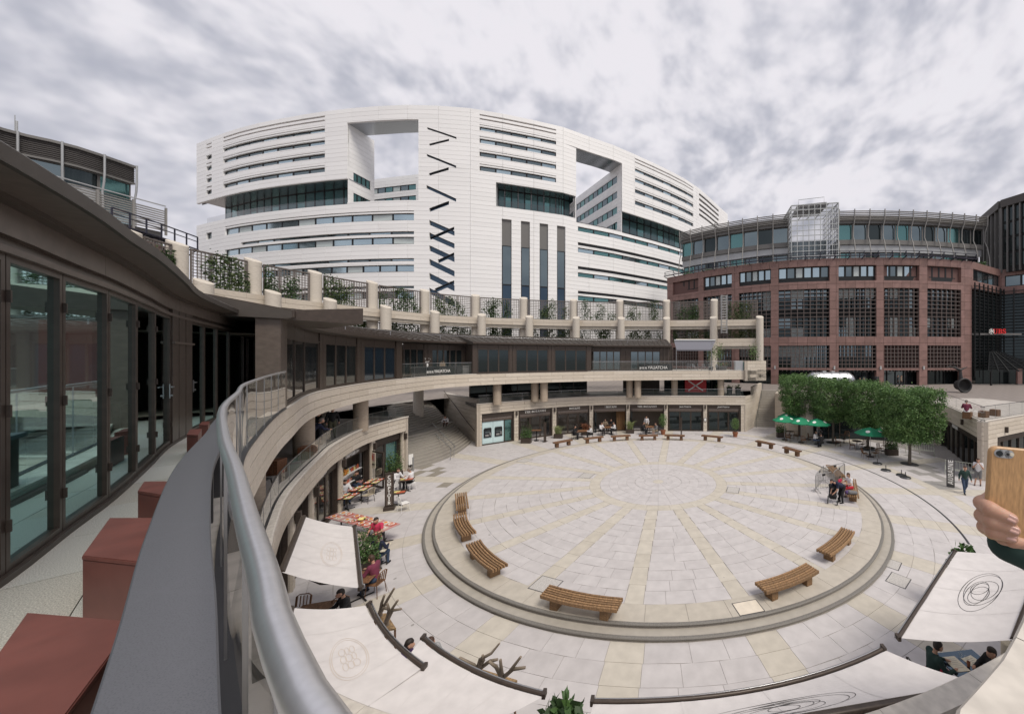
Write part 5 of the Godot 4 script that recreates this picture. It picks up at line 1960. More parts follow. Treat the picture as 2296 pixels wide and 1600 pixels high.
	mb.sweep(bk, [Vector2(2.0, hh.call(0.622)), Vector2(2.0, hh.call(0.645))], false, false)
	mkw(mb, "terrace_glass", M.shop_pane, wb)

func make_granite_building() -> void:
	var pts := []
	for q in [[1496, 72.5], [1600, 65.5], [1740, 60.0], [1900, 58.0], [2060, 58.0], [2180, 60.0]]:
		pts.append(Vector2((q[0] - PP) / F * q[1], -q[1]))
	var RB := Pth.new(pts, 1.6)
	var rb := thing("granite_office", "red granite office building with dark lattice windows and steel cornice", "building", RB.at(20, 0, MID))
	var bays := [[1509, 1566, 5], [1577, 1641, 5], [1657, 1729, 5], [1746, 1861, 6], [1881, 1966, 5], [1983, 2062, 5], [2080, 2156, 5]]
	var holes := []
	var zones := [[20.9, 23.4], [11.8, 19.7], [6.7, 10.4], [MID - 0.2, 6.35]]
	for b in bays:
		for z in zones:
			holes.append(box_hole(RB.s_px(b[0]), z[0], RB.s_px(b[1]), z[1]))
	var mats := [M.granite0, M.granite1, M.granite2]
	facade(rb, RB, MID, 24.6, 1.5, 1.38, holes, mats, "granite_panel", 0.035, 0.55, 300)
	facade(rb, RB, MID, 24.5, 9.0, 7.0, holes, [M.granite_joint], "backing", 0.0, 0.0, 0, -0.4)
	var mb := MB.new()
	mb.sweep(RB, rect(-12, 24.2, -0.5, 24.5))
	mkw(mb, "roof", M.clad_grey, rb)
	mb = MB.new()
	mb.sweep(RB, rect(-2.2, MID, -1.9, 24.2))
	mkw(mb, "inner_wall", M.lattice_black, rb)
	rng.seed = 31
	for bi in bays.size():
		var b: Array = bays[bi]
		var s0 := RB.s_px(b[0])
		var s1 := RB.s_px(b[1])
		# top storey
		pane_row(rb, RB, s0, s1, 21.55, 23.4, b[2], -0.5, [M.glass_pale, M.glass_pale, M.glass_mid, M.blind], M.lattice_black, 0.14)
		mb = MB.new()
		mb.sweep(RB.cut(s0, s1, 2.0), [Vector2(-0.45, 20.9), Vector2(-0.45, 21.56)], false, false)
		mkw(mb, "spandrel", M.lattice_black, rb)
		# lattice storeys
		for zi in 2:
			var z: Array = zones[1 + zi]
			var rows := 5 if zi == 0 else 2
			for r in rows:
				var y0 := lerpf(z[0], z[1], float(r) / rows)
				var y1 := lerpf(z[0], z[1], float(r + 1) / rows)
				for k in 4:
					mb = MB.new()
					mb.sweep(RB.cut(lerpf(s0, s1, k / 4.0), lerpf(s0, s1, (k + 1) / 4.0), 3.0), [Vector2(-0.75, y0 + 0.02), Vector2(-0.75, y1 - 0.02)], false, false)
					var gm = M.glass_dark
					var f := rng.randf()
					if zi == 0 and r == 2: gm = M.lattice_black
					elif (zi == 0 and r == 4) or (zi == 1 and r == 1): gm = M.blind if f < 0.3 else (M.glass_mid if f < 0.75 else M.glass_dark)
					elif f < 0.16: gm = M.blind
					elif f < 0.4: gm = M.glass_mid
					mkw(mb, "pane", gm, rb)
			mb = MB.new()
			var nv: int = b[2] + 2 if zi == 0 else b[2] * 2
			for k in nv + 1:
				var s := lerpf(s0, s1, float(k) / nv)
				mb.box(RB.at(s, -0.25, (z[0] + z[1]) * 0.5 - (0.3 if zi else 0.0)), Vector3(0.10, z[1] - z[0] + (0.6 if zi else 0.0), 0.3), Basis(UP, RB.yaw(s)))
			var nh := 12 if zi == 0 else 6
			for k in nh + 1:
				var y := lerpf(z[0], z[1], float(k) / nh)
				mb.sweep(RB.cut(s0, s1, 1.6), rect(-0.36, y - 0.05, -0.08, y + 0.05))
			mkw(mb, "lattice", M.lattice, rb)
		# ground floor
		mb = MB.new()
		mb.sweep(RB.cut(s0, s1, 2.0), [Vector2(-1.6, MID), Vector2(-1.6, 6.5)], false, false)
		mkw(mb, "shop_glass", M.glass_dark if bi < 4 or bi == 6 else M.glass_mid, rb)
		for k in 5:
			var s := lerpf(s0, s1, k / 4.0)
			mb = MB.new()
			mb.box(RB.at(s, -1.5, 5.2), Vector3(0.08, 2.6, 0.1), Basis(UP, RB.yaw(s)))
			mkw(mb, "mullion", M.lattice_black, rb)
		mb = MB.new()
		mb.sweep(RB.cut(s0, s1, 2.0), rect(-2.0, 6.36, -0.45, 6.5))
		mkw(mb, "ground_floor_soffit", M.lattice_black, rb)
	for px in [1738, 1871, 1974.6, 2071, 2295]:
		if px > 2200: continue
		mb = MB.new()
		mb.box(RB.at(RB.s_px(px), 0.08, 6.75), Vector3(0.22, 0.55, 0.16), Basis(UP, RB.yaw(RB.s_px(px))))
		mkw(mb, "wall_light", M.white_steel, rb)
	# steel cornice: rails and brackets
	mb = MB.new()
	for q in [[0.9, 24.75, 0.1], [0.2, 24.9, 0.12], [0.75, 25.5, 0.08], [0.5, 25.15, 0.06]]:
		mb.sweep(RB, rect(q[0] - q[2] * 0.5, q[1] - q[2] * 0.5, q[0] + q[2] * 0.5, q[1] + q[2] * 0.5))
	mkw(mb, "cornice_rails", M.steel_blue, rb)
	var n := int(RB.length() / 2.2)
	for k in n + 1:
		var s := RB.length() * k / n
		mb = MB.new()
		mb.bar(RB.at(s, -0.1, 24.4), RB.at(s, 1.0, 24.75), 0.09, 0.12)
		mb.bar(RB.at(s, 0.75, 24.7), RB.at(s, 0.75, 25.5), 0.07, 0.07)
		mb.bar(RB.at(s, 0.2, 24.9), RB.at(s, 0.75, 25.5), 0.06, 0.06)
		mkw(mb, "cornice_bracket", M.steel_blue, rb)
	# ---- set-back storeys ----
	var st := thing("setback_storeys", "grey glazed upper storeys with louvres and curved fins set back above the red granite", "building", RB.at(25, -8, 24.5))
	var sq := []
	for q in [[1528, 76.5], [1600, 72.0], [1740, 67.0], [1900, 65.0], [2060, 65.5], [2206, 68.0]]:
		sq.append(Vector2((q[0] - PP) / F * q[1], -q[1]))
	var SB := Pth.new(sq, 1.6)
	setback(st, SB.cut(0.1, SB.s_px(1768)), 24.5)
	setback(st, SB.cut(SB.s_px(1878), SB.length() - 0.1), 24.5)
	# glazed tower with white steel lattice
	var gt := thing("glass_atrium", "glazed atrium tower with white steel lattice rising from the roof", "building", SB.at(SB.s_px(1820), 0.5, 24.5))
	var c0 := SB.at(SB.s_px(1771), 2.5, 0)
	var c1 := SB.at(SB.s_px(1868), 2.5, 0)
	var nb := SB.nrm(SB.s_px(1820))
	var bk := Vector3(-nb.x, 0, -nb.y) * 9.0
	var top := 35.6
	for w in [[c0, c1], [c1, c1 + bk], [c0 + bk, c0]]:
		var l := straight(w[0], w[1])
		mb = MB.new()
		mb.sweep(l, [Vector2(0, 24.5), Vector2(0, top)], false, false)
		mkw(mb, "glass_wall", M.shop_pane, gt)
		mb = MB.new()
		for k in 9:
			var s := l.length() * k / 8.0
			mb.box(l.at(s, 0.05, (24.5 + top) * 0.5), Vector3(0.1, top - 24.5, 0.1), Basis(UP, l.yaw(s)))
		for k in 13:
			mb.sweep(l, rect(0.0, lerpf(24.6, top, k / 12.0) - 0.05, 0.1, lerpf(24.6, top, k / 12.0) + 0.05))
		mkw(mb, "lattice", M.white_steel, gt)
	mb = MB.new()
	for k in 6:
		mb.bar(c0.lerp(c1, k / 5.0) + UP * top, c0.lerp(c1, k / 5.0) + bk + UP * (top + 0.6), 0.12, 0.15)
	for k in 5:
		mb.bar(c0 + bk * (k / 4.0) + UP * (top + k * 0.15), c1 + bk * (k / 4.0) + UP * (top + k * 0.15), 0.12, 0.15)
	mkw(mb, "roof_frame", M.white_steel, gt)
	mb = MB.new()
	mb.poly([Vector2((c0 + bk * 0.2).x + 1.5, (c0 + bk * 0.2).z), Vector2((c1 + bk * 0.2).x - 1.5, (c1 + bk * 0.2).z), Vector2((c1 + bk * 0.7).x - 1.5, (c1 + bk * 0.7).z), Vector2((c0 + bk * 0.7).x + 1.5, (c0 + bk * 0.7).z)], top + 0.4, top + 0.9)
	mkw(mb, "roof_hatch", M.clad_grey, gt)
	mb = MB.new()
	var r0 := c0 + bk * 0.25 + Vector3(1.8, 0, 0)
	var r1 := c1 + bk * 0.25 - Vector3(1.8, 0, 0)
	mb.tube([r0 + UP * (top + 0.9), r0 + UP * (top + 2.0), r1 + UP * (top + 2.0), r1 + UP * (top + 0.9)], 0.05, 5)
	mkw(mb, "roof_rail", M.white_steel, gt)
	mb = MB.new()
	mb.sweep(straight(c0 + bk * 0.7, c1 + bk * 0.7), [Vector2(0, 24.5), Vector2(0, 31.0)], false, false)
	mkw(mb, "inner_wall", M.glass_mid, gt)
	# ---- the angled corner with the dark steel entrance ----
	var cn := thing("corner_wing", "dark steel framed corner wing with pitched lattice entrance canopy and red sign", "building", V(2240, 850, 62))
	var k0 := RB.at(RB.length(), 0, 0)
	var k1 := Vector3(63.5, 0, -66.0)
	var k2 := Vector3(72.0, 0, -58.0)
	for w in [[k0, k1], [k1, k2]]:
		var l := straight(w[0], w[1])
		facade(cn, l, 20.0, 24.6, 2.0, 1.5, [box_hole(0.5, 21.4, l.length() - 0.5, 23.4)], mats, "granite_panel", 0.035, 0.4, 60)
		pane_row(cn, l, 0.5, l.length() - 0.5, 21.4, 23.4, 5, -0.3, [M.glass_pale, M.glass_mid], M.lattice_black, 0.14)
		mb = MB.new()
		mb.sweep(l, rect(-1.6, MID, -0.6, 24.3))
		mkw(mb, "dark_glass", M.glass_dark, cn)
		mb = MB.new()
		for k in 8:
			var s := l.length() * k / 7.0
			mb.box(l.at(s, 0.4, 13.0), Vector3(0.16, 16.0, 0.16), Basis(UP, l.yaw(s)))
		for k in 26:
			var y := 6.5 + k * 0.56
			mb.sweep(l, rect(0.2, y - 0.05, 0.34, y + 0.05))
		mkw(mb, "steel_screen", M.lattice_black, cn)
	mb = MB.new()
	mb.box(k1 + Vector3(0.3, 12.0, -1.6), Vector3(3.6, 24.5, 2.4))
	mkw(mb, "corner_core", M.lattice_black, cn)
	mb = MB.new()
	mb.box(Vector3(57.8, 12.4, -61.0), Vector3(8.6, 0.28, 0.2))
	mkw(mb, "sign_bar", M.clad_grey, cn)
	text_part("UBS", 0.82, M.sign_red, cn, Transform3D(Basis(), Vector3(58.0, 12.85, -60.6)), "Droid Serif", 0.1)
	# three crossed keys beside the letters
	for a in [0.0, 60.0, 120.0]:
		mb = MB.new()
		var dv := Vector3(sin(deg_to_rad(a)), cos(deg_to_rad(a)), 0)
		var cc := Vector3(56.6, 12.85, -60.58 + a * 0.0006)
		mb.bar(cc - dv * 0.42, cc + dv * 0.42, 0.10, 0.06, Vector3.FORWARD)
		for g in [-1.0, 1.0]:
			mb.box(cc + dv * 0.40 * g, Vector3(0.26, 0.12, 0.06), Basis(Vector3.FORWARD, deg_to_rad(a)))
		mkw(mb, "emblem_key", M.sign_white, cn)
	# pitched entrance canopy
	var ap := Vector3(58.0, 9.4, -61.5)
	for k in 15:
		mb = MB.new()
		var f := k / 14.0
		var y := lerpf(9.4, 6.2, f)
		mb.bar(Vector3(57.2 - 4.4 * f, y, -61.5 + 4.5 * f), Vector3(59.0 + 3.6 * f, y, -61.5 + 4.5 * f), 0.12, 0.1)
		mkw(mb, "canopy_slat", M.lattice_black, cn)
	for k in 7:
		mb = MB.new()
		mb.bar(Vector3(57.2 + k * 0.3, 9.45, -61.5), Vector3(52.8 + k * 1.63, 6.25, -57.0), 0.1, 0.14)
		mkw(mb, "canopy_rafter", M.lattice_black, cn)
	for x in [53.6, 62.0]:
		mb = MB.new()
		mb.bar(Vector3(x, MID, -57.4), Vector3(x, 6.25, -57.4), 0.2, 0.2, Vector3.RIGHT)
		mkw(mb, "canopy_post", M.lattice_black, cn)
	for k in 6:
		mb = MB.new()
		mb.box(Vector3(54.5 + k * 1.4, 5.1, -60.5), Vector3(1.3, 2.4, 0.06))
		var dm := mkw(mb, "entrance_door", M.glass_dark, cn)
		mb = MB.new()
		mb.box(Vector3(55.15 + k * 1.4, 5.1, -60.45), Vector3(0.1, 2.4, 0.1))
		mkw(mb, "door_frame", M.lattice_black, dm)
	# dark block above the corner
	var db := thing("dark_tower", "dark louvred tower block with vertical fins above the corner wing", "building", V(2250, 560, 70))
	var d0 := V(2204, 600, 74)
	var d1 := V(2248, 600, 66)
	var d2 := V(2320, 600, 62)
	for w in [[d0, d1], [d1, d2]]:
		var l := straight(w[0], w[1])
		mb = MB.new()
		mb.sweep(l, rect(-6.0, 24.0, -0.1, 36.0))
		mkw(mb, "wall", M.lattice_black, db)
		mb = MB.new()
		mb.sweep(l, rect(-6.0, 36.0, 0.6, 37.4))
		mkw(mb, "parapet", M.plant_screen, db)
		for k in 6:
			mb = MB.new()
			var s := l.length() * k / 5.0
			mb.box(l.at(s, 0.2, 30.0), Vector3(0.2, 12.0, 0.5), Basis(UP, l.yaw(s)))
			mkw(mb, "fin", M.clad_grey, db)
		for k in 4:
			mb = MB.new()
			mb.sweep(l.cut(0.3, l.length() - 0.3), [Vector2(0.0, 25.0 + k * 2.8), Vector2(0.0, 27.3 + k * 2.8)], false, false)
			mkw(mb, "glass_band", M.glass_dark, db)

func setback(st: Node3D, l: Pth, y: float) -> void:
	var bands := [[0.0, 1.1, 0.4, "louvre_grey"], [1.1, 3.2, -0.8, "glass_mid"], [3.2, 4.5, -0.3, "clad_pale"], [4.5, 5.3, 0.0, "clad_grey"], [5.3, 8.2, -0.2, "glass_mid"], [8.2, 8.7, 0.3, "clad_grey"]]
	for b in bands:
		if String(b[3]).begins_with("glass"):
			pane_row(st, l, 0.05, l.length() - 0.05, y + b[0], y + b[1], int(l.length() / 2.6), b[2], [M.glass_mid, M.glass_teal, M.glass_mid, M.glass_dark], M.clad_grey, 0.1)
		else:
			var mb := MB.new()
			mb.sweep(l, rect(-3.0, y + b[0], b[2], y + b[1] - 0.01))
			mkw(mb, "spandrel_band", M[b[3]], st)
	for k in 6:
		var mb := MB.new()
		mb.sweep(l, rect(0.45, y + 8.75 + k * 0.3, 0.75, y + 8.83 + k * 0.3))
		mkw(mb, "louvre_blade", M.louvre_grey, st)
	for k in 5:
		var mb := MB.new()
		mb.sweep(l, rect(0.75, y + 0.15 + k * 0.36, 0.95, y + 0.24 + k * 0.36))
		mkw(mb, "louvre_blade", M.louvre_grey, st)
	var mb := MB.new()
	mb.sweep(l, rect(-3.0, y + 8.7, -0.6, y + 10.0))
	mkw(mb, "plant_screen", M.plant_screen, st)
	var n := int(l.length() / 2.6)
	for k in n + 1:
		var s := l.length() * k / n
		mb = MB.new()
		mb.tube([l.at(s, 1.2, y + 0.1), l.at(s, 1.1, y + 2.6), l.at(s, 0.75, y + 4.6), l.at(s, 0.3, y + 5.8), l.at(s, 0.35, y + 7.6), l.at(s, 0.8, y + 8.8), l.at(s, 0.85, y + 10.6)], 0.10, 5)
		mkw(mb, "curved_fin", M.louvre_grey, st)
	rng.seed = 12
	for k in 5:
		var tp := thing("roof_shrub", "small green shrub on the roof terrace above the granite cornice", "shrub", l.at(l.length() * (0.15 + 0.18 * k), 2.6, y + 0.2), 0.0, "shrubs on the roof terrace")
		var fm := MB.new()
		for j in 160:
			leaf(fm, Vector3(rng.randfn() * 0.45, 0.5 + rng.randfn() * 0.3, rng.randfn() * 0.3), 0.28)
		mk(fm, "foliage", M.leaf2, tp)
		fm = MB.new()
		fm.tube([Vector3.ZERO, Vector3(0, 0.5, 0)], 0.05, 5)
		mk(fm, "stem", M.bark, tp)

func make_left_building() -> void:
	var P := Pth.new([V(-160, 800, 46), V(-60, 800, 49.5), V(30, 800, 52.5), V(165, 800, 56), V(300, 800, 62)].map(func(q): return Vector2(q.x, q.z)), 2.0)
	var lb := thing("curved_office", "grey curved office block with louvred crown and white fins behind the pavilion roof", "building", P.at(12, 0, MID))
	var mb := MB.new()
	mb.sweep(P, rect(-8, MID, -0.6, 24.0))
	mkw(mb, "base_wall", M.clad_grey, lb)
	var y := 24.0
	for b in [[24.0, 27.0, 0.6, "louvre_grey"], [27.0, 35.6, -0.1, "clad_pale"], [35.6, 38.4, -0.5, "glass_mid"], [38.4, 38.7, 0.2, "clad_grey"], [38.7, 41.2, 0.0, "plant_screen"], [41.2, 41.6, 0.5, "clad_grey"]]:
		if b[3] == "glass_mid":
			pane_row(lb, P, 0.1, P.length() - 0.1, b[0], b[1], int(P.length() / 3.4), b[2], [M.glass_mid, M.glass_teal, M.glass_dark], M.clad_grey, 0.14)
		elif b[3] == "clad_pale":
			pane_row(lb, P, 0.1, P.length() - 0.1, b[0], b[1], int(P.length() / 3.4), b[2], [M.clad_pale, M.glass_pale], M.louvre_grey, 0.1)
		else:
			mb = MB.new()
			mb.sweep(P, rect(-6.0, b[0], b[2], b[1]))
			mkw(mb, "band", M[b[3]], lb)
	for k in 8:
		mb = MB.new()
		mb.sweep(P, rect(0.02, 38.8 + k * 0.3, 0.14, 38.92 + k * 0.3))
		mkw(mb, "louvre_blade", M.plant_screen, lb)
	var n := int(P.length() / 3.4)
	for k in n + 1:
		var s := P.length() * k / n
		mb = MB.new()
		mb.tube([P.at(s, 0.3, 27.0), P.at(s, 0.25, 29.5), P.at(s, 0.2, 34.4), P.at(s, 0.1, 35.6), P.at(s, 0.4, 37.2), P.at(s, 0.5, 38.6), P.at(s, 0.5, 41.7)], 0.14, 6)
		mkw(mb, "fin", M.clad_pale, lb)
	mb = MB.new()
	mb.tube([P.at(P.s_px(36), -1.0, 41.5), P.at(P.s_px(36), -1.0, 43.6)], 0.12, 6)
	mb.tube([P.at(P.s_px(32), -1.0, 41.5), P.at(P.s_px(32), -1.0, 44.4)], 0.05, 5)
	mkw(mb, "mast", M.clad_pale, lb)
	# stepped storeys in front
	var Q := Pth.new([V(120, 800, 50), V(240, 800, 54.5), V(366, 800, 60)].map(func(q): return Vector2(q.x, q.z)), 2.0)
	var l2 := thing("stepped_storeys", "grey louvred storeys stepping down in front of the curved office", "building", Q.at(8, 0, 24))
	mb = MB.new()
	mb.sweep(Q, rect(-5, MID, -0.3, 29.5))
	mkw(mb, "wall", M.clad_grey, l2)
	for k in 10:
		mb = MB.new()
		mb.sweep(Q, rect(0.2, 29.6 + k * 0.36, 0.45, 29.76 + k * 0.36))
		mkw(mb, "louvre_blade", M.louvre_grey, l2)
	n = int(Q.length() / 3.2)
	for k in n + 1:
		mb = MB.new()
		var s := Q.length() * k / n
		mb.box(Q.at(s, 0.55, 31.2), Vector3(0.22, 4.6, 0.22), Basis(UP, Q.yaw(s)))
		mkw(mb, "post", M.louvre_grey, l2)
	mb = MB.new()
	mb.sweep(Q, rect(0.4, 33.7, 0.6, 33.85))
	mkw(mb, "rail", M.clad_pale, l2)
	var R := Pth.new([V(215, 800, 44), V(320, 800, 49), V(414, 800, 55)].map(func(q): return Vector2(q.x, q.z)), 1.5)
	var l3 := thing("granite_wing", "dark red granite wing with violet black steel balcony above the trellis", "building", R.at(8, 0, 20))
	facade(l3, R, 14.0, 24.6, 2.2, 1.5, [], [M.granite0, M.granite2], "granite_panel", 0.04, 0.3, 60)
	mb = MB.new()
	mb.sweep(R, rect(-5, MID, -0.35, 24.4))
	mkw(mb, "wall", M.granite_joint, l3)
	for q in [[1.4, 25.2, 0.16], [1.4, 26.4, 0.1], [1.4, 27.1, 0.14], [0.3, 25.2, 0.16]]:
		mb = MB.new()
		mb.sweep(R, rect(q[0] - q[2] * 0.5, q[1] - q[2] * 0.5, q[0] + q[2] * 0.5, q[1] + q[2] * 0.5))
		mkw(mb, "balcony_rail", M.steel_blue, l3)
	n = int(R.length() / 1.8)
	for k in n + 1:
		mb = MB.new()
		var s := R.length() * k / n
		mb.bar(R.at(s, 0.0, 25.0), R.at(s, 1.5, 25.2), 0.12, 0.16)
		mb.bar(R.at(s, 1.4, 25.1), R.at(s, 1.4, 27.1), 0.12, 0.12)
		mb.bar(R.at(s, 0.2, 24.0), R.at(s, 1.4, 25.1), 0.1, 0.1)
		mkw(mb, "balcony_bracket", M.steel_blue, l3)
	mb = MB.new()
	mb.sweep(R, [Vector2(0.2, 25.3), Vector2(1.3, 25.3)], false, false)
	mkw(mb, "balcony_glass", M.glass_pale, l3)

func pier(path: Pth, s: float, w: float, y1: float, o: float, label: String) -> void:
	var t := thing("stone_pier", label, "pier", path.at(s, o, 0), 0.0, "stone piers between the shopfronts")
	stone_band(t, path.cut(s - w * 0.5, s + w * 0.5), 0.0, y1, 9, 2.0, o, 0.45)
	for e in [-0.5, 0.5]:
		var mb := MB.new()
		mb.quad(path.at(s + w * e, o - 0.5, 0), path.at(s + w * e, o - 0.01, 0), path.at(s + w * e, o - 0.01, y1), path.at(s + w * e, o - 0.5, y1))
		mkw(mb, "side", M.trav2, t)

func make_shops() -> void:
	# ---- far row ----
	var FR := MRR.off(-0.12)
	var bays := [[1079, 1152, "atm"], [1163, 1238, "glass"], [1248, 1322, "glass"], [1330, 1405, "open"], [1412, 1490, "open"], [1497, 1577, "dark"], [1586, 1660, "dark"]]
	var said := ["shopfront with two cash machines in pale panels, next to the curved stairs", "bronze shopfront with wide glass beside the cash machines", "bronze shopfront with glass doors behind the striped grass planter", "open bronze shopfront with a tan curtain inside", "open bronze shopfront where a waiter stands", "closed bronze shopfront with three dark panes beside the open one", "closed bronze shopfront with three dark panes next to the narrow stairs"]
	var words := ["", "THE BOTANIST", "THE BOTANIST", "THE BOTANIST", "THE BOTANIST", "José Pizarro", "José Pizarro"]
	var mb: MB
	for i in bays.size():
		var b: Array = bays[i]
		var s0 := FR.s_px(b[0])
		if s0 < 0: s0 = 0.25
		var s1 := FR.s_px(b[1])
		if s1 < 0: s1 = FR.length() - 0.3
		var sm := (s0 + s1) * 0.5
		var t := thing("shopfront", said[i], "shopfront", FR.at(sm, -0.2, 0), 0.0, "bronze shopfronts below the far balustrade")
		mb = MB.new()
		frame_bars(mb, FR, s0, s1, 0.0, 3.05, -0.05, 0.1, 0.25)
		mkw(mb, "frame", M.bronze, t)
		mb = MB.new()
		mb.sweep(FR.cut(s0 + 0.1, s1 - 0.1, 2.0), rect(-0.3, 2.62, -0.10, 2.95))
		mkw(mb, "fascia", M.bronze, t)
		mb = MB.new()
		mb.sweep(FR.cut(s0 + 0.15, s1 - 0.15, 2.0), [Vector2(-0.4, 2.26), Vector2(-0.14, 2.24), Vector2(-0.12, 2.4), Vector2(-0.16, 2.6), Vector2(-0.4, 2.6)])
		mkw(mb, "shutter_box", M.bronze_pale, t)
		if words[i]:
			text_part(words[i], 0.21 if i < 5 else 0.17, M.sign_white, t, facing(FR.at(sm, -0.08, 2.80), FR.nrm(sm)), "Droid Serif" if i < 5 else "Droid Sans", 0.03, true)
		if b[2] == "atm":
			var sp := lerpf(s0, s1, 0.70)
			for k in 2:
				var a := lerpf(s0 + 0.12, sp, k * 0.5)
				var c := lerpf(s0 + 0.12, sp, k * 0.5 + 0.5)
				mb = MB.new()
				mb.sweep(FR.cut(a + 0.01, c - 0.01), rect(-0.3, 0.08, -0.22, 2.2))
				var pan := mkw(mb, "pale_panel", M.atm_blue, t)
				var q := FR.at((a + c) * 0.5, -0.2, 1.1)
				var tf := facing(q, FR.nrm(sm))
				mb = MB.new()
				mb.box(tf * Vector3(0, 0, 0.0), Vector3(0.72, 0.86, 0.09), tf.basis, 0.02)
				var cm := mkw(mb, "cash_machine", M.screen_dark, pan)
				mb = MB.new()
				mb.box(tf * Vector3(0, 0.16, 0.05), Vector3(0.42, 0.26, 0.03), tf.basis)
				mkw(mb, "screen", M.glass_mid, pan)
				mb = MB.new()
				mb.box(tf * Vector3(-0.08, -0.2, 0.06), Vector3(0.3, 0.16, 0.08), tf.basis)
				mb.box(tf * Vector3(0.22, -0.1, 0.05), Vector3(0.1, 0.3, 0.04), tf.basis)
				mkw(mb, "keypad", M.galv, pan)
				mb = MB.new()
				mb.box(tf * Vector3(0, 0.47, 0.06), Vector3(0.6, 0.1, 0.12), tf.basis)
				mkw(mb, "hood", M.black, pan)
			glazed_leaf(t, FR, sp + 0.03, s1 - 0.12, 0.06, 2.24, -0.2, M.bronze_black, M.glass_teal, "glass_door", 0.07)
		elif b[2] == "open":
			mb = MB.new()
			mb.sweep(FR.cut(s0, s1, 2.0), rect(-3.2, 0.0, -3.1, 3.0))
			mb.quad(FR.at(s0, -3.2, 0), FR.at(s0, -0.3, 0), FR.at(s0, -0.3, 3.0), FR.at(s0, -3.2, 3.0))
			mb.quad(FR.at(s1, -0.3, 0), FR.at(s1, -3.2, 0), FR.at(s1, -3.2, 3.0), FR.at(s1, -0.3, 3.0))
			mb.sweep(FR.cut(s0, s1, 2.0), rect(-3.2, 2.9, -0.3, 2.95))
			mkw(mb, "room_wall", M.room, t)
			if i == 3:
				mb = MB.new()
				for k in 7:
					mb.tube([FR.at(s1 - 0.25 - k * 0.14, -0.75 - 0.05 * (k % 2), 0.02), FR.at(s1 - 0.25 - k * 0.14, -0.75 - 0.05 * (k % 2), 2.3)], 0.085, 8)
				mkw(mb, "curtain", M.curtain, t)
			# folded glass leaves at the jamb
			for k in 2:
				mb = MB.new()
				mb.box(FR.at(s0 + 0.2 + k * 0.09, 0.1, 1.15), Vector3(0.05, 2.2, 0.7), Basis(UP, FR.yaw(s0)))
				mkw(mb, "folded_leaf", M.glass_dark, t)
		else:
			var n := 3
			for k in n:
				glazed_leaf(t, FR, lerpf(s0 + 0.15, s1 - 0.15, float(k) / n) + 0.01, lerpf(s0 + 0.15, s1 - 0.15, float(k + 1) / n) - 0.01, 0.05, 2.24, -0.2, M.bronze, M.glass_dark if b[2] == "dark" else M.shop_pane, "glass_door", 0.07)
			mb = MB.new()
			mb.sweep(FR.cut(s0, s1, 2.0), rect(-2.6, 0.0, -2.5, 3.0))
			mkw(mb, "room_wall", M.room, t)
	for px in [1157.5, 1243, 1326, 1408.5, 1493.5, 1581.5]:
		pier(FR, FR.s_px(px), 0.42, 3.05, 0.04, "pale stone pier between two bronze shopfronts of the far row")
		sconce(FR.at(FR.s_px(px), 0.05, 2.78), FR.nrm(FR.s_px(px)), "brown box light on a stone pier of the far shop row")
	pier(FR, 0.24, 0.45, 3.05, 0.05, "stone pier ending the far shop row at the curved stairs")
	pier(FR, FR.length() - 0.2, 0.6, 3.05, 0.05, "stone pier ending the far shop row at the narrow stairs")
	var nb := thing("framed_menu", "small framed menu on the pier between the two closed shopfronts", "menu", FR.at(FR.s_px(1581.5), 0.06, 1.3))
	mb = MB.new()
	var mt := facing(FR.at(FR.s_px(1581.5), 0.07, 1.35), FR.nrm(FR.s_px(1581.5)))
	mb.box(mt.origin, Vector3(0.3, 0.42, 0.05), mt.basis)
	mkw(mb, "frame", M.bronze_black, nb)
	mb = MB.new()
	mb.box(mt * Vector3(0, 0, 0.025), Vector3(0.23, 0.34, 0.02), mt.basis)
	mkw(mb, "sheet", M.white, nb)
	# ---- near row, under the middle terrace ----
	var FL := MRL.off(-0.35)
	var ed := [590, 640, 687, 755, 829, 909]
	var what := ["bronze shopfront nearly hidden under the first white awning", "bronze shopfront with glass doors beside the white awning", "narrow bronze shopfront with a pot of yellow flowers at its pier", "open bronze cafe front with shelves of spices and fruit", "bronze cafe front with glass doors beside the curved stairs"]
	for i in 5:
		var s0 := FL.s_px(ed[i]) + 0.2
		if i == 0: s0 = FL.s_px(ed[1]) - 3.4
		var s1 := FL.s_px(ed[i + 1]) - 0.2
		if s1 < 0.0: s1 = FL.length() - 0.45
		var sm := (s0 + s1) * 0.5
		var t := thing("shopfront", what[i], "shopfront", FL.at(sm, -0.2, 0), 0.0, "bronze shopfronts under the near terrace")
		mb = MB.new()
		frame_bars(mb, FL, s0, s1, 0.0, 3.0, 0.1, 0.09, 0.3)
		mkw(mb, "frame", M.bronze, t)
		mb = MB.new()
		mb.sweep(FL.cut(s0 + 0.09, s1 - 0.09), rect(-0.2, 2.5, 0.06, 2.91))
		mkw(mb, "fascia", M.bronze_black, t)
		if i in [2, 3]:
			var tf := facing(FL.at(sm, 0.08, 2.70), FL.nrm(sm))
			var w := text_part("COMPTOIR", 0.20, M.sign_white, t, tf * Transform3D(Basis(), Vector3(-0.45, 0, 0)))
			text_part("LIBANAIS", 0.15, M.sign_white, t, tf * Transform3D(Basis(), Vector3(0.75, 0, 0)), "Droid Sans", 0.02, false)
		mb = MB.new()
		mb.sweep(FL.cut(s0, s1), rect(-3.0, 0.0, -2.9, 3.0))
		mkw(mb, "room_wall", M.room, t)
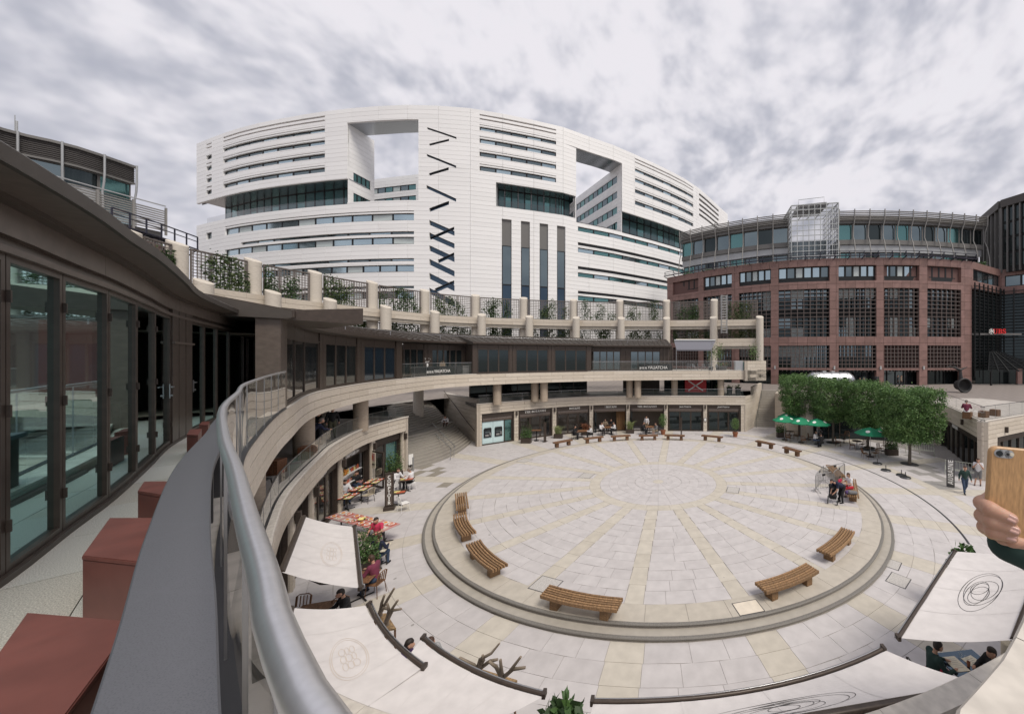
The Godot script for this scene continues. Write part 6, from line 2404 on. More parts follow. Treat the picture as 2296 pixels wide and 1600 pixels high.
		if i != 3:
			var n := maxi(2, int((s1 - s0) / 1.1))
			for k in n:
				glazed_leaf(t, FL, lerpf(s0 + 0.1, s1 - 0.1, float(k) / n) + 0.01, lerpf(s0 + 0.1, s1 - 0.1, float(k + 1) / n) - 0.01, 0.04, 2.45, -0.05, M.bronze_black, M.glass_teal if i == 4 and k > 0 else M.shop_pane, "glass_door", 0.07)
		else:
			shelf_wall(t, FL, s0, s1)
	for i in range(1, 6):
		var s := FL.s_px(ed[i])
		if s < 0.0: s = FL.length() - 0.25
		pier(FL, s, 0.36, 3.0, 0.22, "pale stone pier of the near shop row, %s" % ["by the awning", "second from the awning", "with yellow flowers", "beside the hanging poster", "at the foot of the curved stairs"][i - 1])
		sconce(FL.at(s, 0.24, 2.62), FL.nrm(s), "brown box light on a pier of the near shop row")

func shelf_wall(t: Node3D, p: Pth, s0: float, s1: float) -> void:
	rng.seed = 17
	var mb := MB.new()
	for k in 2:
		mb.sweep(p.cut(s0 + 0.2, s1 - 0.3), rect(-0.5, 0.85 + k * 0.55, -0.15, 0.89 + k * 0.55))
	mb.sweep(p.cut(s0 + 0.2, s1 - 0.3), rect(-0.55, 0.3, -0.5, 1.6))
	mkw(mb, "shelf", M.white, t)
	for k in 34:
		mb = MB.new()
		var s := lerpf(s0 + 0.3, s1 - 0.4, (k % 17 + 0.5) / 17.0)
		var y: float = 0.89 + (k / 17) * 0.55
		var hgt := rng.randf_range(0.14, 0.3)
		mb.lathe([Vector2(0.055, 0), Vector2(0.055, hgt * 0.75), Vector2(0.03, hgt * 0.85), Vector2(0.03, hgt), Vector2(0, hgt)], 8, p.at(s, -0.3, y))
		mkw(mb, "jar", [M.food_red, M.yellow, M.orange, M.white, M.pink_pattern, M.terracotta][rng.randi() % 6], t)
	mb = MB.new()
	for k in 26:
		mb.lathe([Vector2(0, -0.06), Vector2(0.05, -0.03), Vector2(0.06, 0.01), Vector2(0.03, 0.055), Vector2(0, 0.06)], 7, p.at(lerpf(s0, s1, 0.5) + rng.randfn() * 0.22, -0.3 + rng.randfn() * 0.06, 1.52 + rng.randf() * 0.2))
	mkw(mb, "oranges", M.orange, t).set_meta("kind", "stuff")

func awning(label: String, i0: Vector3, i1: Vector3, o0: Vector3, o1: Vector3, prints: Callable, bow := 0.0) -> void:
	# i: wall edge, o: front bar; a taut cloth with a slight sag
	var t := thing("awning", label, "awning", (i0 + i1) * 0.5 * Vector3(1, 0, 1) + UP * 2.8, 0.0, "white awnings over the cafe tables")
	var out := ((o0 + o1) - (i0 + i1)) * 0.5
	out.y = 0
	out = out.normalized()
	var f := func(u: float, v: float) -> Vector3:
		var q := i0.lerp(i1, u).lerp(o0.lerp(o1, u), v)
		return q + out * bow * 4.0 * u * (1.0 - u) * v - UP * 0.10 * sin(PI * v) * (0.6 + 0.4 * sin(PI * u))
	var mb := MB.new()
	var n := 14
	for a in n:
		for b in n:
			mb.quad(f.call(float(a) / n, float(b + 1) / n), f.call(float(a + 1) / n, float(b + 1) / n), f.call(float(a + 1) / n, float(b) / n), f.call(float(a) / n, float(b) / n))
	mkw(mb, "cloth", M.awning, t)
	for k in range(1, 4):
		mb = MB.new()
		for b in n:
			var u := k / 4.0
			mb.quad(f.call(u - 0.004, float(b + 1) / n) + UP * 0.004, f.call(u + 0.004, float(b + 1) / n) + UP * 0.004, f.call(u + 0.004, float(b) / n) + UP * 0.004, f.call(u - 0.004, float(b) / n) + UP * 0.004)
		mkw(mb, "seam", M.awning_seam, t)
	mb = MB.new()
	var pts := []
	var pt2 := []
	for k in 15:
		pts.append(f.call(k / 14.0, 1.0) + out * 0.05)
		pt2.append(f.call(k / 14.0, 1.0) + out * 0.11 - UP * 0.015)
	mb.tube(pts, 0.034, 8)
	mkw(mb, "front_bar", M.bronze, t)
	mb = MB.new()
	mb.tube(pt2, 0.018, 6)
	mkw(mb, "front_gutter", M.steel, t)
	for u in [0.0, 1.0]:
		mb = MB.new()
		mb.box(f.call(u, 1.0) + out * 0.06, Vector3(0.06, 0.09, 0.12))
		mkw(mb, "end_cap", M.bronze_black, t)
	for u in [0.12, 0.88]:
		mb = MB.new()
		mb.tube([f.call(u, 0.02) - UP * 0.12, f.call(u, 0.5) - UP * 0.16 + (f.call(u + 0.05, 0.5) - f.call(u, 0.5)), f.call(u, 0.98) - UP * 0.1], 0.03, 6)
		mkw(mb, "arm", M.bronze_black, t)
	mb = MB.new()
	mb.tube([i0 - UP * 0.02, i1 - UP * 0.02], 0.07, 8)
	mkw(mb, "roller_case", M.bronze, t)
	prints.call(t, f)

func ring_print(t: Node3D, f: Callable, cu: float, cv: float, ru: float, rv: float, m, w: float, turns: Array) -> void:
	var mb := MB.new()
	for r in turns:   # [offset u, offset v, scale, turn, lobes]
		var last := []
		var n := 48
		for k in n + 1:
			var a: float = TAU * k / n + r[3]
			var u: float = cu + r[0] + cos(a) * ru * r[2]
			var v: float = cv + r[1] + sin(a) * rv * r[2] * r[4]
			var q: Vector3 = f.call(u, v) + UP * 0.006
			var q2: Vector3 = f.call(u + cos(a) * 0.001, v + sin(a) * 0.001) + UP * 0.006
			var d := (q2 - q).normalized() * w * 0.5
			if k > 0: mb.quad(last[0], last[1], q + d, q - d)
			last = [q - d, q + d]
	mkw(mb, "print", m, t)

func make_awnings() -> void:
	var pale := func(t: Node3D, f: Callable) -> void:
		ring_print(t, f, 0.55, 0.62, 0.20, 0.17, M.print_pale, 0.012, [[0, 0, 1.0, 0, 1.0], [0, 0, 0.90, 0, 1.0]])
		for k in 9:
			ring_print(t, f, 0.55 + 0.035 * (k % 3 - 1) * 2.0, 0.62 + 0.05 * (k / 3 - 1), 0.035, 0.03, M.print_pale, 0.012, [[0, 0, 1.0, 0.4 * k, 1.0 - 0.12 * (k % 4)]])
	var dark := func(t: Node3D, f: Callable) -> void:
		ring_print(t, f, 0.5, 0.52, 0.22, 0.20, M.print_dark, 0.014, [[0, 0, 1.0, 0, 1.0], [0.02, -0.02, 0.80, 0, 1.15], [-0.02, 0.03, 0.62, 0, 0.9], [0.01, -0.04, 0.50, 0, 1.3], [-0.04, 0.0, 0.42, 0, 1.2], [0.03, 0.02, 0.30, 0, 1.5]])
	var none := func(_t: Node3D, _f: Callable) -> void: pass
	awning("white awning with a faint round emblem below the middle terrace and brown seats", W(680, 1157, 3.2), W(630, 1282, 3.2), W(790, 1180, 2.8), W(803, 1318, 2.8), pale)
	awning("wide white awning with a faint round emblem, next to the potted bare branches", W(650, 1362, 3.2), W(560, 1740, 3.2), W(820, 1357, 2.8), W(943, 1500, 2.8), pale, -0.10)
	awning("plain white awning in front of the long board with bare branches", W(640, 1800, 3.15), W(900, 1700, 3.15), W(943, 1434, 2.75), W(1216, 1562, 2.75), none, -0.14)
	awning("white awning with a large dark scribble of loops, over the bushy plant", W(1288, 1700, 3.2), W(2226, 1537, 3.2), W(1330, 1578, 2.8), W(1988, 1458, 2.8), dark, -0.33)
	awning("white awning with a small dark scribble of loops beside the hand with the phone", W(2276, 1434, 3.2), W(2350, 1237, 3.2), W(2022, 1430, 2.8), W(2147, 1236, 2.8), dark)
	# small grey awning on the open upper terrace
	var t := thing("grey_awning", "grey awning stretched over the open corner of the far upper terrace", "awning", W(1556, 832, 6.85))
	var d := 43.0
	var q := [V(1512, 765, d), V(1604, 765, d), V(1596, 783, d - 2.5), V(1517, 783, d - 2.5)]
	var mb := MB.new()
	mb.quad(q[3], q[2], q[1], q[0])
	mb.quad(q[3] - UP * 0.16, q[2] - UP * 0.16, q[2], q[3])
	mkw(mb, "cloth", M.awning_grey, t)
	for k in [3, 2]:
		mb = MB.new()
		mb.tube([q[k], Vector3(q[k].x, FLOOR, q[k].z)], 0.04, 6)
		mkw(mb, "post", M.steel, t)
	mb = MB.new()
	mb.tube([q[0] + UP * 0.1, q[1] + UP * 0.1], 0.12, 8)
	mkw(mb, "roller_case", M.clad_pale, t)

# ---------- plants ----------
func foliage(parent: Node3D, pts: Array, size: float, mats: Array) -> void:
	var mbs := []
	for m in mats:
		mbs.append(MB.new())
	for q in pts:
		leaf(mbs[rng.randi() % mats.size()], q, size)
	for i in mats.size():
		mk(mbs[i], "foliage", mats[i], parent)

func box_tree(at: Vector3, label: String, wid: Vector3, trunk: float, seed_: int, n: int) -> void:
	rng.seed = seed_
	var t := thing("box_headed_tree", label, "tree", at, 0.0, "box-clipped trees beside the parasols")
	var mb := MB.new()
	mb.tube([Vector3(0, 0, 0), Vector3(0.03, trunk * 0.5, 0), Vector3(0, trunk, 0.02), Vector3(0.02, trunk + wid.y * 0.6, 0)], [0.13, 0.11, 0.10, 0.05], 10)
	mk(mb, "trunk", M.bark, t)
	mb = MB.new()
	for k in 16:
		var a := TAU * k / 16.0
		var y := trunk + rng.randf_range(0.1, wid.y * 0.5)
		mb.tube([Vector3(0, y, 0), Vector3(cos(a) * wid.x * 0.28, y + 0.4, sin(a) * wid.z * 0.28), Vector3(cos(a) * wid.x * 0.46, y + 0.9 + rng.randf(), sin(a) * wid.z * 0.46)], [0.05, 0.03, 0.012], 6)
	mk(mb, "limbs", M.bark, t)
	var crown := [MB.new(), MB.new(), MB.new(), MB.new()]
	# clumps spread over and through a rounded box, thinner inside and ragged outside
	for k in n / 11:
		var p := Vector3(rng.randf_range(-1, 1), rng.randf_range(-1, 1), rng.randf_range(-1, 1))
		var push := pow(rng.randf(), 0.22)
		var m := maxf(absf(p.x), maxf(absf(p.y), absf(p.z)))
		p = p / m * push
		var rr := Vector2(p.x, p.z).length()
		if rr > 1.2:
			p.x *= 1.2 / rr
			p.z *= 1.2 / rr
		if rng.randf() < 0.06: p *= 1.08
		if p.y < -0.55: p *= Vector3(0.86, 1, 0.86)
		var c := Vector3(p.x * wid.x * 0.5, trunk + wid.y * (0.5 + p.y * 0.5), p.z * wid.z * 0.5)
		var tone := rng.randi() % 3 if rng.randf() < 0.85 else 3
		for j in 26:
			leaf(crown[tone if rng.randf() < 0.7 else rng.randi() % 4], c + Vector3(rng.randfn(), rng.randfn(), rng.randfn()) * 0.13, 0.135)
	for i in 4:
		mk(crown[i], "crown", M["leaf%d" % i], t)
	# round iron grille at the foot
	mb = MB.new()
	mb.lathe([Vector2(0.62, 0.0), Vector2(0.62, 0.018), Vector2(0.14, 0.018)], 24)
	mk(mb, "tree_grille", M.steel_dark, t)

func potted(label: String, at: Vector3, kind: String, hgt: float) -> void:
	var t := thing("potted_plant", label, "potted plant", at)
	rng.seed = hash(label)
	var mb := MB.new()
	if kind in ["tree", "broad"]:
		mb.lathe([Vector2(0.2, 0), Vector2(0.28, 0.42), Vector2(0.31, 0.42), Vector2(0.31, 0.5), Vector2(0.26, 0.5), Vector2(0.25, 0.44), Vector2(0.0, 0.44)], 16)
		mk(mb, "pot", M.terracotta, t)
		mb = MB.new()
		mb.tube([Vector3(0, 0.4, 0), Vector3(0.02, hgt * 0.5, 0), Vector3(0, hgt * 0.75, 0)], [0.04, 0.03, 0.015], 6)
		mk(mb, "stem", M.bark, t)
		var pts := []
		for k in 900:
			var d := Vector3(rng.randfn(), rng.randfn() * 1.15, rng.randfn()).normalized() * pow(rng.randf(), 0.4)
			pts.append(Vector3(d.x * 0.48, hgt * 0.68 + d.y * hgt * 0.34, d.z * 0.48))
		if kind == "broad": foliage(t, pts.slice(0, 330), 0.24, [M.leaf2, M.ivy2, M.leaf0])
		else: foliage(t, pts, 0.10, [M.leaf0, M.leaf1, M.leaf3, M.ivy1])
	elif kind == "shrub":
		mb.box(Vector3(0, 0.26, 0), Vector3(0.95, 0.52, 0.42), Basis(), 0.01)
		mk(mb, "planter", M.bronze, t)
		mb = MB.new()
		mb.box(Vector3(0, 0.525, 0), Vector3(0.88, 0.02, 0.35))
		mk(mb, "soil", M.soil, t)
		var pts := []
		for k in 1100:
			pts.append(Vector3(rng.randf_range(-0.5, 0.5), 0.55 + absf(rng.randfn()) * hgt * 0.30, rng.randfn() * 0.16))
		foliage(t, pts, 0.10, [M.leaf0, M.leaf2, M.ivy1])
	else:
		mb.box(Vector3(0, 0.22, 0), Vector3(0.9, 0.44, 0.4), Basis(), 0.01)
		mk(mb, "planter", M.bronze, t)
		mb = MB.new()
		mb.box(Vector3(0, 0.445, 0), Vector3(0.84, 0.02, 0.34))
		mk(mb, "soil", M.soil, t)
		mb = MB.new()
		for k in 90:
			var a := rng.randf() * TAU
			var o := Vector3(rng.randf_range(-0.3, 0.3), 0.44, rng.randf_range(-0.1, 0.1))
			var l := hgt * rng.randf_range(0.6, 1.1)
			var dv := Vector3(cos(a), 0, sin(a))
			var w := dv.cross(UP) * 0.018
			var p1 := o + UP * l * 0.7 + dv * l * 0.22
			var p2 := o + UP * l * 0.75 + dv * l * 0.62
			mb.quad(o - w, o + w, p1 + w, p1 - w)
			mb.quad(p1 - w, p1 + w, p2 + w * 0.2, p2 - w * 0.2)
		mk(mb, "blades", M.leaf_rust if kind == "rust" else M.leaf_pale, t)

func make_trees() -> void:
	box_tree(W(2040, 1040, 0), "box-clipped tree standing nearest the cream benches with its full trunk showing", Vector3(3.7, 3.9, 3.2), 2.0, 3, 15000)
	box_tree(W(1946, 1007, 0), "box-clipped tree over the high bar table, between two others", Vector3(3.3, 4.0, 3.0), 2.1, 4, 11000)
	box_tree(W(1868, 992, 0), "box-clipped tree behind the seated group under the parasols", Vector3(3.2, 3.9, 3.0), 2.3, 5, 9000)
	box_tree(W(1792, 976, 0), "box-clipped tree closest to the narrow stairs", Vector3(3.5, 4.0, 3.2), 2.5, 6, 9000)
	potted("leafy shrub in a bronze planter beside the cash machines", W(1180, 993, 0), "shrub", 1.5)
	potted("pale spiky grass in a bronze planter before the second shopfront", W(1252, 982, 0), "grass", 1.0)
	potted("rust leaved spiky plant beside the outdoor tables", W(1313, 975, 0), "rust", 1.0)
	potted("pale spiky grass in a planter beside the open shopfront", W(1413, 971, 0), "grass", 1.1)
	potted("small olive tree in a terracotta pot beside the closed shopfront", W(1487, 974, 0), "tree", 2.3)
	potted("small bay tree in a terracotta pot near the narrow stairs", W(1649, 979, 0), "tree", 2.0)
	potted("leafy shrub in a bronze planter by the glass cafe front", W(884, 1072, 0), "shrub", 1.9)
	potted("dark broad-leaved plant at the end of the loop-print awning", W(1258, 1590, 1.9) * Vector3(1, 0, 1), "broad", 2.1)
	potted("bushy plant beside the two diners at the white table", W(818, 1268, 0.3) * Vector3(1, 0, 1), "shrub", 1.7)
	potted("dark shrub in a planter under the parasols by the narrow stairs", W(1752, 980, 0), "shrub", 1.3)
	potted("dark leafy plant peeking out behind the small scribble awning", W(2128, 1290, 1.2) * Vector3(1, 0, 1) + Vector3(0.45, 0, 0.1), "broad", 2.3)
	potted("dark shrub in a long planter beside the cream benches", W(2000, 1020, 0), "shrub", 1.2)
	for i in 3:
		var t := thing("terrace_sapling", ["slim young tree beside the grey awning post", "slim young tree next to the middle column of the open terrace", "slim young tree in the corner of the open upper terrace"][i], "tree", V([1594, 1611, 1690][i], 800, 42.5) * Vector3(1, 0, 1) + UP * FLOOR)
		rng.seed = 50 + i
		var mb := MB.new()
		mb.lathe([Vector2(0.25, 0), Vector2(0.3, 0.5), Vector2(0, 0.5)], 12)
		mk(mb, "pot", M.clad_grey, t)
		mb = MB.new()
		mb.tube([Vector3(0, 0.4, 0), Vector3(0.05, 1.6, 0), Vector3(0, 2.6, 0)], [0.04, 0.03, 0.015], 6)
		mk(mb, "trunk", M.bark, t)
		var pts := []
		for k in 380:
			pts.append(Vector3(rng.randfn() * 0.30, 2.2 + rng.randfn() * 0.5, rng.randfn() * 0.30))
		foliage(t, pts, 0.15, [M.leaf3, M.ivy1])

# ---------- street furniture ----------
func slat_bench(label: String, a: Vector3, b: Vector3, wide: float, timber: String, bow := 0.0, hgt := 0.45) -> void:
	# slats along the bench, two block feet; a and b are its ends on the ground
	var t := thing("slatted_bench", label, "bench", (a + b) * 0.5, 0.0, "slatted timber benches round the plaza")
	var c := (a + b) * 0.5
	var inward := Vector3(CX - c.x, 0, CZ - c.z).normalized()
	var n := 6
	var L := (b - a).length()
	var x := (b - a) / L
	var z := x.cross(UP)
	var path := func(u: float, o: float, y: float) -> Vector3:
		return a.lerp(b, u) - inward * bow * 4.0 * u * (1.0 - u) * 1.0 + z * o + UP * y
	for k in n:
		var o := (k - (n - 1) * 0.5) * wide / n
		var mb := MB.new()
		var seg := 5 if bow > 0.0 else 1
		for j in seg:
			var p0: Vector3 = path.call(float(j) / seg, o, hgt - 0.055)
			var p1: Vector3 = path.call(float(j + 1) / seg, o, hgt - 0.055)
			var d := (p1 - p0).normalized()
			var xx := UP.cross(d).normalized()
			mb.box((p0 + p1) * 0.5, Vector3(wide / n * 0.66, 0.11, (p1 - p0).length() + 0.008), Basis(xx, UP, d), 0.006)
		mkw(mb, "slat", M["%s%d" % [timber, (k * 2 + int(L * 10)) % 3]], t)
	for u in [0.17, 0.83]:
		var mb := MB.new()
		var p: Vector3 = path.call(u, 0.0, (hgt - 0.11) * 0.5)
		mb.box(p, Vector3(0.28, hgt - 0.115, wide * 0.62), Basis(x, UP, -x.cross(UP) * -1.0), 0.01)
		mkw(mb, "foot", M[timber + "2"], t)
		mb = MB.new()
		for k in 3:
			var q: Vector3 = path.call(u, (k - 1) * wide * 0.24, hgt - 0.118)
			mb.box(q, Vector3(0.3, 0.02, 0.05), Basis(x, UP, x.cross(UP)))
		mkw(mb, "bolster", M[timber + "2"], t)

func make_benches() -> void:
	var g := 0.231
	for q in [[1262, 1000, 44, "teak bench first in the far row, beside the cash machines"], [1331, 991.5, 44, "teak bench second in the far row, before the busy outdoor tables"], [1392, 987, 44, "teak bench third in the far row, before the open shopfront"], [1454, 986, 43, "teak bench fourth in the far row, before the waiter"], [1513, 986, 45, "teak bench fifth in the far row, before the terracotta olive pot"],
			[1597, 988, 48, "teak bench sixth in the far row, before the closed shopfronts"], [1716, 1003, 44, "teak bench near the parasols, set at a slant"], [1776, 1019, 44, "teak bench last in the far row, set at a slant"]]:
		var c := W(q[0], q[1], g)
		var rel := c - Vector3(CX, c.y, CZ)
		var tan := Vector3(rel.z, 0, -rel.x).normalized()
		var L: float = q[2] / F * -c.z
		slat_bench(q[3], c - tan * L * 0.5, c + tan * L * 0.5, 0.5, "teak", 0.0, 0.5)
	for q in [[1033, 1122, 1037, 1158, "slatted bench first along the steps, opposite the cafe tables"], [1031, 1170, 1052, 1218, "slatted bench second along the steps"], [1061, 1238, 1122, 1298, "slatted bench third along the steps, curved, opposite the awning"], [1222, 1352, 1390, 1385, "long curved slatted bench before the loop-print awning"],
			[1706, 1345, 1822, 1297, "curved slatted bench beside the pale repair patch in the steps"], [1847, 1262, 1902, 1208, "curved slatted bench between the pushchair and the repair patch"], [1908, 1088, 1914, 1130, "slatted bench on which a woman sits by the pushchair"], [1862, 1056, 1886, 1082, "slatted bench fenced in by the steel barriers"]]:
		var a := W(q[0], q[1], g)
		var b := W(q[2], q[3], g)
		slat_bench(q[4], a, b, 0.62, "oak", 0.10 if q[1] > 1160 else 0.0, 0.46)

func parasol(at: Vector3, label: String) -> void:
	stamp("parasol", func(t: Node3D):
		var mb := MB.new()
		mb.tube([Vector3(0, 0.05, 0), Vector3(0, 2.55, 0)], 0.022, 8)
		mk(mb, "pole", M.steel, t)
		mb = MB.new()
		mb.lathe([Vector2(0.3, 0), Vector2(0.3, 0.06), Vector2(0.05, 0.1), Vector2(0.04, 0.3)], 16)
		mk(mb, "base", M.steel_dark, t)
		for k in 8:
			mb = MB.new()
			var a0 := TAU * k / 8.0
			var a1 := TAU * (k + 1) / 8.0
			var p0 := Vector3(cos(a0) * 1.2, 2.02, sin(a0) * 1.2)
			var p1 := Vector3(cos(a1) * 1.2, 2.02, sin(a1) * 1.2)
			var top := Vector3(0, 2.52, 0)
			var m0 := (p0 + top) * 0.5 + UP * 0.05
			var m1 := (p1 + top) * 0.5 + UP * 0.05
			mb.tri(top, m1, m0)
			mb.quad(m0, m1, p1, p0)
			mb.quad(p0, p1, p1 - UP * 0.08, p0 - UP * 0.08)
			var g := mk(mb, "canopy_gore", M.green if k % 2 else M.green_edge, t)
			if k % 2:
				mb = MB.new()
				var c := (m0 + m1) * 0.36 + (p0 + p1) * 0.14
				var nn := (m1 - m0).cross(p0 - m0).normalized()
				if nn.y < 0: nn = -nn
				var x := (m1 - m0).normalized()
				var y := nn.cross(x)
				for j in 14:
					var b0 := TAU * j / 14.0
					var b1 := TAU * (j + 1) / 14.0
					var cc := c + nn * 0.02
					mb.tri(cc, cc + (x * cos(b0) + y * sin(b0)) * 0.17, cc + (x * cos(b1) + y * sin(b1)) * 0.17)
				mk(mb, "emblem", M.sign_white, g)
			mb = MB.new()
			mb.tube([Vector3(0, 2.46, 0), p0 - UP * 0.02], 0.01, 4)
			mk(mb, "rib", M.steel_dark, t)
		, "green_parasol", label, "parasol", at, 0.4, "green parasols under the trees")

func cafe_chair(key: String, called: String, label: String, at: Vector3, turn: float, group: String, seat_m, leg_m) -> void:
	stamp("chair_" + key, func(t: Node3D):
		var mb := MB.new()
		mb.box(Vector3(0, 0.45, 0), Vector3(0.42, 0.035, 0.42), Basis(), 0.012)
		mk(mb, "seat", seat_m, t)
		var bk := MB.new()
		for k in 5:
			var x := (k - 2) * 0.09
			bk.bar(Vector3(x, 0.5, -0.2), Vector3(x, 0.82, -0.25), 0.03, 0.015, Vector3.RIGHT)
		bk.tube([Vector3(-0.21, 0.46, -0.18), Vector3(-0.21, 0.8, -0.25), Vector3(-0.12, 0.86, -0.26), Vector3(0.12, 0.86, -0.26), Vector3(0.21, 0.8, -0.25), Vector3(0.21, 0.46, -0.18)], 0.015, 6)
		mk(bk, "backrest", seat_m, t)
		for q in [Vector2(-0.18, -0.18), Vector2(0.18, -0.18), Vector2(-0.18, 0.18), Vector2(0.18, 0.18)]:
			mb = MB.new()
			mb.tube([Vector3(q.x, 0.44, q.y), Vector3(q.x * 1.2, 0.0, q.y * 1.25)], 0.013, 6)
			mk(mb, "leg", leg_m, t)
		, called, label, "chair", at, turn, group)

func cafe_table(key: String, label: String, at: Vector3, turn: float, size: Vector2, round_: bool, top_m, group: String) -> void:
	stamp("table_%s_%.2f_%.2f" % [key, size.x, size.y], func(t: Node3D):
		var mb := MB.new()
		if round_:
			mb.lathe([Vector2(size.x - 0.01, 0.71), Vector2(size.x, 0.72), Vector2(size.x, 0.745), Vector2(size.x - 0.01, 0.75), Vector2(0, 0.75)], 24)
			mb.lathe([Vector2(0, 0.71), Vector2(size.x, 0.71)], 24)
		else:
			mb.box(Vector3(0, 0.73, 0), Vector3(size.x, 0.04, size.y), Basis(), 0.006)
		mk(mb, "table_top", top_m, t)
		mb = MB.new()
		mb.tube([Vector3(0, 0.02, 0), Vector3(0, 0.71, 0)], 0.03, 8)
		mk(mb, "pedestal", M.black, t)
		mb = MB.new()
		mb.bar(Vector3(-0.25, 0.02, -0.25), Vector3(0.25, 0.02, 0.25), 0.05, 0.03)
		mb.bar(Vector3(-0.25, 0.02, 0.25), Vector3(0.25, 0.02, -0.25), 0.05, 0.028)
		mk(mb, "foot", M.black, t)
		, "cafe_table", label, "table", at, turn, group)

func plate(at: Vector3, m, label: String) -> void:
	var k := "plate_" + String(m.resource_name)
	stamp(k, func(t: Node3D):
		var mb := MB.new()
		mb.lathe([Vector2(0.08, 0.0), Vector2(0.13, 0.015), Vector2(0.125, 0.02), Vector2(0.0, 0.008)], 14)
		mk(mb, "plate", M.white, t)
		mb = MB.new()
		mb.lathe([Vector2(0.09, 0.012), Vector2(0.06, 0.04), Vector2(0.0, 0.045)], 10)
		mk(mb, "food", m, t)
		, "plate", label, "plate", at, 0.0, "plates and mats on the cafe tables")

func tray_mat(at: Vector3, turn: float, m, label: String) -> void:
	stamp("mat_" + String(m.resource_name), func(t: Node3D):
		var mb := MB.new()
		mb.box(Vector3(0, 0.003, 0), Vector3(0.40, 0.006, 0.30))
		mk(mb, "sheet", m, t)
		, "place_mat", label, "place mat", at, turn, "plates and mats on the cafe tables")

func make_left_cafe() -> void:
	# long table of chequered mats before the open cafe front
	var a := W(778, 1112, 0.75)
	var b := W(838, 1078, 0.75)
	var dirv := (b - a)
	dirv.y = 0
	var yaw := atan2(-dirv.z, dirv.x)
	for k in 3:
		var c := a.lerp(b, k / 2.0)
		var base := Vector3(c.x, 0, c.z)
		cafe_table("yellow", "square table with yellow and red mats before the cafe shelves, %s of three" % ["first", "second", "third"][k], base, yaw, Vector2(0.95, 0.85), false, M.dark_wood, "tables before the open cafe front")
		var x := dirv.normalized()
		var z := Vector3(-x.z, 0, x.x)
		for j in 4:
			var q := base + x * (0.24 if j % 2 else -0.24) + z * (0.22 if j / 2 else -0.22) + UP * 0.751
			tray_mat(q, yaw, M.yellow if (j + j / 2) % 2 else M.food_red, "%s paper mat on the %s table before the cafe shelves" % ["yellow" if (j + j / 2) % 2 else "red", nth(k)])
			plate(q + UP * 0.007, M.food_red if j % 2 else M.food_pink, "small plate of food on the %s table before the cafe shelves" % nth(k))
	for k in 3:
		var q := W(825 + k * 9, 1126 - k * 24, 0)
		cafe_chair("pale", "cafe_chair", "pale seat chair on the plaza side of the chequered tables", q, yaw + PI * 0.9, "pale chairs at the cafe tables", M.chair_pale, M.chair_dark)
	# bench with patterned back along the shelves
	var t := thing("banquette", "white bench with patterned back along the cafe shelves", "bench", W(770, 1120, 0))
	var p0 := W(762, 1128, 0)
	var p1 := W(806, 1092, 0)
	var mb := MB.new()
	mb.bar(p0 + UP * 0.42, p1 + UP * 0.42, 0.45, 0.08)
	mkw(mb, "seat", M.pink_pattern, t)
	mb = MB.new()
	var off := (p1 - p0).cross(UP).normalized() * -0.25
	mb.bar(p0 + off + UP * 0.75, p1 + off + UP * 0.75, 0.06, 0.6)
	mkw(mb, "backrest", M.pink_pattern, t)
	for q in [p0.lerp(p1, 0.06), p0.lerp(p1, 0.94)]:
		mb = MB.new()
		mb.box(q + UP * 0.19, Vector3(0.4, 0.38, 0.12), Basis(UP, yaw))
		mkw(mb, "leg", M.white, t)
	# two tables on the plaza side of the pillar sign
	for k in 2:
		var c := [W(912, 1100, 0), W(893, 1132, 0)]
		cafe_table("yellow2", "small table with a yellow mat beside the pillar sign, %s" % ["seating two people", "next to the white chair"][k], c[k], 0.4, Vector2(0.75, 0.7), false, M.dark_wood, "tables beside the pillar sign")
		for j in 2:
			tray_mat(c[k] + Vector3(-0.15 + 0.3 * j, 0.751, 0.0), 0.4, M.yellow if j == 0 else M.food_red, "%s mat on the table %s beside the pillar sign" % ["yellow" if j == 0 else "red", ["of the two people", "with the white chair"][k]])
	for q in [[921, 1098, 1.2], [905, 1145, 2.6], [880, 1108, -1.4]]:
		cafe_chair("white", "cafe_chair", "white metal chair beside the pillar sign", W(q[0], q[1], 0), q[2], "white chairs beside the pillar sign", M.white, M.white)
	# long pink table in front of the awning
	var c0 := W(750, 1152, 0.75)
	var c1 := W(878, 1182, 0.75)
	c0.y = 0
	c1.y = 0
	var dv := (c1 - c0)
	var yw := atan2(-dv.z, dv.x)
	for k in 4:
		var c := c0.lerp(c1, (k + 0.5) / 4.0)
		cafe_table("pink", "table with pink printed top before the awning, %s of four in a row" % ["first", "second", "third", "fourth"][k], c, yw, Vector2(dv.length() / 4.0 - 0.02, 0.8), false, M.pink_pattern, "pink topped tables before the awning")
		for j in 4:
			var q := c + dv.normalized() * (0.2 if j % 2 else -0.2) + dv.cross(UP).normalized() * (0.2 if j / 2 else -0.2) + UP * 0.752
			tray_mat(q, yw, M.food_red if (j + k) % 3 else M.cream, "printed mat on the %s pink topped table" % nth(k))
			plate(q + UP * 0.007, M.food_pink if j % 2 else M.orange, "plate with pastry on the %s pink topped table" % nth(k))
	var bl := thing("yellow_bowl", "yellow green bowl in the middle of the pink topped tables", "bowl", c0.lerp(c1, 0.5) + UP * 0.752)
	mb = MB.new()
	mb.lathe([Vector2(0.08, 0), Vector2(0.17, 0.09), Vector2(0.15, 0.09), Vector2(0.06, 0.02), Vector2(0, 0.02)], 14)
	mk(mb, "bowl", M.yellow, bl)
	for k in 5:
		var q := c0.lerp(c1, (k + 0.5) / 5.0) - dv.cross(UP).normalized() * -0.65
		cafe_chair("pale", "cafe_chair", "pale seat chair along the near side of the pink topped tables", q, yw + PI, "pale chairs at the cafe tables", M.chair_pale, M.chair_dark)
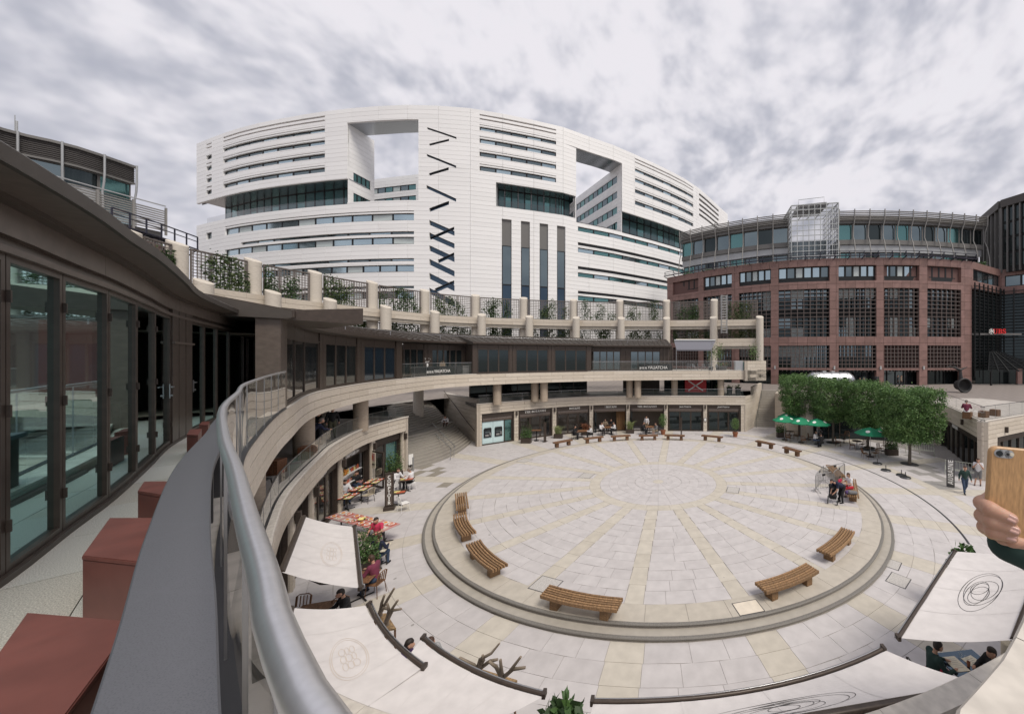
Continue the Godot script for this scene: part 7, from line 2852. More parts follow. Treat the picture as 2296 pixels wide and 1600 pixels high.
	# table of the two diners, and the one beyond
	cafe_table("white2", "white table between the pink shirt and the dark shirt", W(845, 1228, 0.75) * Vector3(1, 0, 1), 0.3, Vector2(0.8, 0.7), false, M.cream, "")
	cafe_chair("pale", "cafe_chair", "pale seat chair under the dark shirted diner", W(846, 1262, 0.2) * Vector3(1, 0, 1), PI, "pale chairs at the cafe tables", M.chair_pale, M.chair_dark)
	cafe_table("wood3", "brown wooden table at which the maroon shirt sits", W(812, 1292, 0.75) * Vector3(1, 0, 1), 0.2, Vector2(0.8, 0.8), false, M.teak1, "")
	cafe_chair("brown", "cafe_chair", "brown wooden chair of the person in maroon", W(842, 1315, 0.3) * Vector3(1, 0, 1), -PI / 2, "brown chairs under the awnings", M.teak1, M.teak2)
	for q in [[668, 1340, 0.2, "brown wooden chair under the first awning by the column"], [760, 1345, 0.6, "brown wooden chair between the two white awnings"]]:
		cafe_chair("brown", "cafe_chair", q[3], W(q[0], q[1], 0.9) * Vector3(1, 0, 1), q[2], "brown chairs under the awnings", M.teak1, M.teak2)
	cafe_table("wood4", "brown wooden table showing between the two white awnings", W(700, 1350, 1.0) * Vector3(1, 0, 1), 0.3, Vector2(0.9, 0.8), false, M.teak0, "")
	# pillar sign
	var ps := thing("pillar_sign", "tall narrow dark sign with vertical white letters among the cafe tables", "sign", W(873, 1142, 0), 0.0)
	mb = MB.new()
	mb.box(Vector3(0, 0.1, 0), Vector3(0.5, 0.2, 0.4), Basis(), 0.01)
	mk(mb, "base", M.bronze, ps)
	mb = MB.new()
	mb.box(Vector3(0, 1.12, 0), Vector3(0.40, 1.85, 0.14), Basis(), 0.01)
	mk(mb, "case", M.bronze_black, ps)
	mb = MB.new()
	mb.box(Vector3(0, 1.12, 0.065), Vector3(0.30, 1.70, 0.03))
	mk(mb, "face", M.bronze_pale, ps)
	var w := "COMPTOIR"
	for k in w.length():
		text_part(w[k], 0.17, M.sign_white, ps, Transform3D(Basis(), ps.position + Vector3(0, 1.83 - k * 0.205, 0.09)))
	ps.rotation.y = 0.45
	# hanging poster frame
	var pf := thing("poster_stand", "dark glazed screen with a breakfast poster between the cafe bays", "poster", W(838, 1105, 0))
	var f0 := W(812, 1085, 0)
	var f1 := W(860, 1096, 0)
	var l := straight(f0, f1)
	mb = MB.new()
	frame_bars(mb, l, 0.0, l.length(), 0.05, 2.35, 0.04, 0.08, 0.08)
	mkw(mb, "frame", M.bronze_black, pf)
	mb = MB.new()
	mb.sweep(l, [Vector2(0, 0.1), Vector2(0, 2.3)], false, false)
	mkw(mb, "glass", M.shop_pane, pf)
	var tf := facing(l.at(l.length() * 0.5, 0.05, 1.75), l.nrm(0.5))
	mb = MB.new()
	mb.box(tf.origin, Vector3(0.72, 1.0, 0.03), tf.basis)
	mkw(mb, "poster_sheet", M.cream, pf)
	mb = MB.new()
	mb.box(tf * Vector3(0, 0.22, 0.017), Vector3(0.66, 0.5, 0.006), tf.basis)
	mkw(mb, "poster_picture", M.pink_pattern, pf)
	mb = MB.new()
	for k in 3:
		mb.lathe([Vector2(0.17 - k * 0.03, 0.0), Vector2(0.0, 0.004)], 14, Vector3.ZERO)
	var disc := MB.new()
	disc.put(mb, Transform3D(tf.basis * Basis(Vector3.RIGHT, PI / 2), tf * Vector3(0.02, 0.2, 0.024)))
	mkw(disc, "poster_dish", M.food_red, pf)
	text_part("BREAKFAST", 0.10, M.bronze_black, pf, tf * Transform3D(Basis(), Vector3(0, -0.25, 0.02)))
	# yellow pot at the pier, fire point at the stairs
	var yp := thing("yellow_flower_pot", "small pot of yellow flowers hanging at a pier of the near row", "potted plant", W(757, 1062, 1.4))
	mb = MB.new()
	mb.lathe([Vector2(0.07, 0), Vector2(0.11, 0.18), Vector2(0.0, 0.18)], 10)
	mk(mb, "pot", M.yellow, yp)
	rng.seed = 8
	var pts := []
	for k in 50:
		pts.append(Vector3(rng.randfn() * 0.1, 0.28 + rng.randfn() * 0.07, rng.randfn() * 0.1))
	foliage(yp, pts, 0.1, [M.yellow, M.leaf3])
	for q in [[921, 1052, "white board on a round foot at the bottom of the curved stairs", "white"], [926, 1056, "short steel post at the bottom of the curved stairs", "steel"]]:
		var t2 := thing("stair_post", q[2], "post", W(q[0], q[1], 0))
		mb = MB.new()
		if q[3] == "white":
			mb.box(Vector3(0, 0.75, 0), Vector3(0.3, 0.8, 0.04), Basis(UP, 0.9), 0.01)
			mk(mb, "board", M.white, t2)
			mb = MB.new()
			mb.lathe([Vector2(0.24, 0), Vector2(0.22, 0.06), Vector2(0.04, 0.08), Vector2(0.03, 0.4)], 14)
			mk(mb, "foot", M.black, t2)
		else:
			mb.tube([Vector3.ZERO, Vector3(0, 1.0, 0)], 0.05, 10)
			mk(mb, "shaft", M.galv, t2)
			mb = MB.new()
			mb.lathe([Vector2(0.06, 1.0), Vector2(0.05, 1.03), Vector2(0, 1.04)], 10)
			mk(mb, "cap", M.steel, t2)

func branch_board(label: String, corners: Array, branches: Array) -> void:
	var c := Vector3.ZERO
	var pl := []
	for q in corners:
		c += q * 0.25
		pl.append(Vector2(q.x, q.z))
	var y: float = corners[0].y
	var t := thing("branch_screen", label, "screen", c * Vector3(1, 0, 1))
	var mb := MB.new()
	mb.poly(pl, y - 0.05, y)
	mkw(mb, "board", M.board, t)
	for p in corners:
		mb = MB.new()
		mb.tube([Vector3(c.x + (p.x - c.x) * 0.9, 0, c.z + (p.z - c.z) * 0.9), Vector3(c.x + (p.x - c.x) * 0.9, y - 0.05, c.z + (p.z - c.z) * 0.9)], 0.025, 6)
		mkw(mb, "leg", M.teak2, t)
	for b in branches:
		mb = MB.new()
		var base: Vector3 = b[0]
		mb.lathe([Vector2(0.07, 0), Vector2(0.055, 0.1), Vector2(0.05, 0.16)], 10, base)
		for arm in b[1]:
			var pts := [base + UP * 0.08]
			var r := [0.05]
			for q in arm:
				pts.append(q)
				r.append(maxf(0.016, r[-1] * 0.74))
			mb.tube(pts, r, 7)
		mkw(mb, "branch", M.branch, t)

func make_branch_boards() -> void:
	var y := 1.0
	branch_board("board on legs with two bare forked branches beside the faint emblem awning", [W(838, 1376, y), W(866, 1374, y), W(888, 1408, y), W(864, 1411, y)],
		[[W(852, 1381, y), [[V(856, 1350, 9.9), V(862, 1333, 9.9)], [V(868, 1345, 9.8), V(884, 1318, 9.8)], [V(860, 1362, 9.9), V(872, 1366, 9.8)]]], [W(866, 1401, y), [[V(874, 1372, 9.4), V(892, 1345, 9.4)], [V(872, 1368, 9.4), V(868, 1352, 9.4)], [V(880, 1368, 9.4), V(900, 1365, 9.4)]]]])
	branch_board("long board on legs with two thick bare branches beside the plain awning", [W(1055, 1504, y), W(1082, 1500, y), W(1160, 1524, y), W(1140, 1537, y)],
		[[W(1070, 1510, y), [[V(1076, 1478, 7.9), V(1102, 1464, 7.9), V(1120, 1442, 7.9)], [V(1062, 1490, 7.9), V(1030, 1474, 8.0)], [V(1084, 1480, 7.9), V(1082, 1468, 7.9)], [V(1098, 1482, 7.9), V(1116, 1478, 7.9)]]],
		[W(1126, 1528, y), [[V(1124, 1500, 7.6), V(1122, 1478, 7.6)], [V(1142, 1506, 7.6), V(1168, 1472, 7.6)], [V(1150, 1500, 7.6), V(1178, 1496, 7.6)], [V(1112, 1494, 7.6), V(1096, 1482, 7.6)]]]])

# ---------- bodies: tapered capsules joined smoothly and meshed as surface nets ----------
func nets(bones: Array, cell: float, k := 0.03) -> MB:
	var lo := Vector3.ONE * 1e9
	var hi := Vector3.ONE * -1e9
	for b in bones:
		var r := maxf(b[2], b[3]) + cell * 2.0 + k
		for e in [b[0], b[1]]:
			lo = lo.min(e - Vector3.ONE * r)
			hi = hi.max(e + Vector3.ONE * r)
	var d := Vector3i(((hi - lo) / cell).ceil()) + Vector3i.ONE
	var f := PackedFloat32Array()
	f.resize(d.x * d.y * d.z)
	f.fill(0.5)
	for b in bones:
		var a: Vector3 = b[0]
		var ab: Vector3 = b[1] - a
		var l2 := maxf(ab.length_squared(), 1e-9)
		var r0: float = b[2]
		var r1: float = b[3]
		var r := maxf(r0, r1) + k + cell * 1.5
		var i0 := Vector3i(((a.min(b[1]) - Vector3.ONE * r - lo) / cell).floor()).clamp(Vector3i.ZERO, d - Vector3i.ONE)
		var i1 := Vector3i(((a.max(b[1]) + Vector3.ONE * r - lo) / cell).ceil()).clamp(Vector3i.ZERO, d - Vector3i.ONE)
		for z in range(i0.z, i1.z + 1):
			for y in range(i0.y, i1.y + 1):
				var row := (z * d.y + y) * d.x
				for x in range(i0.x, i1.x + 1):
					var p := lo + Vector3(x, y, z) * cell - a
					var t := clampf(p.dot(ab) / l2, 0.0, 1.0)
					var q := (p - ab * t).length() - lerpf(r0, r1, t)
					var e := f[row + x]
					var h := maxf(k - absf(e - q), 0.0) / k
					f[row + x] = minf(e, q) - h * h * k * 0.25
	var mb := MB.new()
	var id := {}
	var sx := 1
	var sy := d.x
	var sz := d.x * d.y
	var offs := [0, sx, sy, sx + sy, sz, sx + sz, sy + sz, sx + sy + sz]
	var edges := [[0, 1], [2, 3], [4, 5], [6, 7], [0, 2], [1, 3], [4, 6], [5, 7], [0, 4], [1, 5], [2, 6], [3, 7]]
	for z in d.z - 1:
		for y in d.y - 1:
			for x in d.x - 1:
				var o := z * sz + y * sy + x
				var c := 0
				for w in offs:
					if f[o + w] < 0.0: c += 1
				if c == 0 or c == 8: continue
				var s := Vector3.ZERO
				var n := 0
				for e in edges:
					var va := f[o + offs[e[0]]]
					var vb := f[o + offs[e[1]]]
					if (va < 0.0) == (vb < 0.0): continue
					var ca := Vector3(e[0] & 1, (e[0] >> 1) & 1, e[0] >> 2)
					var cb := Vector3(e[1] & 1, (e[1] >> 1) & 1, e[1] >> 2)
					s += ca.lerp(cb, va / (va - vb))
					n += 1
				id[o] = mb.v.size()
				mb.v.append(lo + (Vector3(x, y, z) + s / n) * cell)
				var g := Vector3(f[o + sx] + f[o + sx + sy] + f[o + sx + sz] + f[o + sx + sy + sz] - f[o] - f[o + sy] - f[o + sz] - f[o + sy + sz],
					f[o + sy] + f[o + sx + sy] + f[o + sy + sz] + f[o + sx + sy + sz] - f[o] - f[o + sx] - f[o + sz] - f[o + sx + sz],
					f[o + sz] + f[o + sx + sz] + f[o + sy + sz] + f[o + sx + sy + sz] - f[o] - f[o + sx] - f[o + sy] - f[o + sx + sy])
				mb.n.append(g.normalized())
				mb.u.append(Vector2.ZERO)
	for o in id:
		for ax in [[sx, sy, sz], [sy, sz, sx], [sz, sx, sy]]:
			var inside := f[o] < 0.0
			if inside == (f[o + ax[0]] < 0.0): continue
			var a = id.get(o - ax[1] - ax[2])
			var b = id.get(o - ax[1])
			var c = id.get(o - ax[2])
			if a == null or b == null or c == null: continue
			if inside: mb.ix.append_array(PackedInt32Array([a, b, id[o], a, id[o], c]))
			else: mb.ix.append_array(PackedInt32Array([a, id[o], b, a, c, id[o]]))
	return mb

func skeleton(pose: String) -> Dictionary:
	var hip := Vector3(0, 0.93, 0)
	var lean := 0.03
	var knee := [Vector3(-0.10, 0.50, 0.02), Vector3(0.10, 0.50, 0.02)]
	var ankle := [Vector3(-0.11, 0.08, -0.02), Vector3(0.11, 0.08, -0.02)]
	var elbow := [Vector3(-0.27, -0.29, 0.0), Vector3(0.27, -0.29, 0.0)]     # from the shoulder's middle
	var wrist := [Vector3(-0.27, -0.53, 0.08), Vector3(0.27, -0.53, 0.08)]
	var nod := 0.03
	match pose:
		"walk":
			knee = [Vector3(-0.10, 0.52, 0.16), Vector3(0.09, 0.49, -0.02)]
			ankle = [Vector3(-0.10, 0.09, 0.24), Vector3(0.10, 0.12, -0.30)]
			elbow = [Vector3(-0.26, -0.28, -0.08), Vector3(0.26, -0.28, 0.06)]
			wrist = [Vector3(-0.28, -0.52, -0.06), Vector3(0.27, -0.50, 0.18)]
		"sit":
			hip = Vector3(0, 0.55, -0.05)
			knee = [Vector3(-0.13, 0.53, 0.38), Vector3(0.13, 0.53, 0.38)]
			ankle = [Vector3(-0.14, 0.08, 0.36), Vector3(0.14, 0.08, 0.32)]
			elbow = [Vector3(-0.27, -0.26, 0.12), Vector3(0.27, -0.26, 0.12)]
			wrist = [Vector3(-0.16, -0.24, 0.36), Vector3(0.16, -0.24, 0.36)]
			lean = 0.12
			nod = 0.07
		"lean":
			lean = 0.75
			elbow = [Vector3(-0.24, -0.24, 0.16), Vector3(0.24, -0.24, 0.16)]
			wrist = [Vector3(-0.12, -0.30, 0.40), Vector3(0.12, -0.30, 0.40)]
			ankle = [Vector3(-0.14, 0.08, -0.15), Vector3(0.12, 0.08, -0.05)]
		"bend":
			hip = Vector3(0, 0.93, -0.12)
			lean = 1.15
			nod = 0.12
			elbow = [Vector3(-0.22, -0.30, 0.08), Vector3(0.22, -0.30, 0.08)]
			wrist = [Vector3(-0.14, -0.52, 0.20), Vector3(0.14, -0.50, 0.24)]
		"phone":
			elbow = [Vector3(-0.24, -0.27, 0.08), Vector3(0.24, -0.27, 0.08)]
			wrist = [Vector3(-0.10, -0.02, 0.24), Vector3(0.08, 0.03, 0.24)]
			ankle = [Vector3(-0.16, 0.08, 0.10), Vector3(0.12, 0.08, -0.06)]
		"perch":
			hip = Vector3(0, 0.26, 0)
			knee = [Vector3(-0.14, 0.52, 0.34), Vector3(0.14, 0.52, 0.34)]
			ankle = [Vector3(-0.12, 0.06, 0.42), Vector3(0.12, 0.06, 0.42)]
			elbow = [Vector3(-0.25, -0.24, 0.16), Vector3(0.25, -0.24, 0.16)]
			wrist = [Vector3(-0.06, -0.26, 0.36), Vector3(0.06, -0.26, 0.36)]
			lean = 0.4
			nod = 0.1
	var up := Vector3(0, cos(lean), sin(lean))
	var fw := Vector3(0, -sin(lean), cos(lean))
	var sh := hip + up * 0.50
	var neck := sh + up * 0.09 + fw * 0.01
	var head := neck + up.lerp(UP, 0.45).normalized() * 0.125 + Vector3(0, 0, nod)
	var S := [sh + Vector3(-0.175, 0, 0), sh + Vector3(0.175, 0, 0)]
	var g := {"torso": [[hip + up * 0.05, hip + up * 0.24, 0.125, 0.115], [hip + up * 0.24, sh - up * 0.08, 0.115, 0.12], [S[0] - up * 0.03, S[1] - up * 0.03, 0.068, 0.068], [hip + up * 0.2 + Vector3(-0.05, 0, 0), hip + up * 0.4 + Vector3(-0.09, 0, 0), 0.09, 0.10], [hip + up * 0.2 + Vector3(0.05, 0, 0), hip + up * 0.4 + Vector3(0.09, 0, 0), 0.09, 0.10]],
		"upper": [], "fore": [], "hands": [], "thigh": [[hip + Vector3(-0.07, 0, 0), hip + Vector3(0.07, 0, 0), 0.11, 0.11]], "calf": [], "feet": [],
		"head": [[neck - up * 0.05, neck + up * 0.05, 0.052, 0.048], [head + Vector3(0, 0.025, -0.012), head + Vector3(0, -0.03, 0.012), 0.092, 0.076], [head + Vector3(0, -0.05, 0.03), head + Vector3(0, -0.07, 0.04), 0.05, 0.045], [head + Vector3(0, -0.005, 0.085), head + Vector3(0, -0.03, 0.105), 0.012, 0.016],
			[head + Vector3(-0.09, -0.01, 0), head + Vector3(-0.09, -0.04, 0), 0.018, 0.015], [head + Vector3(0.09, -0.01, 0), head + Vector3(0.09, -0.04, 0), 0.018, 0.015]],
		"hair": [[head + Vector3(0, 0.045, -0.025), head + Vector3(0, -0.005, -0.04), 0.093, 0.085], [head + Vector3(0, 0.07, 0.02), head + Vector3(0, 0.06, 0.045), 0.065, 0.045]], "long": [[head + Vector3(0, -0.02, -0.06), head + Vector3(0, -0.22, -0.08), 0.075, 0.05]], "tail": [[head + Vector3(0, 0.02, -0.10), head + Vector3(0, -0.12, -0.15), 0.035, 0.018]],
		"pack": [[sh - up * 0.10 - fw * 0.18, hip + up * 0.14 - fw * 0.18, 0.13, 0.14]]}
	for i in 2:
		var e: Vector3 = sh + elbow[i]
		var w: Vector3 = sh + wrist[i]
		var dv := (w - e).normalized()
		g.upper.append([S[i], e, 0.055, 0.043])
		g.fore.append([e, w, 0.042, 0.028])
		g.hands.append_array([[w, w + dv * 0.09, 0.028, 0.022], [w + dv * 0.06, w + dv * 0.16, 0.020, 0.012], [w + dv * 0.03, w + dv * 0.07 + Vector3(0.04 if i == 0 else -0.04, 0, 0.02), 0.016, 0.012]])
		var h2 := hip + Vector3(-0.09 if i == 0 else 0.09, -0.02, 0)
		g.thigh.append([h2, knee[i], 0.088, 0.06])
		g.calf.append([knee[i], ankle[i], 0.057, 0.036])
		g.feet.append_array([[ankle[i] + Vector3(0, -0.025, -0.03), ankle[i] + Vector3(0, -0.04, 0.14), 0.045, 0.035]])
	return g

func grown(list: Array, by: float) -> Array:
	return list.map(func(b): return [b[0], b[1], b[2] + by, b[3] + by])

func body_mesh(key: String, bones: Callable, cell: float, k := 0.03) -> Mesh:
	if not shared.has(key): shared[key] = nets(bones.call(), cell, k).mesh()
	return shared[key]

func person(label: String, at: Vector3, yaw: float, pose: String, top: String, legs: String, hair: String, extra := "", scale := 1.0) -> Node3D:
	# extra: words among short (sleeves), shorts, long (hair), tail, pack, child
	var t := thing("person", label, "person", at, yaw, "people in the plaza")
	t.scale = Vector3.ONE * scale
	var g := skeleton(pose)
	var c := 0.026
	put_mesh(body_mesh(pose + "_body", func(): return g.torso + g.upper + g.fore + g.hands + g.thigh + g.calf + g.head + grown(g.feet, -0.012), c), "body", M.skin, t)
	var short := extra.contains("short ")
	put_mesh(body_mesh(pose + ("_tee" if short else "_shirt"), func():
		var out := grown(g.torso, 0.014)
		for b in g.upper:
			out.append([b[0], b[0].lerp(b[1], 0.62) if short else b[1], b[2] + 0.014, b[3] + 0.016])
		return out if short else out + grown(g.fore, 0.012), c), "top", M[top], t)
	var sh := extra.contains("shorts")
	put_mesh(body_mesh(pose + ("_shorts" if sh else "_trousers"), func(): return grown(g.thigh, 0.014) if sh else grown(g.thigh, 0.012) + grown(g.calf, 0.013), c), "trousers", M[legs], t)
	put_mesh(body_mesh(pose + "_shoes", func(): return g.feet, 0.02), "shoes", M.c_brown if sh else M.c_black, t)
	var hk := "_long" if extra.contains("long") else ("_tail" if extra.contains("tail") else "_hair")
	put_mesh(body_mesh(pose + hk, func(): return g.hair + (g.long if hk == "_long" else (g.tail if hk == "_tail" else [])), 0.022), "hair", M[hair], t)
	if extra.contains("pack"):
		put_mesh(body_mesh(pose + "_pack", func(): return g.pack, 0.026), "backpack", M.c_red, t)
	if extra.contains("apron"):
		put_mesh(body_mesh(pose + "_apron", func(): return grown(g.thigh, 0.03), 0.03), "apron", M.c_tan, t)
	return t

func make_people() -> void:
	# on the near middle terrace
	var s := MRL.s_px(738)
	person("bald person in a dark jacket leaning on the glass rail of the middle terrace", MRL.at(s, -0.75, MID), MRL.yaw(s) + 0.5, "lean", "c_navy", "c_jean", "hair_grey")
	person("person in dark clothes with glasses standing behind the leaning one", MRL.at(MRL.s_px(762), -0.9, MID), MRL.yaw(s) + 0.9, "stand", "c_black", "c_black", "hair_brown")
	person("person in a dark suit standing with a bottle at the glass rail", MRL.at(MRL.s_px(787), -0.85, MID), MRL.yaw(s) - 1.2, "stand", "c_black", "c_olive", "hair_brown")
	# cafe in front of the shelves
	person("person with long dark hair and white top seated at the chequered tables", W(772, 1128, 0), 1.0, "sit", "c_white", "c_jean", "hair_dark", "long")
	person("person with sunglasses seated against the cafe shelves", W(797, 1105, 0), 1.2, "sit", "c_black", "c_jean", "hair_brown")
	person("grey haired person in a white shirt seated by the pillar sign", W(921, 1097, 0), -1.5, "sit", "c_white", "c_black", "hair_grey")
	person("person in white seated behind the pillar sign", W(890, 1098, 0), 1.4, "sit", "c_white", "c_grey", "hair_brown", "long")
	person("person in a bright pink shirt seated at the white table", W(846, 1212, 0.3) * Vector3(1, 0, 1), 0.1, "sit", "c_pink", "c_black", "hair_dark", "short ")
	person("person in a dark shirt with back turned at the white table", W(846, 1258, 0.3) * Vector3(1, 0, 1), PI, "sit", "c_navy", "c_jean", "hair_brown")
	person("person in a maroon shirt seated at the brown table", W(838, 1312, 0.3) * Vector3(1, 0, 1), -1.6, "sit", "c_maroon", "c_jean", "hair_brown")
	person("person with a black and white jacket between the two awnings", W(772, 1352, 0.9) * Vector3(1, 0, 1), -0.6, "sit", "c_black", "c_jean", "hair_dark")
	person("person whose head shows beside the faint emblem awning", W(908, 1460, 1.1) * Vector3(1, 0, 1), 1.9, "sit", "c_purple", "c_jean", "hair_dark", "long")
	person("person in a striped top whose head shows at the plain awning corner", W(962, 1450, 1.1) * Vector3(1, 0, 1), 0.9, "sit", "c_stripe", "c_black", "hair_brown", "long")
	person("person in a pale hoodie sitting alone on the curved stairs", W(1000, 952, 1.85) + Vector3(0, -0.1, 0), 0.3, "perch", "c_white", "c_brown", "hair_dark")
	# far tables
	for q in [[1288, 984, 1.3, "c_black", "person in black at the first outdoor table of the far row", ""], [1325, 983, -1.3, "c_white", "person in a white shirt with back bent at the first far table", ""], [1348, 975, 0.9, "c_white", "person in a white blouse at the busy far table", ""], [1378, 974, -1.2, "c_white", "person in pale blue at the busy far table", ""],
			[1357, 966, 0.2, "c_tan", "person seated behind the busy far table", "long"], [1371, 966, -0.3, "c_black", "person in black seated behind the busy far table", "long"], [1472, 976, -1.1, "c_grey", "person in grey seated near the terracotta olive pot", "shorts"], [1442, 974, 1.2, "c_black", "person in black seated at the table before the waiter", ""]]:
		person(q[4], W(q[0], q[1], 0), q[2], "sit", q[3], "c_black" if q[5] != "shorts" else "c_tan", "hair_brown", q[5])
	person("waiter in white shirt, dark waistcoat and tan apron before the open shopfront", W(1450, 967, 0), -0.4, "stand", "c_white", "c_black", "hair_brown", "apron")
	# by the pushchair
	person("person in a navy waistcoat bending over the pushchair", W(1886, 1127, 0.231), -1.35, "bend", "c_navy", "c_black", "hair_dark", "short ", 1.0)
	person("person in a white shirt and red skirt sitting on the bench by the pushchair", W(1906, 1112, 0.231), -1.5, "sit", "c_white", "c_red", "hair_brown", "short shorts")
	person("small child between the pushchair and the bench", W(1884, 1108, 0.231), 0.5, "stand", "c_pink", "c_grey", "hair_dark", "short ", 0.62)
	# passers-by
	person("person in a dark green fleece and sunglasses walking past the upright sign", W(2164, 1106, 0), -0.35, "walk", "c_green", "c_jean", "hair_brown", "tail", 0.97)
	person("person in a white polo and grey shorts with a red backpack holding a phone up", W(2194, 1088, 0), -0.75, "phone", "c_white", "c_grey", "hair_brown", "short shorts pack", 1.02)
	person("person in a dark jacket sitting on a timber cube above the bar", W(2168, 938, MID), 2.4, "sit", "c_maroon", "c_white", "hair_grey")
	person("person in black walking along the red granite building", W(2013, 866, MID), 1.2, "walk", "c_black", "c_black", "hair_dark")
	person("person in a pale top walking along the red granite building", W(2021, 867, MID), 1.2, "walk", "c_tan", "c_black", "hair_brown", "tail")
	for k in 2:
		person(["person in black sitting on the far bench by the silver trailer", "person in grey sitting on the far bench by the silver trailer"][k], W(1928 + k * 9, 866, MID), 0.0, "sit", ["c_black", "c_grey"][k], "c_black", "hair_dark")
	# under the parasols
	person("person in a white top seated under the parasols", W(1828, 998, 0), 0.8, "sit", "c_white", "c_jean", "hair_brown", "long")
	person("person in black with back turned seated under the parasols", W(1842, 1004, 0), PI, "sit", "c_black", "c_black", "hair_dark")
	person("person in grey seated at the far side of the parasol table", W(1836, 984, 0), 0.1, "sit", "c_grey", "c_jean", "hair_brown")
	# under the gap between the two scribble awnings
	person("person in a green black top and pink shorts reading a menu at the glass table", W(2095, 1480, 0.9) * Vector3(1, 0, 1), 1.5, "sit", "c_green", "c_pink", "hair_dark")
	person("person in black seated across the glass table, nearly hidden", W(2232, 1495, 0.9) * Vector3(1, 0, 1), -1.5, "sit", "c_black", "c_pink", "hair_dark")
	make_phone_hand()

func make_phone_hand() -> void:
	var c := V(2274, 1109, 0.55)
	var ph := thing("smartphone", "smartphone in a pale maple wood case held up by a hand", "phone", c)
	var tilt := Basis(Vector3.FORWARD, 0.06) * Basis(UP, -0.22)
	ph.basis = tilt
	var mb := MB.new()
	# rounded slab
	var pts := []
	for q in [Vector2(1, 1), Vector2(-1, 1), Vector2(-1, -1), Vector2(1, -1)]:
		for k in 7:
			var a := atan2(q.y, q.x) - PI / 4 + PI / 2 * k / 6.0
			pts.append(Vector2(q.x * (0.036 - 0.010) + cos(a) * 0.010, q.y * (0.072 - 0.010) + sin(a) * 0.010))
	var rings := [[0.94, -0.0045], [1.0, -0.003], [1.0, 0.003], [0.94, 0.0048]]
	for r in rings.size() - 1:
		for k in pts.size():
			var a: Vector2 = pts[k]
			var b: Vector2 = pts[(k + 1) % pts.size()]
			var f := func(q: Vector2, w) -> Vector3:
				var s: float = w[0]
				return Vector3(q.x - signf(q.x) * (1.0 - s) * 0.03, q.y - signf(q.y) * (1.0 - s) * 0.03, w[1])
			mb.quad(f.call(a, rings[r]), f.call(b, rings[r]), f.call(b, rings[r + 1]), f.call(a, rings[r + 1]))
	for e in [0, 3]:
		for k in range(1, pts.size() - 1):
			var s: float = rings[e][0]
			var f := func(q: Vector2) -> Vector3: return Vector3(q.x - signf(q.x) * (1.0 - s) * 0.03, q.y - signf(q.y) * (1.0 - s) * 0.03, rings[e][1])
			if e == 3: mb.tri(f.call(pts[0]), f.call(pts[k]), f.call(pts[k + 1]))
			else: mb.tri(f.call(pts[0]), f.call(pts[k + 1]), f.call(pts[k]))
	mk(mb, "case", M.maple, ph)
	mb = MB.new()
	mb.box(Vector3(0, 0, -0.0055), Vector3(0.064, 0.136, 0.002), Basis(), 0.0005)
	mk(mb, "screen", M.screen_dark, ph)
	mb = MB.new()
	for k in 2:
		mb.lathe([Vector2(0.0065, 0), Vector2(0.0065, 0.001), Vector2(0, 0.001)], 14, Vector3(k * 0.013, 0, 0))
	mb.box(Vector3(0.0065, 0.0005, 0), Vector3(0.013, 0.001, 0.013))
	var cut := MB.new()
	cut.put(mb, Transform3D(Basis(Vector3.RIGHT, PI / 2), Vector3(-0.0255, 0.0625, 0.0046)))
	var cam := mk(cut, "camera_cutout", M.clad_pale, ph)
	for q in [[-0.0255, 0.0042, "screen_dark"], [-0.0145, 0.0018, "black"], [-0.0095, 0.0028, "cream"]]:
		mb = MB.new()
		mb.lathe([Vector2(q[1], 0), Vector2(q[1], 0.0012), Vector2(0, 0.0014)], 14)
		var m2 := MB.new()
		m2.put(mb, Transform3D(Basis(Vector3.RIGHT, PI / 2), Vector3(q[0], 0.0625, 0.0056)))
		mk(m2, "lens", M[q[2]], cam)
	# the person who holds it stands beside the camera, outside the view
	var at := Vector3(1.12, FLOOR, 0.12)
	var t := thing("person", "person in a dark sleeve holding up the wooden phone, only fingers and cuff showing", "person", at)
	var g := skeleton("stand")
	var shift := func(list: Array) -> Array: return list.map(func(b): return [b[0] * Vector3(1, 1, -1) + at, b[1] * Vector3(1, 1, -1) + at, b[2], b[3]])
	var sh := at + Vector3(-0.175, 1.40, -0.02)
	var wr := V(2345, 1232, 0.60)
	var el := Vector3(0.93, 8.02, -0.30)
	var arm := [[sh, el, 0.055, 0.044], [el, wr, 0.043, 0.028]]
	var body: MB = nets(shift.call(g.torso + g.head + g.thigh + g.calf + [g.upper[1], g.fore[1]] + g.hands.slice(3) + grown(g.feet, -0.012)) + arm, 0.028)
	# hand: palm behind the phone, four fingers closing over its edge
	var hb := []
	var p := func(x: float, y: float, d: float) -> Vector3: return V(x, y, d)
	hb.append([wr, p.call(2290, 1185, 0.60), 0.026, 0.030])
	hb.append([p.call(2290, 1185, 0.60), p.call(2240, 1128, 0.585), 0.030, 0.022])
	hb.append([p.call(2300, 1195, 0.59), p.call(2250, 1190, 0.585), 0.028, 0.020])
	var F4 := [[[2236, 1112, 0.583], [2204, 1128, 0.568], [2222, 1141, 0.545], [2266, 1162, 0.533], 0.0112, 0.0092], [[2236, 1145, 0.585], [2205, 1157, 0.570], [2224, 1168, 0.546], [2272, 1187, 0.533], 0.0108, 0.0088],
		[[2240, 1172, 0.586], [2210, 1182, 0.572], [2228, 1191, 0.548], [2268, 1204, 0.536], 0.0102, 0.0082], [[2262, 1200, 0.586], [2250, 1206, 0.565], [2270, 1212, 0.548], [2310, 1222, 0.54], 0.0098, 0.008]]
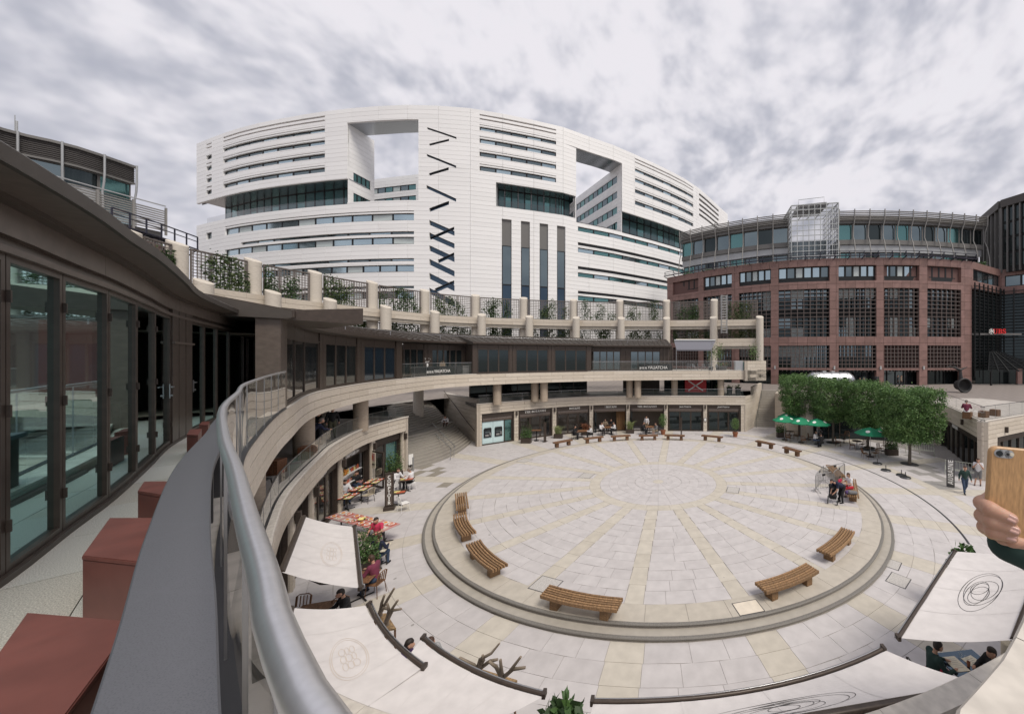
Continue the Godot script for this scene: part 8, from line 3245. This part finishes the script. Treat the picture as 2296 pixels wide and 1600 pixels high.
	for f in F4:
		var a: Vector3 = p.call(f[0][0], f[0][1], f[0][2])
		var b: Vector3 = p.call(f[1][0], f[1][1], f[1][2])
		var d: Vector3 = p.call(f[2][0], f[2][1], f[2][2])
		var e: Vector3 = p.call(f[3][0], f[3][1], f[3][2])
		hb.append([a, b, f[4], f[4]])
		hb.append([b, d, f[4], f[4] * 0.95])
		hb.append([d, e, f[4] * 0.95, f[5]])
	hb.append([p.call(2290, 1170, 0.60), p.call(2330, 1110, 0.575), 0.016, 0.013])
	hb.append([p.call(2330, 1110, 0.575), p.call(2325, 1060, 0.565), 0.013, 0.010])
	var hand := nets(hb, 0.003, 0.004)
	var am := body.mesh()
	hand.mesh(am)
	var o := put_mesh(am, "body", M.skin, t)
	o.transform = t.global_transform.affine_inverse()
	for f in F4:
		var d: Vector3 = p.call(f[2][0], f[2][1], f[2][2])
		var e: Vector3 = p.call(f[3][0], f[3][1], f[3][2])
		var dv := (e - d).normalized()
		var out := Vector3(-0.35, 0.25, 1.0).normalized()
		out = (out - dv * out.dot(dv)).normalized()
		var nl := MB.new()
		var ctr: Vector3 = e + out * f[5] * 0.78 - dv * 0.001
		var sd := dv.cross(out)
		nl = nets([[ctr - dv * 0.003 - sd * 0.0028, ctr + dv * 0.004 - sd * 0.0026, 0.0026, 0.0024], [ctr - dv * 0.003 + sd * 0.0028, ctr + dv * 0.004 + sd * 0.0026, 0.0026, 0.0024]], 0.0011, 0.003)
		var no := mk(nl, "fingernail", M.nail, t)
		no.transform = t.global_transform.affine_inverse()
	var tops: MB = nets(grown(shift.call(g.torso + [g.upper[1], g.fore[1]]) + [arm[0]], 0.016), 0.028)
	tops.put(nets([[el, wr.lerp(el, 0.06) + Vector3(-0.012, 0, 0.0), 0.058, 0.044], [wr.lerp(el, 0.1), V(2262, 1222, 0.595), 0.040, 0.027]], 0.006, 0.02), Transform3D())
	mk(tops, "jacket", M.c_green, t).transform = t.global_transform.affine_inverse()
	mk(nets(grown(shift.call(g.thigh + g.calf), 0.013), 0.028), "trousers", M.c_jean, t).transform = t.global_transform.affine_inverse()
	mk(nets(shift.call(g.feet), 0.02), "shoes", M.c_black, t).transform = t.global_transform.affine_inverse()
	mk(nets(shift.call(g.hair), 0.022), "hair", M.hair_dark, t).transform = t.global_transform.affine_inverse()

# ---------- the rest of the furniture ----------
func barrier(label: String, a: Vector3, b: Vector3) -> void:
	var t := thing("crowd_barrier", label, "barrier", (a + b) * 0.5, 0.0, "steel barriers round the fenced bench")
	var x := (b - a).normalized()
	var mb := MB.new()
	mb.tube([a + UP * 0.05, a + UP * 0.98, a + UP * 1.08 + x * 0.1, b + UP * 1.08 - x * 0.1, b + UP * 0.98, b + UP * 0.05], 0.019, 7)
	mb.tube([a + UP * 0.2, b + UP * 0.2], 0.016, 6)
	mkw(mb, "frame", M.galv, t)
	var n := int((b - a).length() / 0.13)
	for k in range(1, n):
		mb = MB.new()
		var q := a.lerp(b, float(k) / n)
		mb.tube([q + UP * 0.2, q + UP * 1.07], 0.008, 5)
		mkw(mb, "bar", M.galv, t)
	for q in [a + x * 0.15, b - x * 0.15]:
		mb = MB.new()
		var z := x.cross(UP)
		mb.tube([q + z * 0.3, q + UP * 0.2, q - z * 0.3], 0.016, 6)
		mkw(mb, "foot", M.galv, t)
	mb = MB.new()
	mb.bar((a + b) * 0.5 + UP * 0.98 - x * 0.12, (a + b) * 0.5 + UP * 0.98 + x * 0.12, 0.02, 0.12)
	mkw(mb, "name_plate", M.black, t)

func cube_seat(label: String, at: Vector3, turn: float, size: float, m: String) -> void:
	stamp("cube_%s_%.2f" % [m, size], func(t: Node3D):
		for k in 4:
			var mb := MB.new()
			mb.box(Vector3((k - 1.5) * size / 4.0, size * 0.5, 0), Vector3(size / 4.0 - 0.006, size, size), Basis(), 0.008)
			mk(mb, "plank", M[m + ("%d" % (k % 3) if m == "teak" else "")], t)
		, "cube_seat", label, "seat", at, turn, "timber cube seats")

func make_right_side() -> void:
	var g := 0.231
	barrier("steel barrier on the near side of the fenced bench", W(1829, 1104, g), W(1866, 1096, g))
	barrier("steel barrier at the end of the fenced bench", W(1829, 1104, g), W(1848, 1080, g))
	barrier("steel barrier behind the fenced bench", W(1851, 1083, g), W(1894, 1072, g))
	barrier("steel barrier closing the fence beside the seated person", W(1870, 1096, g), W(1895, 1074, g))
	# pushchair
	var pc := thing("pushchair", "black pushchair with silver frame beside the slatted bench", "pushchair", W(1868, 1126, g), -0.5)
	var mb := MB.new()
	for x in [-0.2, 0.2]:
		mb.tube([Vector3(x, 0.12, 0.32), Vector3(x, 0.55, 0.02), Vector3(x, 1.0, -0.38)], 0.016, 6)
		mb.tube([Vector3(x, 0.12, -0.28), Vector3(x, 0.6, 0.05)], 0.016, 6)
	mb.tube([Vector3(-0.2, 1.0, -0.38), Vector3(0.2, 1.0, -0.38)], 0.02, 6)
	mk(mb, "frame", M.galv, pc)
	mk(nets([[Vector3(-0.1, 0.42, 0.12), Vector3(0.1, 0.42, 0.12), 0.12, 0.12], [Vector3(-0.1, 0.5, -0.05), Vector3(-0.1, 0.85, -0.2), 0.1, 0.08], [Vector3(0.1, 0.5, -0.05), Vector3(0.1, 0.85, -0.2), 0.1, 0.08], [Vector3(-0.1, 0.30, 0.0), Vector3(0.1, 0.30, 0.0), 0.11, 0.11]], 0.03), "seat", M.c_black, pc)
	mk(nets([[Vector3(-0.14, 0.92, -0.1), Vector3(0.14, 0.92, -0.1), 0.1, 0.1], [Vector3(-0.14, 0.88, 0.05), Vector3(0.14, 0.88, 0.05), 0.07, 0.07]], 0.03), "hood", M.c_black, pc)
	for q in [Vector3(-0.24, 0.12, 0.32), Vector3(0.24, 0.12, 0.32), Vector3(-0.26, 0.13, -0.28), Vector3(0.26, 0.13, -0.28)]:
		mb = MB.new()
		var rr := []
		for k in 13:
			rr.append(q + Vector3(0, cos(TAU * k / 12.0), sin(TAU * k / 12.0)) * 0.10)
		mb.tube(rr, 0.025, 6, false)
		var wv := mk(mb, "wheel", M.black, pc)
		mb = MB.new()
		mb.tube([q - Vector3(0.015, 0, 0), q + Vector3(0.015, 0, 0)], 0.06, 10)
		mk(mb, "hub", M.galv, wv)
	var bp := thing("bag", "grey and purple bag lying on the bench by the pushchair", "bag", W(1912, 1108, 0.70))
	mk(nets([[Vector3(-0.16, 0.12, 0), Vector3(0.16, 0.11, 0.05), 0.12, 0.10]], 0.03), "bag_body", M.c_grey, bp)
	mk(nets([[Vector3(-0.3, 0.10, -0.05), Vector3(-0.12, 0.16, -0.06), 0.10, 0.08]], 0.03), "cloth_bundle", M.c_purple, bp)
	# parasols, tables and chairs
	var pn := ["parasol beside the narrow stairs", "parasol behind the first, half hidden", "parasol second along the trees", "parasol third along the trees, over the seated group", "parasol nearest the clipped tree trunk", "parasol tucked behind the nearest one"]
	var pp := [[1760, 986], [1770, 976], [1797, 992], [1833, 996], [1952, 1024], [1985, 1012]]
	for i in pp.size():
		parasol(W(pp[i][0], pp[i][1], 0), "green " + pn[i])
	for q in [[1838, 992, "round dark table of the group under the parasols"], [1893, 992, "dark table with a white sheet near the hedge trees"], [1922, 1006, "teak table with red napkin between the parasols"], [1950, 1022, "dark slatted table under the nearest parasol"], [1772, 982, "small table by the narrow stairs under the parasols"]]:
		cafe_table("star", q[2], W(q[0], q[1], 0), 0.3, Vector2(0.42, 0.42), true, M.dark_wood if q[0] != 1922 else M.teak1, "tables under the green parasols")
	for q in [[1768, 990, 2.6], [1785, 986, -0.6], [1803, 996, 2.4], [1818, 990, 1.0], [1912, 1008, 1.2], [1934, 1006, -1.4], [1940, 1028, 1.4], [1962, 1027, -1.5], [1975, 1016, 0.4], [1984, 1010, -1.0], [1900, 986, -0.5], [1880, 1000, 1.0]]:
		cafe_chair("fold", "folding_chair", "brown folding chair under the green parasols", W(q[0], q[1], 0), q[2], "folding chairs under the parasols", M.teak0, M.teak2)
	for q in [[1968, 1040], [1987, 1055], [2022, 1066], [2031, 1071], [1812, 985]]:
		stamp("parasol_foot", func(t: Node3D):
			var m := MB.new()
			m.lathe([Vector2(0.33, 0), Vector2(0.34, 0.03), Vector2(0.30, 0.09), Vector2(0.08, 0.13), Vector2(0.05, 0.13)], 20)
			mk(m, "weight", M.steel_dark, t)
			m = MB.new()
			m.tube([Vector3(0, 0.1, 0), Vector3(0, 0.42, 0)], 0.028, 8)
			mk(m, "socket", M.steel_dark, t)
			, "parasol_foot", "round grey parasol foot with short socket, standing empty", "parasol foot", W(q[0], q[1], 0), 0.0, "empty parasol feet along the drain")
	# dark bar behind the trees
	var bf := thing("dark_shopfront", "dark glazed cafe front in the shade behind the clipped trees", "shopfront", W(1900, 975, 0))
	mb = MB.new()
	mb.sweep(Pth.new([Vector2(16.2, -37.3), Vector2(22.0, -36.95), Vector2(26.2, -34.9)], 1.0, false), rect(0.02, 0.0, 0.2, 3.3))
	mkw(mb, "glazing", M.glass_dark, bf)
	for k in 9:
		mb = MB.new()
		mb.box(Vector3(16.5 + k * 1.15, 1.6, -37.0 + maxf(0.0, k - 5) * 0.52), Vector3(0.1, 3.2, 0.16))
		mkw(mb, "mullion", M.bronze_black, bf)
	# cream metal benches
	for q in [[2063, 1018, 2.55, "cream curled metal bench by the long dark planter"], [2160, 1068, 2.5, "cream curled metal bench behind the upright sign"]]:
		stamp("cream_bench", func(t: Node3D):
			for k in 13:
				var m := MB.new()
				var x := (k - 6) * 0.16
				m.tube([Vector3(x, 0.42, 0.26), Vector3(x, 0.43, -0.05), Vector3(x, 0.55, -0.2), Vector3(x, 0.95, -0.3)], 0.012, 5)
				mk(m, "slat", M.bench_cream, t)
			for y in [[0.42, 0.26], [0.43, -0.02], [0.95, -0.3]]:
				var m := MB.new()
				m.tube([Vector3(-1.0, y[0], y[1]), Vector3(1.0, y[0], y[1])], 0.02, 6)
				mk(m, "rail", M.bench_cream, t)
			for x in [-1.0, 0.0, 1.0]:
				var m := MB.new()
				m.tube([Vector3(x, 0.0, 0.3), Vector3(x, 0.25, 0.2), Vector3(x, 0.42, 0.1), Vector3(x, 0.2, -0.1), Vector3(x, 0.0, -0.25)], 0.02, 6)
				mk(m, "leg", M.bench_cream, t)
				m = MB.new()
				m.tube([Vector3(x, 0.42, 0.28), Vector3(x, 0.62, 0.3), Vector3(x, 0.66, 0.1), Vector3(x, 0.6, -0.22)], 0.018, 6)
				mk(m, "armrest", M.bench_cream, t)
			, "metal_bench", q[3], "bench", W(q[0], q[1], 0), q[2] + PI, "cream metal benches at the bar")
	# upright sign
	var us := thing("upright_sign", "tall dark framed sign with vertical white letters on the plaza", "sign", W(2132, 1092, 0), -0.55)
	mb = MB.new()
	mb.box(Vector3(0, 0.95, 0), Vector3(0.42, 1.86, 0.09), Basis(), 0.01)
	mk(mb, "frame", M.steel_dark, us)
	mb = MB.new()
	mb.box(Vector3(0, 1.0, 0.035), Vector3(0.33, 1.6, 0.03))
	mk(mb, "face", M.clad_grey, us)
	text_part("AUBAINE", 0.26, M.sign_white, us, us.global_transform * Transform3D(Basis(Vector3.BACK, PI / 2), Vector3(0.0, 1.0, 0.06)))
	# timber cubes
	cube_seat("rust brown timber cube on the middle terrace close to the rail", W(690, 1027, MID), 0.5, 0.55, "crate_wood")
	cube_seat("second rust brown timber cube on the middle terrace by the black stool", W(613, 1062, MID), 0.3, 0.55, "crate_wood")
	cube_seat("timber cube under the person in a dark jacket", W(2170, 938, MID), 0.6, 0.5, "teak")
	cube_seat("low timber cube on the stone corner, first of the pair", W(2208, 944, MID) + Vector3(1.4, 0, -1.6), 0.4, 0.5, "teak")
	cube_seat("low timber cube on the stone corner, second of the pair", W(2230, 938, MID) + Vector3(1.2, 0, -1.2), 0.4, 0.5, "teak")
	var bs := thing("metal_stool", "black metal stool on the middle terrace below the stone edge", "stool", W(588, 1118, MID))
	mb = MB.new()
	mb.box(Vector3(0, 0.62, 0), Vector3(0.32, 0.04, 0.32), Basis(), 0.015)
	mk(mb, "seat", M.black, bs)
	for q in [Vector2(-1, -1), Vector2(1, -1), Vector2(-1, 1), Vector2(1, 1)]:
		mb = MB.new()
		mb.bar(Vector3(q.x * 0.13, 0.61, q.y * 0.13), Vector3(q.x * 0.21, 0, q.y * 0.21), 0.05, 0.03)
		mk(mb, "leg", M.black, bs)
	# far row tables
	for q in [[1305, 981, "round teak table first outside the far shopfronts"], [1363, 972, "round teak table of the busy far group"], [1457, 971, "round teak table before the waiter"]]:
		cafe_table("far", q[2], W(q[0], q[1], 0), 0.0, Vector2(0.55, 0.55), true, M.teak1, "round teak tables of the far row")
	for q in [[1288, 985, 1.3], [1325, 984, -1.3], [1348, 976, 0.9], [1378, 975, -1.2], [1357, 967, 0.2], [1371, 967, -0.3], [1472, 977, -1.1], [1442, 975, 1.2]]:
		cafe_chair("far", "cafe_chair", "dark metal chair at the round teak tables", W(q[0], q[1], 0), q[2], "dark chairs of the far row", M.chair_dark, M.chair_dark)
	var ht := thing("high_table", "tall narrow timber table beside the cash machine planter", "table", W(1203, 988, 0))
	mb = MB.new()
	mb.box(Vector3(0, 1.08, 0), Vector3(0.9, 0.05, 0.5), Basis(), 0.006)
	mk(mb, "table_top", M.teak1, ht)
	mb = MB.new()
	mb.tube([Vector3(0, 0, 0), Vector3(0, 1.06, 0)], 0.05, 8)
	mk(mb, "pedestal", M.black, ht)
	mb = MB.new()
	mb.lathe([Vector2(0.25, 0), Vector2(0.24, 0.03), Vector2(0.05, 0.05)], 14)
	mk(mb, "foot", M.black, ht)
	for q in [[1222, 990, 1.9, "slim dark upright board beside the tall table"], [1528, 976, 1.9, "slim dark upright board before the closed shopfronts"]]:
		var t := thing("slim_board", q[3], "sign", W(q[0], q[1], 0), 1.2)
		mb = MB.new()
		mb.box(Vector3(0, q[2] * 0.5 + 0.04, 0), Vector3(0.35, q[2], 0.06), Basis(), 0.008)
		mk(mb, "board", M.bronze, t)
		mb = MB.new()
		mb.box(Vector3(0, 0.02, 0), Vector3(0.45, 0.04, 0.35))
		mk(mb, "foot", M.bronze_black, t)
	# glass table between the scribble awnings
	var gt := thing("glass_table", "dark glass table with two open menus between the scribble awnings", "table", W(2165, 1485, 0.75) * Vector3(1, 0, 1), 0.12)
	mb = MB.new()
	mb.box(Vector3(0, 0.74, 0), Vector3(1.15, 0.03, 0.7), Basis(), 0.006)
	mk(mb, "table_top", M.glass_blue, gt)
	for q in [Vector2(-0.5, -0.3), Vector2(0.5, -0.3), Vector2(-0.5, 0.3), Vector2(0.5, 0.3)]:
		mb = MB.new()
		mb.tube([Vector3(q.x, 0.73, q.y), Vector3(q.x, 0, q.y)], 0.02, 6)
		mk(mb, "leg", M.black, gt)
	for k in 2:
		var t := thing("menu_card", ["open pale menu on the glass table by the reader", "second pale menu on the glass table"][k], "menu", gt.position + Vector3(-0.28 + k * 0.5, 0.757, 0.05), 0.1 + 0.2 * k)
		mb = MB.new()
		mb.box(Vector3(0, 0.004, 0), Vector3(0.36, 0.006, 0.44))
		mk(mb, "sheet", M.cream, t)
		mb = MB.new()
		for j in 6:
			mb.box(Vector3(0.02, 0.0085, -0.14 + j * 0.05), Vector3(0.2 - 0.02 * (j % 3), 0.002, 0.008))
		mk(mb, "print", M.louvre_grey, t)
	for q in [[0.0, -0.15, "clear"], [0.08, -0.05, "clear"], [-0.02, 0.12, "terracotta"]]:
		var t := thing("drinking_glass", "glass or cup on the dark glass table", "glass", gt.position + Vector3(q[0], 0.757, q[1]), 0.0, "cups on the glass table")
		mb = MB.new()
		mb.lathe([Vector2(0.03, 0), Vector2(0.04, 0.12), Vector2(0.036, 0.12), Vector2(0.026, 0.01), Vector2(0, 0.01)], 12)
		mk(mb, "cup", M[q[2]], t)
	cafe_chair("curved", "cafe_chair", "dark curved chair of the reader at the glass table", W(2068, 1480, 0.9) * Vector3(1, 0, 1), 1.5, "", M.chair_dark, M.chair_dark)
	var cs := thing("round_bollard_light", "short pale drum standing at the inner end of the glass table", "drum", W(2262, 1452, 1.4) * Vector3(1, 0, 1))
	mb = MB.new()
	mb.lathe([Vector2(0.14, 0), Vector2(0.14, 1.5), Vector2(0.12, 1.52), Vector2(0.0, 1.52)], 18)
	mk(mb, "drum", M.cream, cs)

func make_street_things() -> void:
	# silver travel trailer
	var tr := thing("travel_trailer", "rounded silver aluminium travel trailer parked behind the clipped trees", "trailer", V(1861, 800, 50) * Vector3(1, 0, 1) + UP * MID)
	mk(nets([[Vector3(-2.4, 1.35, 0), Vector3(2.4, 1.35, 0), 1.05, 1.05], [Vector3(-2.2, 1.0, 0.2), Vector3(2.2, 1.0, 0.2), 0.75, 0.75], [Vector3(-2.2, 1.0, -0.2), Vector3(2.2, 1.0, -0.2), 0.75, 0.75], [Vector3(-2.3, 1.9, 0), Vector3(2.3, 1.9, 0), 0.6, 0.6]], 0.1, 0.2), "shell", M.alu, tr)
	for x in [-1.6, 0.2, 1.6]:
		var mb := MB.new()
		mb.box(Vector3(x, 1.65, 1.04), Vector3(0.8 if x < 0 else 0.5, 0.42, 0.08), Basis(), 0.02)
		mk(mb, "window", M.glass_dark, tr)
	for x in [-2.2, -1.1, 0.0, 1.1, 2.2]:
		var mb := MB.new()
		var rr := []
		for k in 9:
			var a := PI * (k / 8.0)
			rr.append(Vector3(x, 1.35 + sin(a) * 1.16, cos(a) * 1.11))
		mb.tube(rr, 0.02, 4)
		mk(mb, "seam", M.galv, tr)
	for x in [-0.6, 0.6]:
		var mb := MB.new()
		mb.tube([Vector3(x, 0.32, 0.75), Vector3(x, 0.32, 1.0)], 0.32, 14)
		mk(mb, "wheel", M.black, tr)
	for x in [-0.8, 0.4]:
		var mb := MB.new()
		mb.box(Vector3(x, 2.55, 0), Vector3(0.5, 0.14, 0.4), Basis(), 0.03)
		mk(mb, "roof_vent", M.clad_pale, tr)
	# dark sculpture on the street
	var sc := thing("bronze_sculpture", "black bronze sculpture of a tilted drum below an abstract reaching form", "sculpture", W(2158, 880, MID))
	var mb := MB.new()
	var rr := []
	for k in 25:
		var a := TAU * k / 24.0
		rr.append(Vector3(cos(a) * 0.85, 0.95 + sin(a) * 0.85, 0.35))
	mb.tube(rr, 0.12, 8, false)
	mk(mb, "rim", M.black, sc)
	mb = MB.new()
	mb.put(_drum(), Transform3D(Basis(Vector3.RIGHT, PI / 2), Vector3(0, 0.95, 0.3)))
	mk(mb, "drum", M.blacksoft, sc)
	mk(nets([[Vector3(0.1, 1.4, -0.3), Vector3(0.1, 2.9, -0.4), 0.28, 0.14], [Vector3(0.1, 2.9, -0.4), Vector3(-1.2, 3.4, -0.4), 0.16, 0.07], [Vector3(-0.4, 3.15, -0.4), Vector3(-0.9, 3.9, -0.4), 0.08, 0.04], [Vector3(0.1, 2.9, -0.4), Vector3(0.9, 3.3, -0.3), 0.13, 0.05], [Vector3(-1.2, 3.4, -0.4), Vector3(-1.9, 3.15, -0.4), 0.08, 0.03]], 0.06, 0.08), "figure", M.black, sc)
	for q in [[1892, 862, "dark litter bin at a pier near the silver trailer"], [1965, 865, "dark litter bin at a pier beside the walking pair"]]:
		var t := thing("litter_bin", q[2], "bin", W(q[0], q[1], MID))
		mb = MB.new()
		mb.lathe([Vector2(0.38, 0), Vector2(0.42, 0.2), Vector2(0.42, 1.3), Vector2(0.36, 1.5), Vector2(0.0, 1.52)], 14)
		mk(mb, "body", M.black, t)
		mb = MB.new()
		mb.box(Vector3(0, 1.15, 0.4), Vector3(0.4, 0.2, 0.06))
		mk(mb, "slot", M.steel_dark, t)
	for q in [[2078, 862, "pale stone upright slab at a granite pier"], [2296, 862, "pale stone upright slab beside the entrance canopy"]]:
		var t := thing("stone_marker", q[2], "marker", W(q[0] - 10, q[1], MID))
		mb = MB.new()
		mb.box(Vector3(0, 1.3, 0), Vector3(0.8, 2.6, 0.3), Basis(), 0.02)
		mk(mb, "slab", M.granite1, t)
		mb = MB.new()
		mb.box(Vector3(0, 0.06, 0), Vector3(1.0, 0.12, 0.5))
		mk(mb, "plinth", M.clad_grey, t)
	# furniture of the open upper terrace
	for i in 6:
		var px: float = [1545, 1558, 1569, 1580, 1592, 1604][i]
		cafe_chair("terrace", "terrace_chair", "pale grey chair on the open upper terrace", V(px, 800, 42.2 - (i % 2)) * Vector3(1, 0, 1) + UP * FLOOR, 0.8 * i, "chairs on the open upper terrace", M.clad_pale, M.steel)
	var pl := thing("bowl_planter", "large grey planter of red flowers on the open upper terrace", "planter", V(1618, 800, 41.8) * Vector3(1, 0, 1) + UP * FLOOR)
	mb = MB.new()
	mb.lathe([Vector2(0.5, 0), Vector2(0.75, 0.6), Vector2(0.7, 0.6), Vector2(0.0, 0.5)], 18)
	mk(mb, "bowl", M.clad_grey, pl)
	rng.seed = 77
	var pts := []
	for k in 260:
		pts.append(Vector3(rng.randfn() * 0.4, 0.75 + rng.randfn() * 0.14, rng.randfn() * 0.35))
	foliage(pl, pts, 0.13, [M.leaf2, M.leaf0, M.leaf_rust])
	var hb := thing("white_cabinet", "white and glass cabinet at the end of the open upper terrace", "cabinet", V(1656, 800, 41.6) * Vector3(1, 0, 1) + UP * FLOOR)
	mb = MB.new()
	mb.box(Vector3(0, 0.6, 0), Vector3(0.9, 1.2, 0.7), Basis(), 0.02)
	mk(mb, "body", M.clad_pale, hb)
	mb = MB.new()
	mb.box(Vector3(0.6, 0.55, 0), Vector3(0.25, 1.05, 0.6))
	mk(mb, "side", M.glass_teal, hb)
	# things on the far middle terrace
	var rd := thing("red_banner", "red and white painted panel standing on the far middle terrace", "panel", V(1560, 800, 43.5) * Vector3(1, 0, 1) + UP * MID)
	mb = MB.new()
	mb.box(Vector3(0, 1.1, 0), Vector3(2.6, 1.6, 0.1))
	mk(mb, "panel", M.red_paint, rd)
	mb = MB.new()
	for a in [-0.5, 0.5]:
		mb.bar(Vector3(-0.9, 1.1 - 0.6 * signf(a), 0.06), Vector3(0.9, 1.1 + 0.6 * signf(a), 0.06), 0.02, 0.14)
	mk(mb, "white_cross", M.white, rd)
	for px in [1612, 1636, 1655]:
		var t := thing("dark_planter", "black planter behind the glass rail at the end of the far middle terrace", "planter", V(px, 800, 42.5) * Vector3(1, 0, 1) + UP * MID, 0.0, "black planters on the far middle terrace")
		mb = MB.new()
		mb.lathe([Vector2(0.28, 0), Vector2(0.36, 1.0), Vector2(0.3, 1.0), Vector2(0.0, 0.9)], 12)
		mk(mb, "pot", M.black, t)
		pts = []
		for k in 60:
			pts.append(Vector3(rng.randfn() * 0.2, 1.1 + rng.randfn() * 0.1, rng.randfn() * 0.2))
		foliage(t, pts, 0.14, [M.leaf2, M.leaf0])
	# ladder and cage on the colonnade
	var ld := thing("caged_ladder", "grey caged ladder fixed to the travertine beam at the open corner", "ladder", V(1623, 720, 47.0))
	mb = MB.new()
	for x in [-0.35, 0.35]:
		mb.tube([Vector3(x, -1.6, 0), Vector3(x, 3.4, 0)], 0.05, 5)
		mb.tube([Vector3(x, -1.6, 0.6), Vector3(x, 3.4, 0.6)], 0.04, 5)
	mk(mb, "stringer", M.galv, ld)
	for k in 15:
		mb = MB.new()
		mb.tube([Vector3(-0.35, -1.5 + k * 0.34, 0), Vector3(0.35, -1.5 + k * 0.34, 0)], 0.03, 5)
		mb.tube([Vector3(-0.35, -1.5 + k * 0.34, 0.6), Vector3(0.35, -1.5 + k * 0.34, 0.6)], 0.03, 5)
		mk(mb, "rung", M.galv, ld)

func _drum() -> MB:
	var mb := MB.new()
	mb.lathe([Vector2(0.3, -1.3), Vector2(0.62, -0.9), Vector2(0.72, -0.2), Vector2(0.85, 0.0), Vector2(0.78, 0.0), Vector2(0.62, -0.3), Vector2(0.0, -0.5)], 22)
	return mb

func _ready() -> void:
	var t0 := Time.get_ticks_msec()
	make_materials()
	make_view()
	make_curves()
	make_plaza()
	make_street()
	print("ground ", Time.get_ticks_msec() - t0)
	make_terraces()
	print("terraces ", Time.get_ticks_msec() - t0)
	make_near_pavilion()
	make_far_pavilions()
	make_colonnade()
	print("pavilions ", Time.get_ticks_msec() - t0)
	make_white_building()
	make_granite_building()
	make_left_building()
	print("buildings ", Time.get_ticks_msec() - t0)
	make_shops()
	make_awnings()
	print("shops ", Time.get_ticks_msec() - t0)
	make_trees()
	make_benches()
	make_left_cafe()
	make_branch_boards()
	print("things ", Time.get_ticks_msec() - t0)
	make_right_side()
	make_street_things()
	print("street ", Time.get_ticks_msec() - t0)
	make_people()
	print("people ", Time.get_ticks_msec() - t0)
#REST
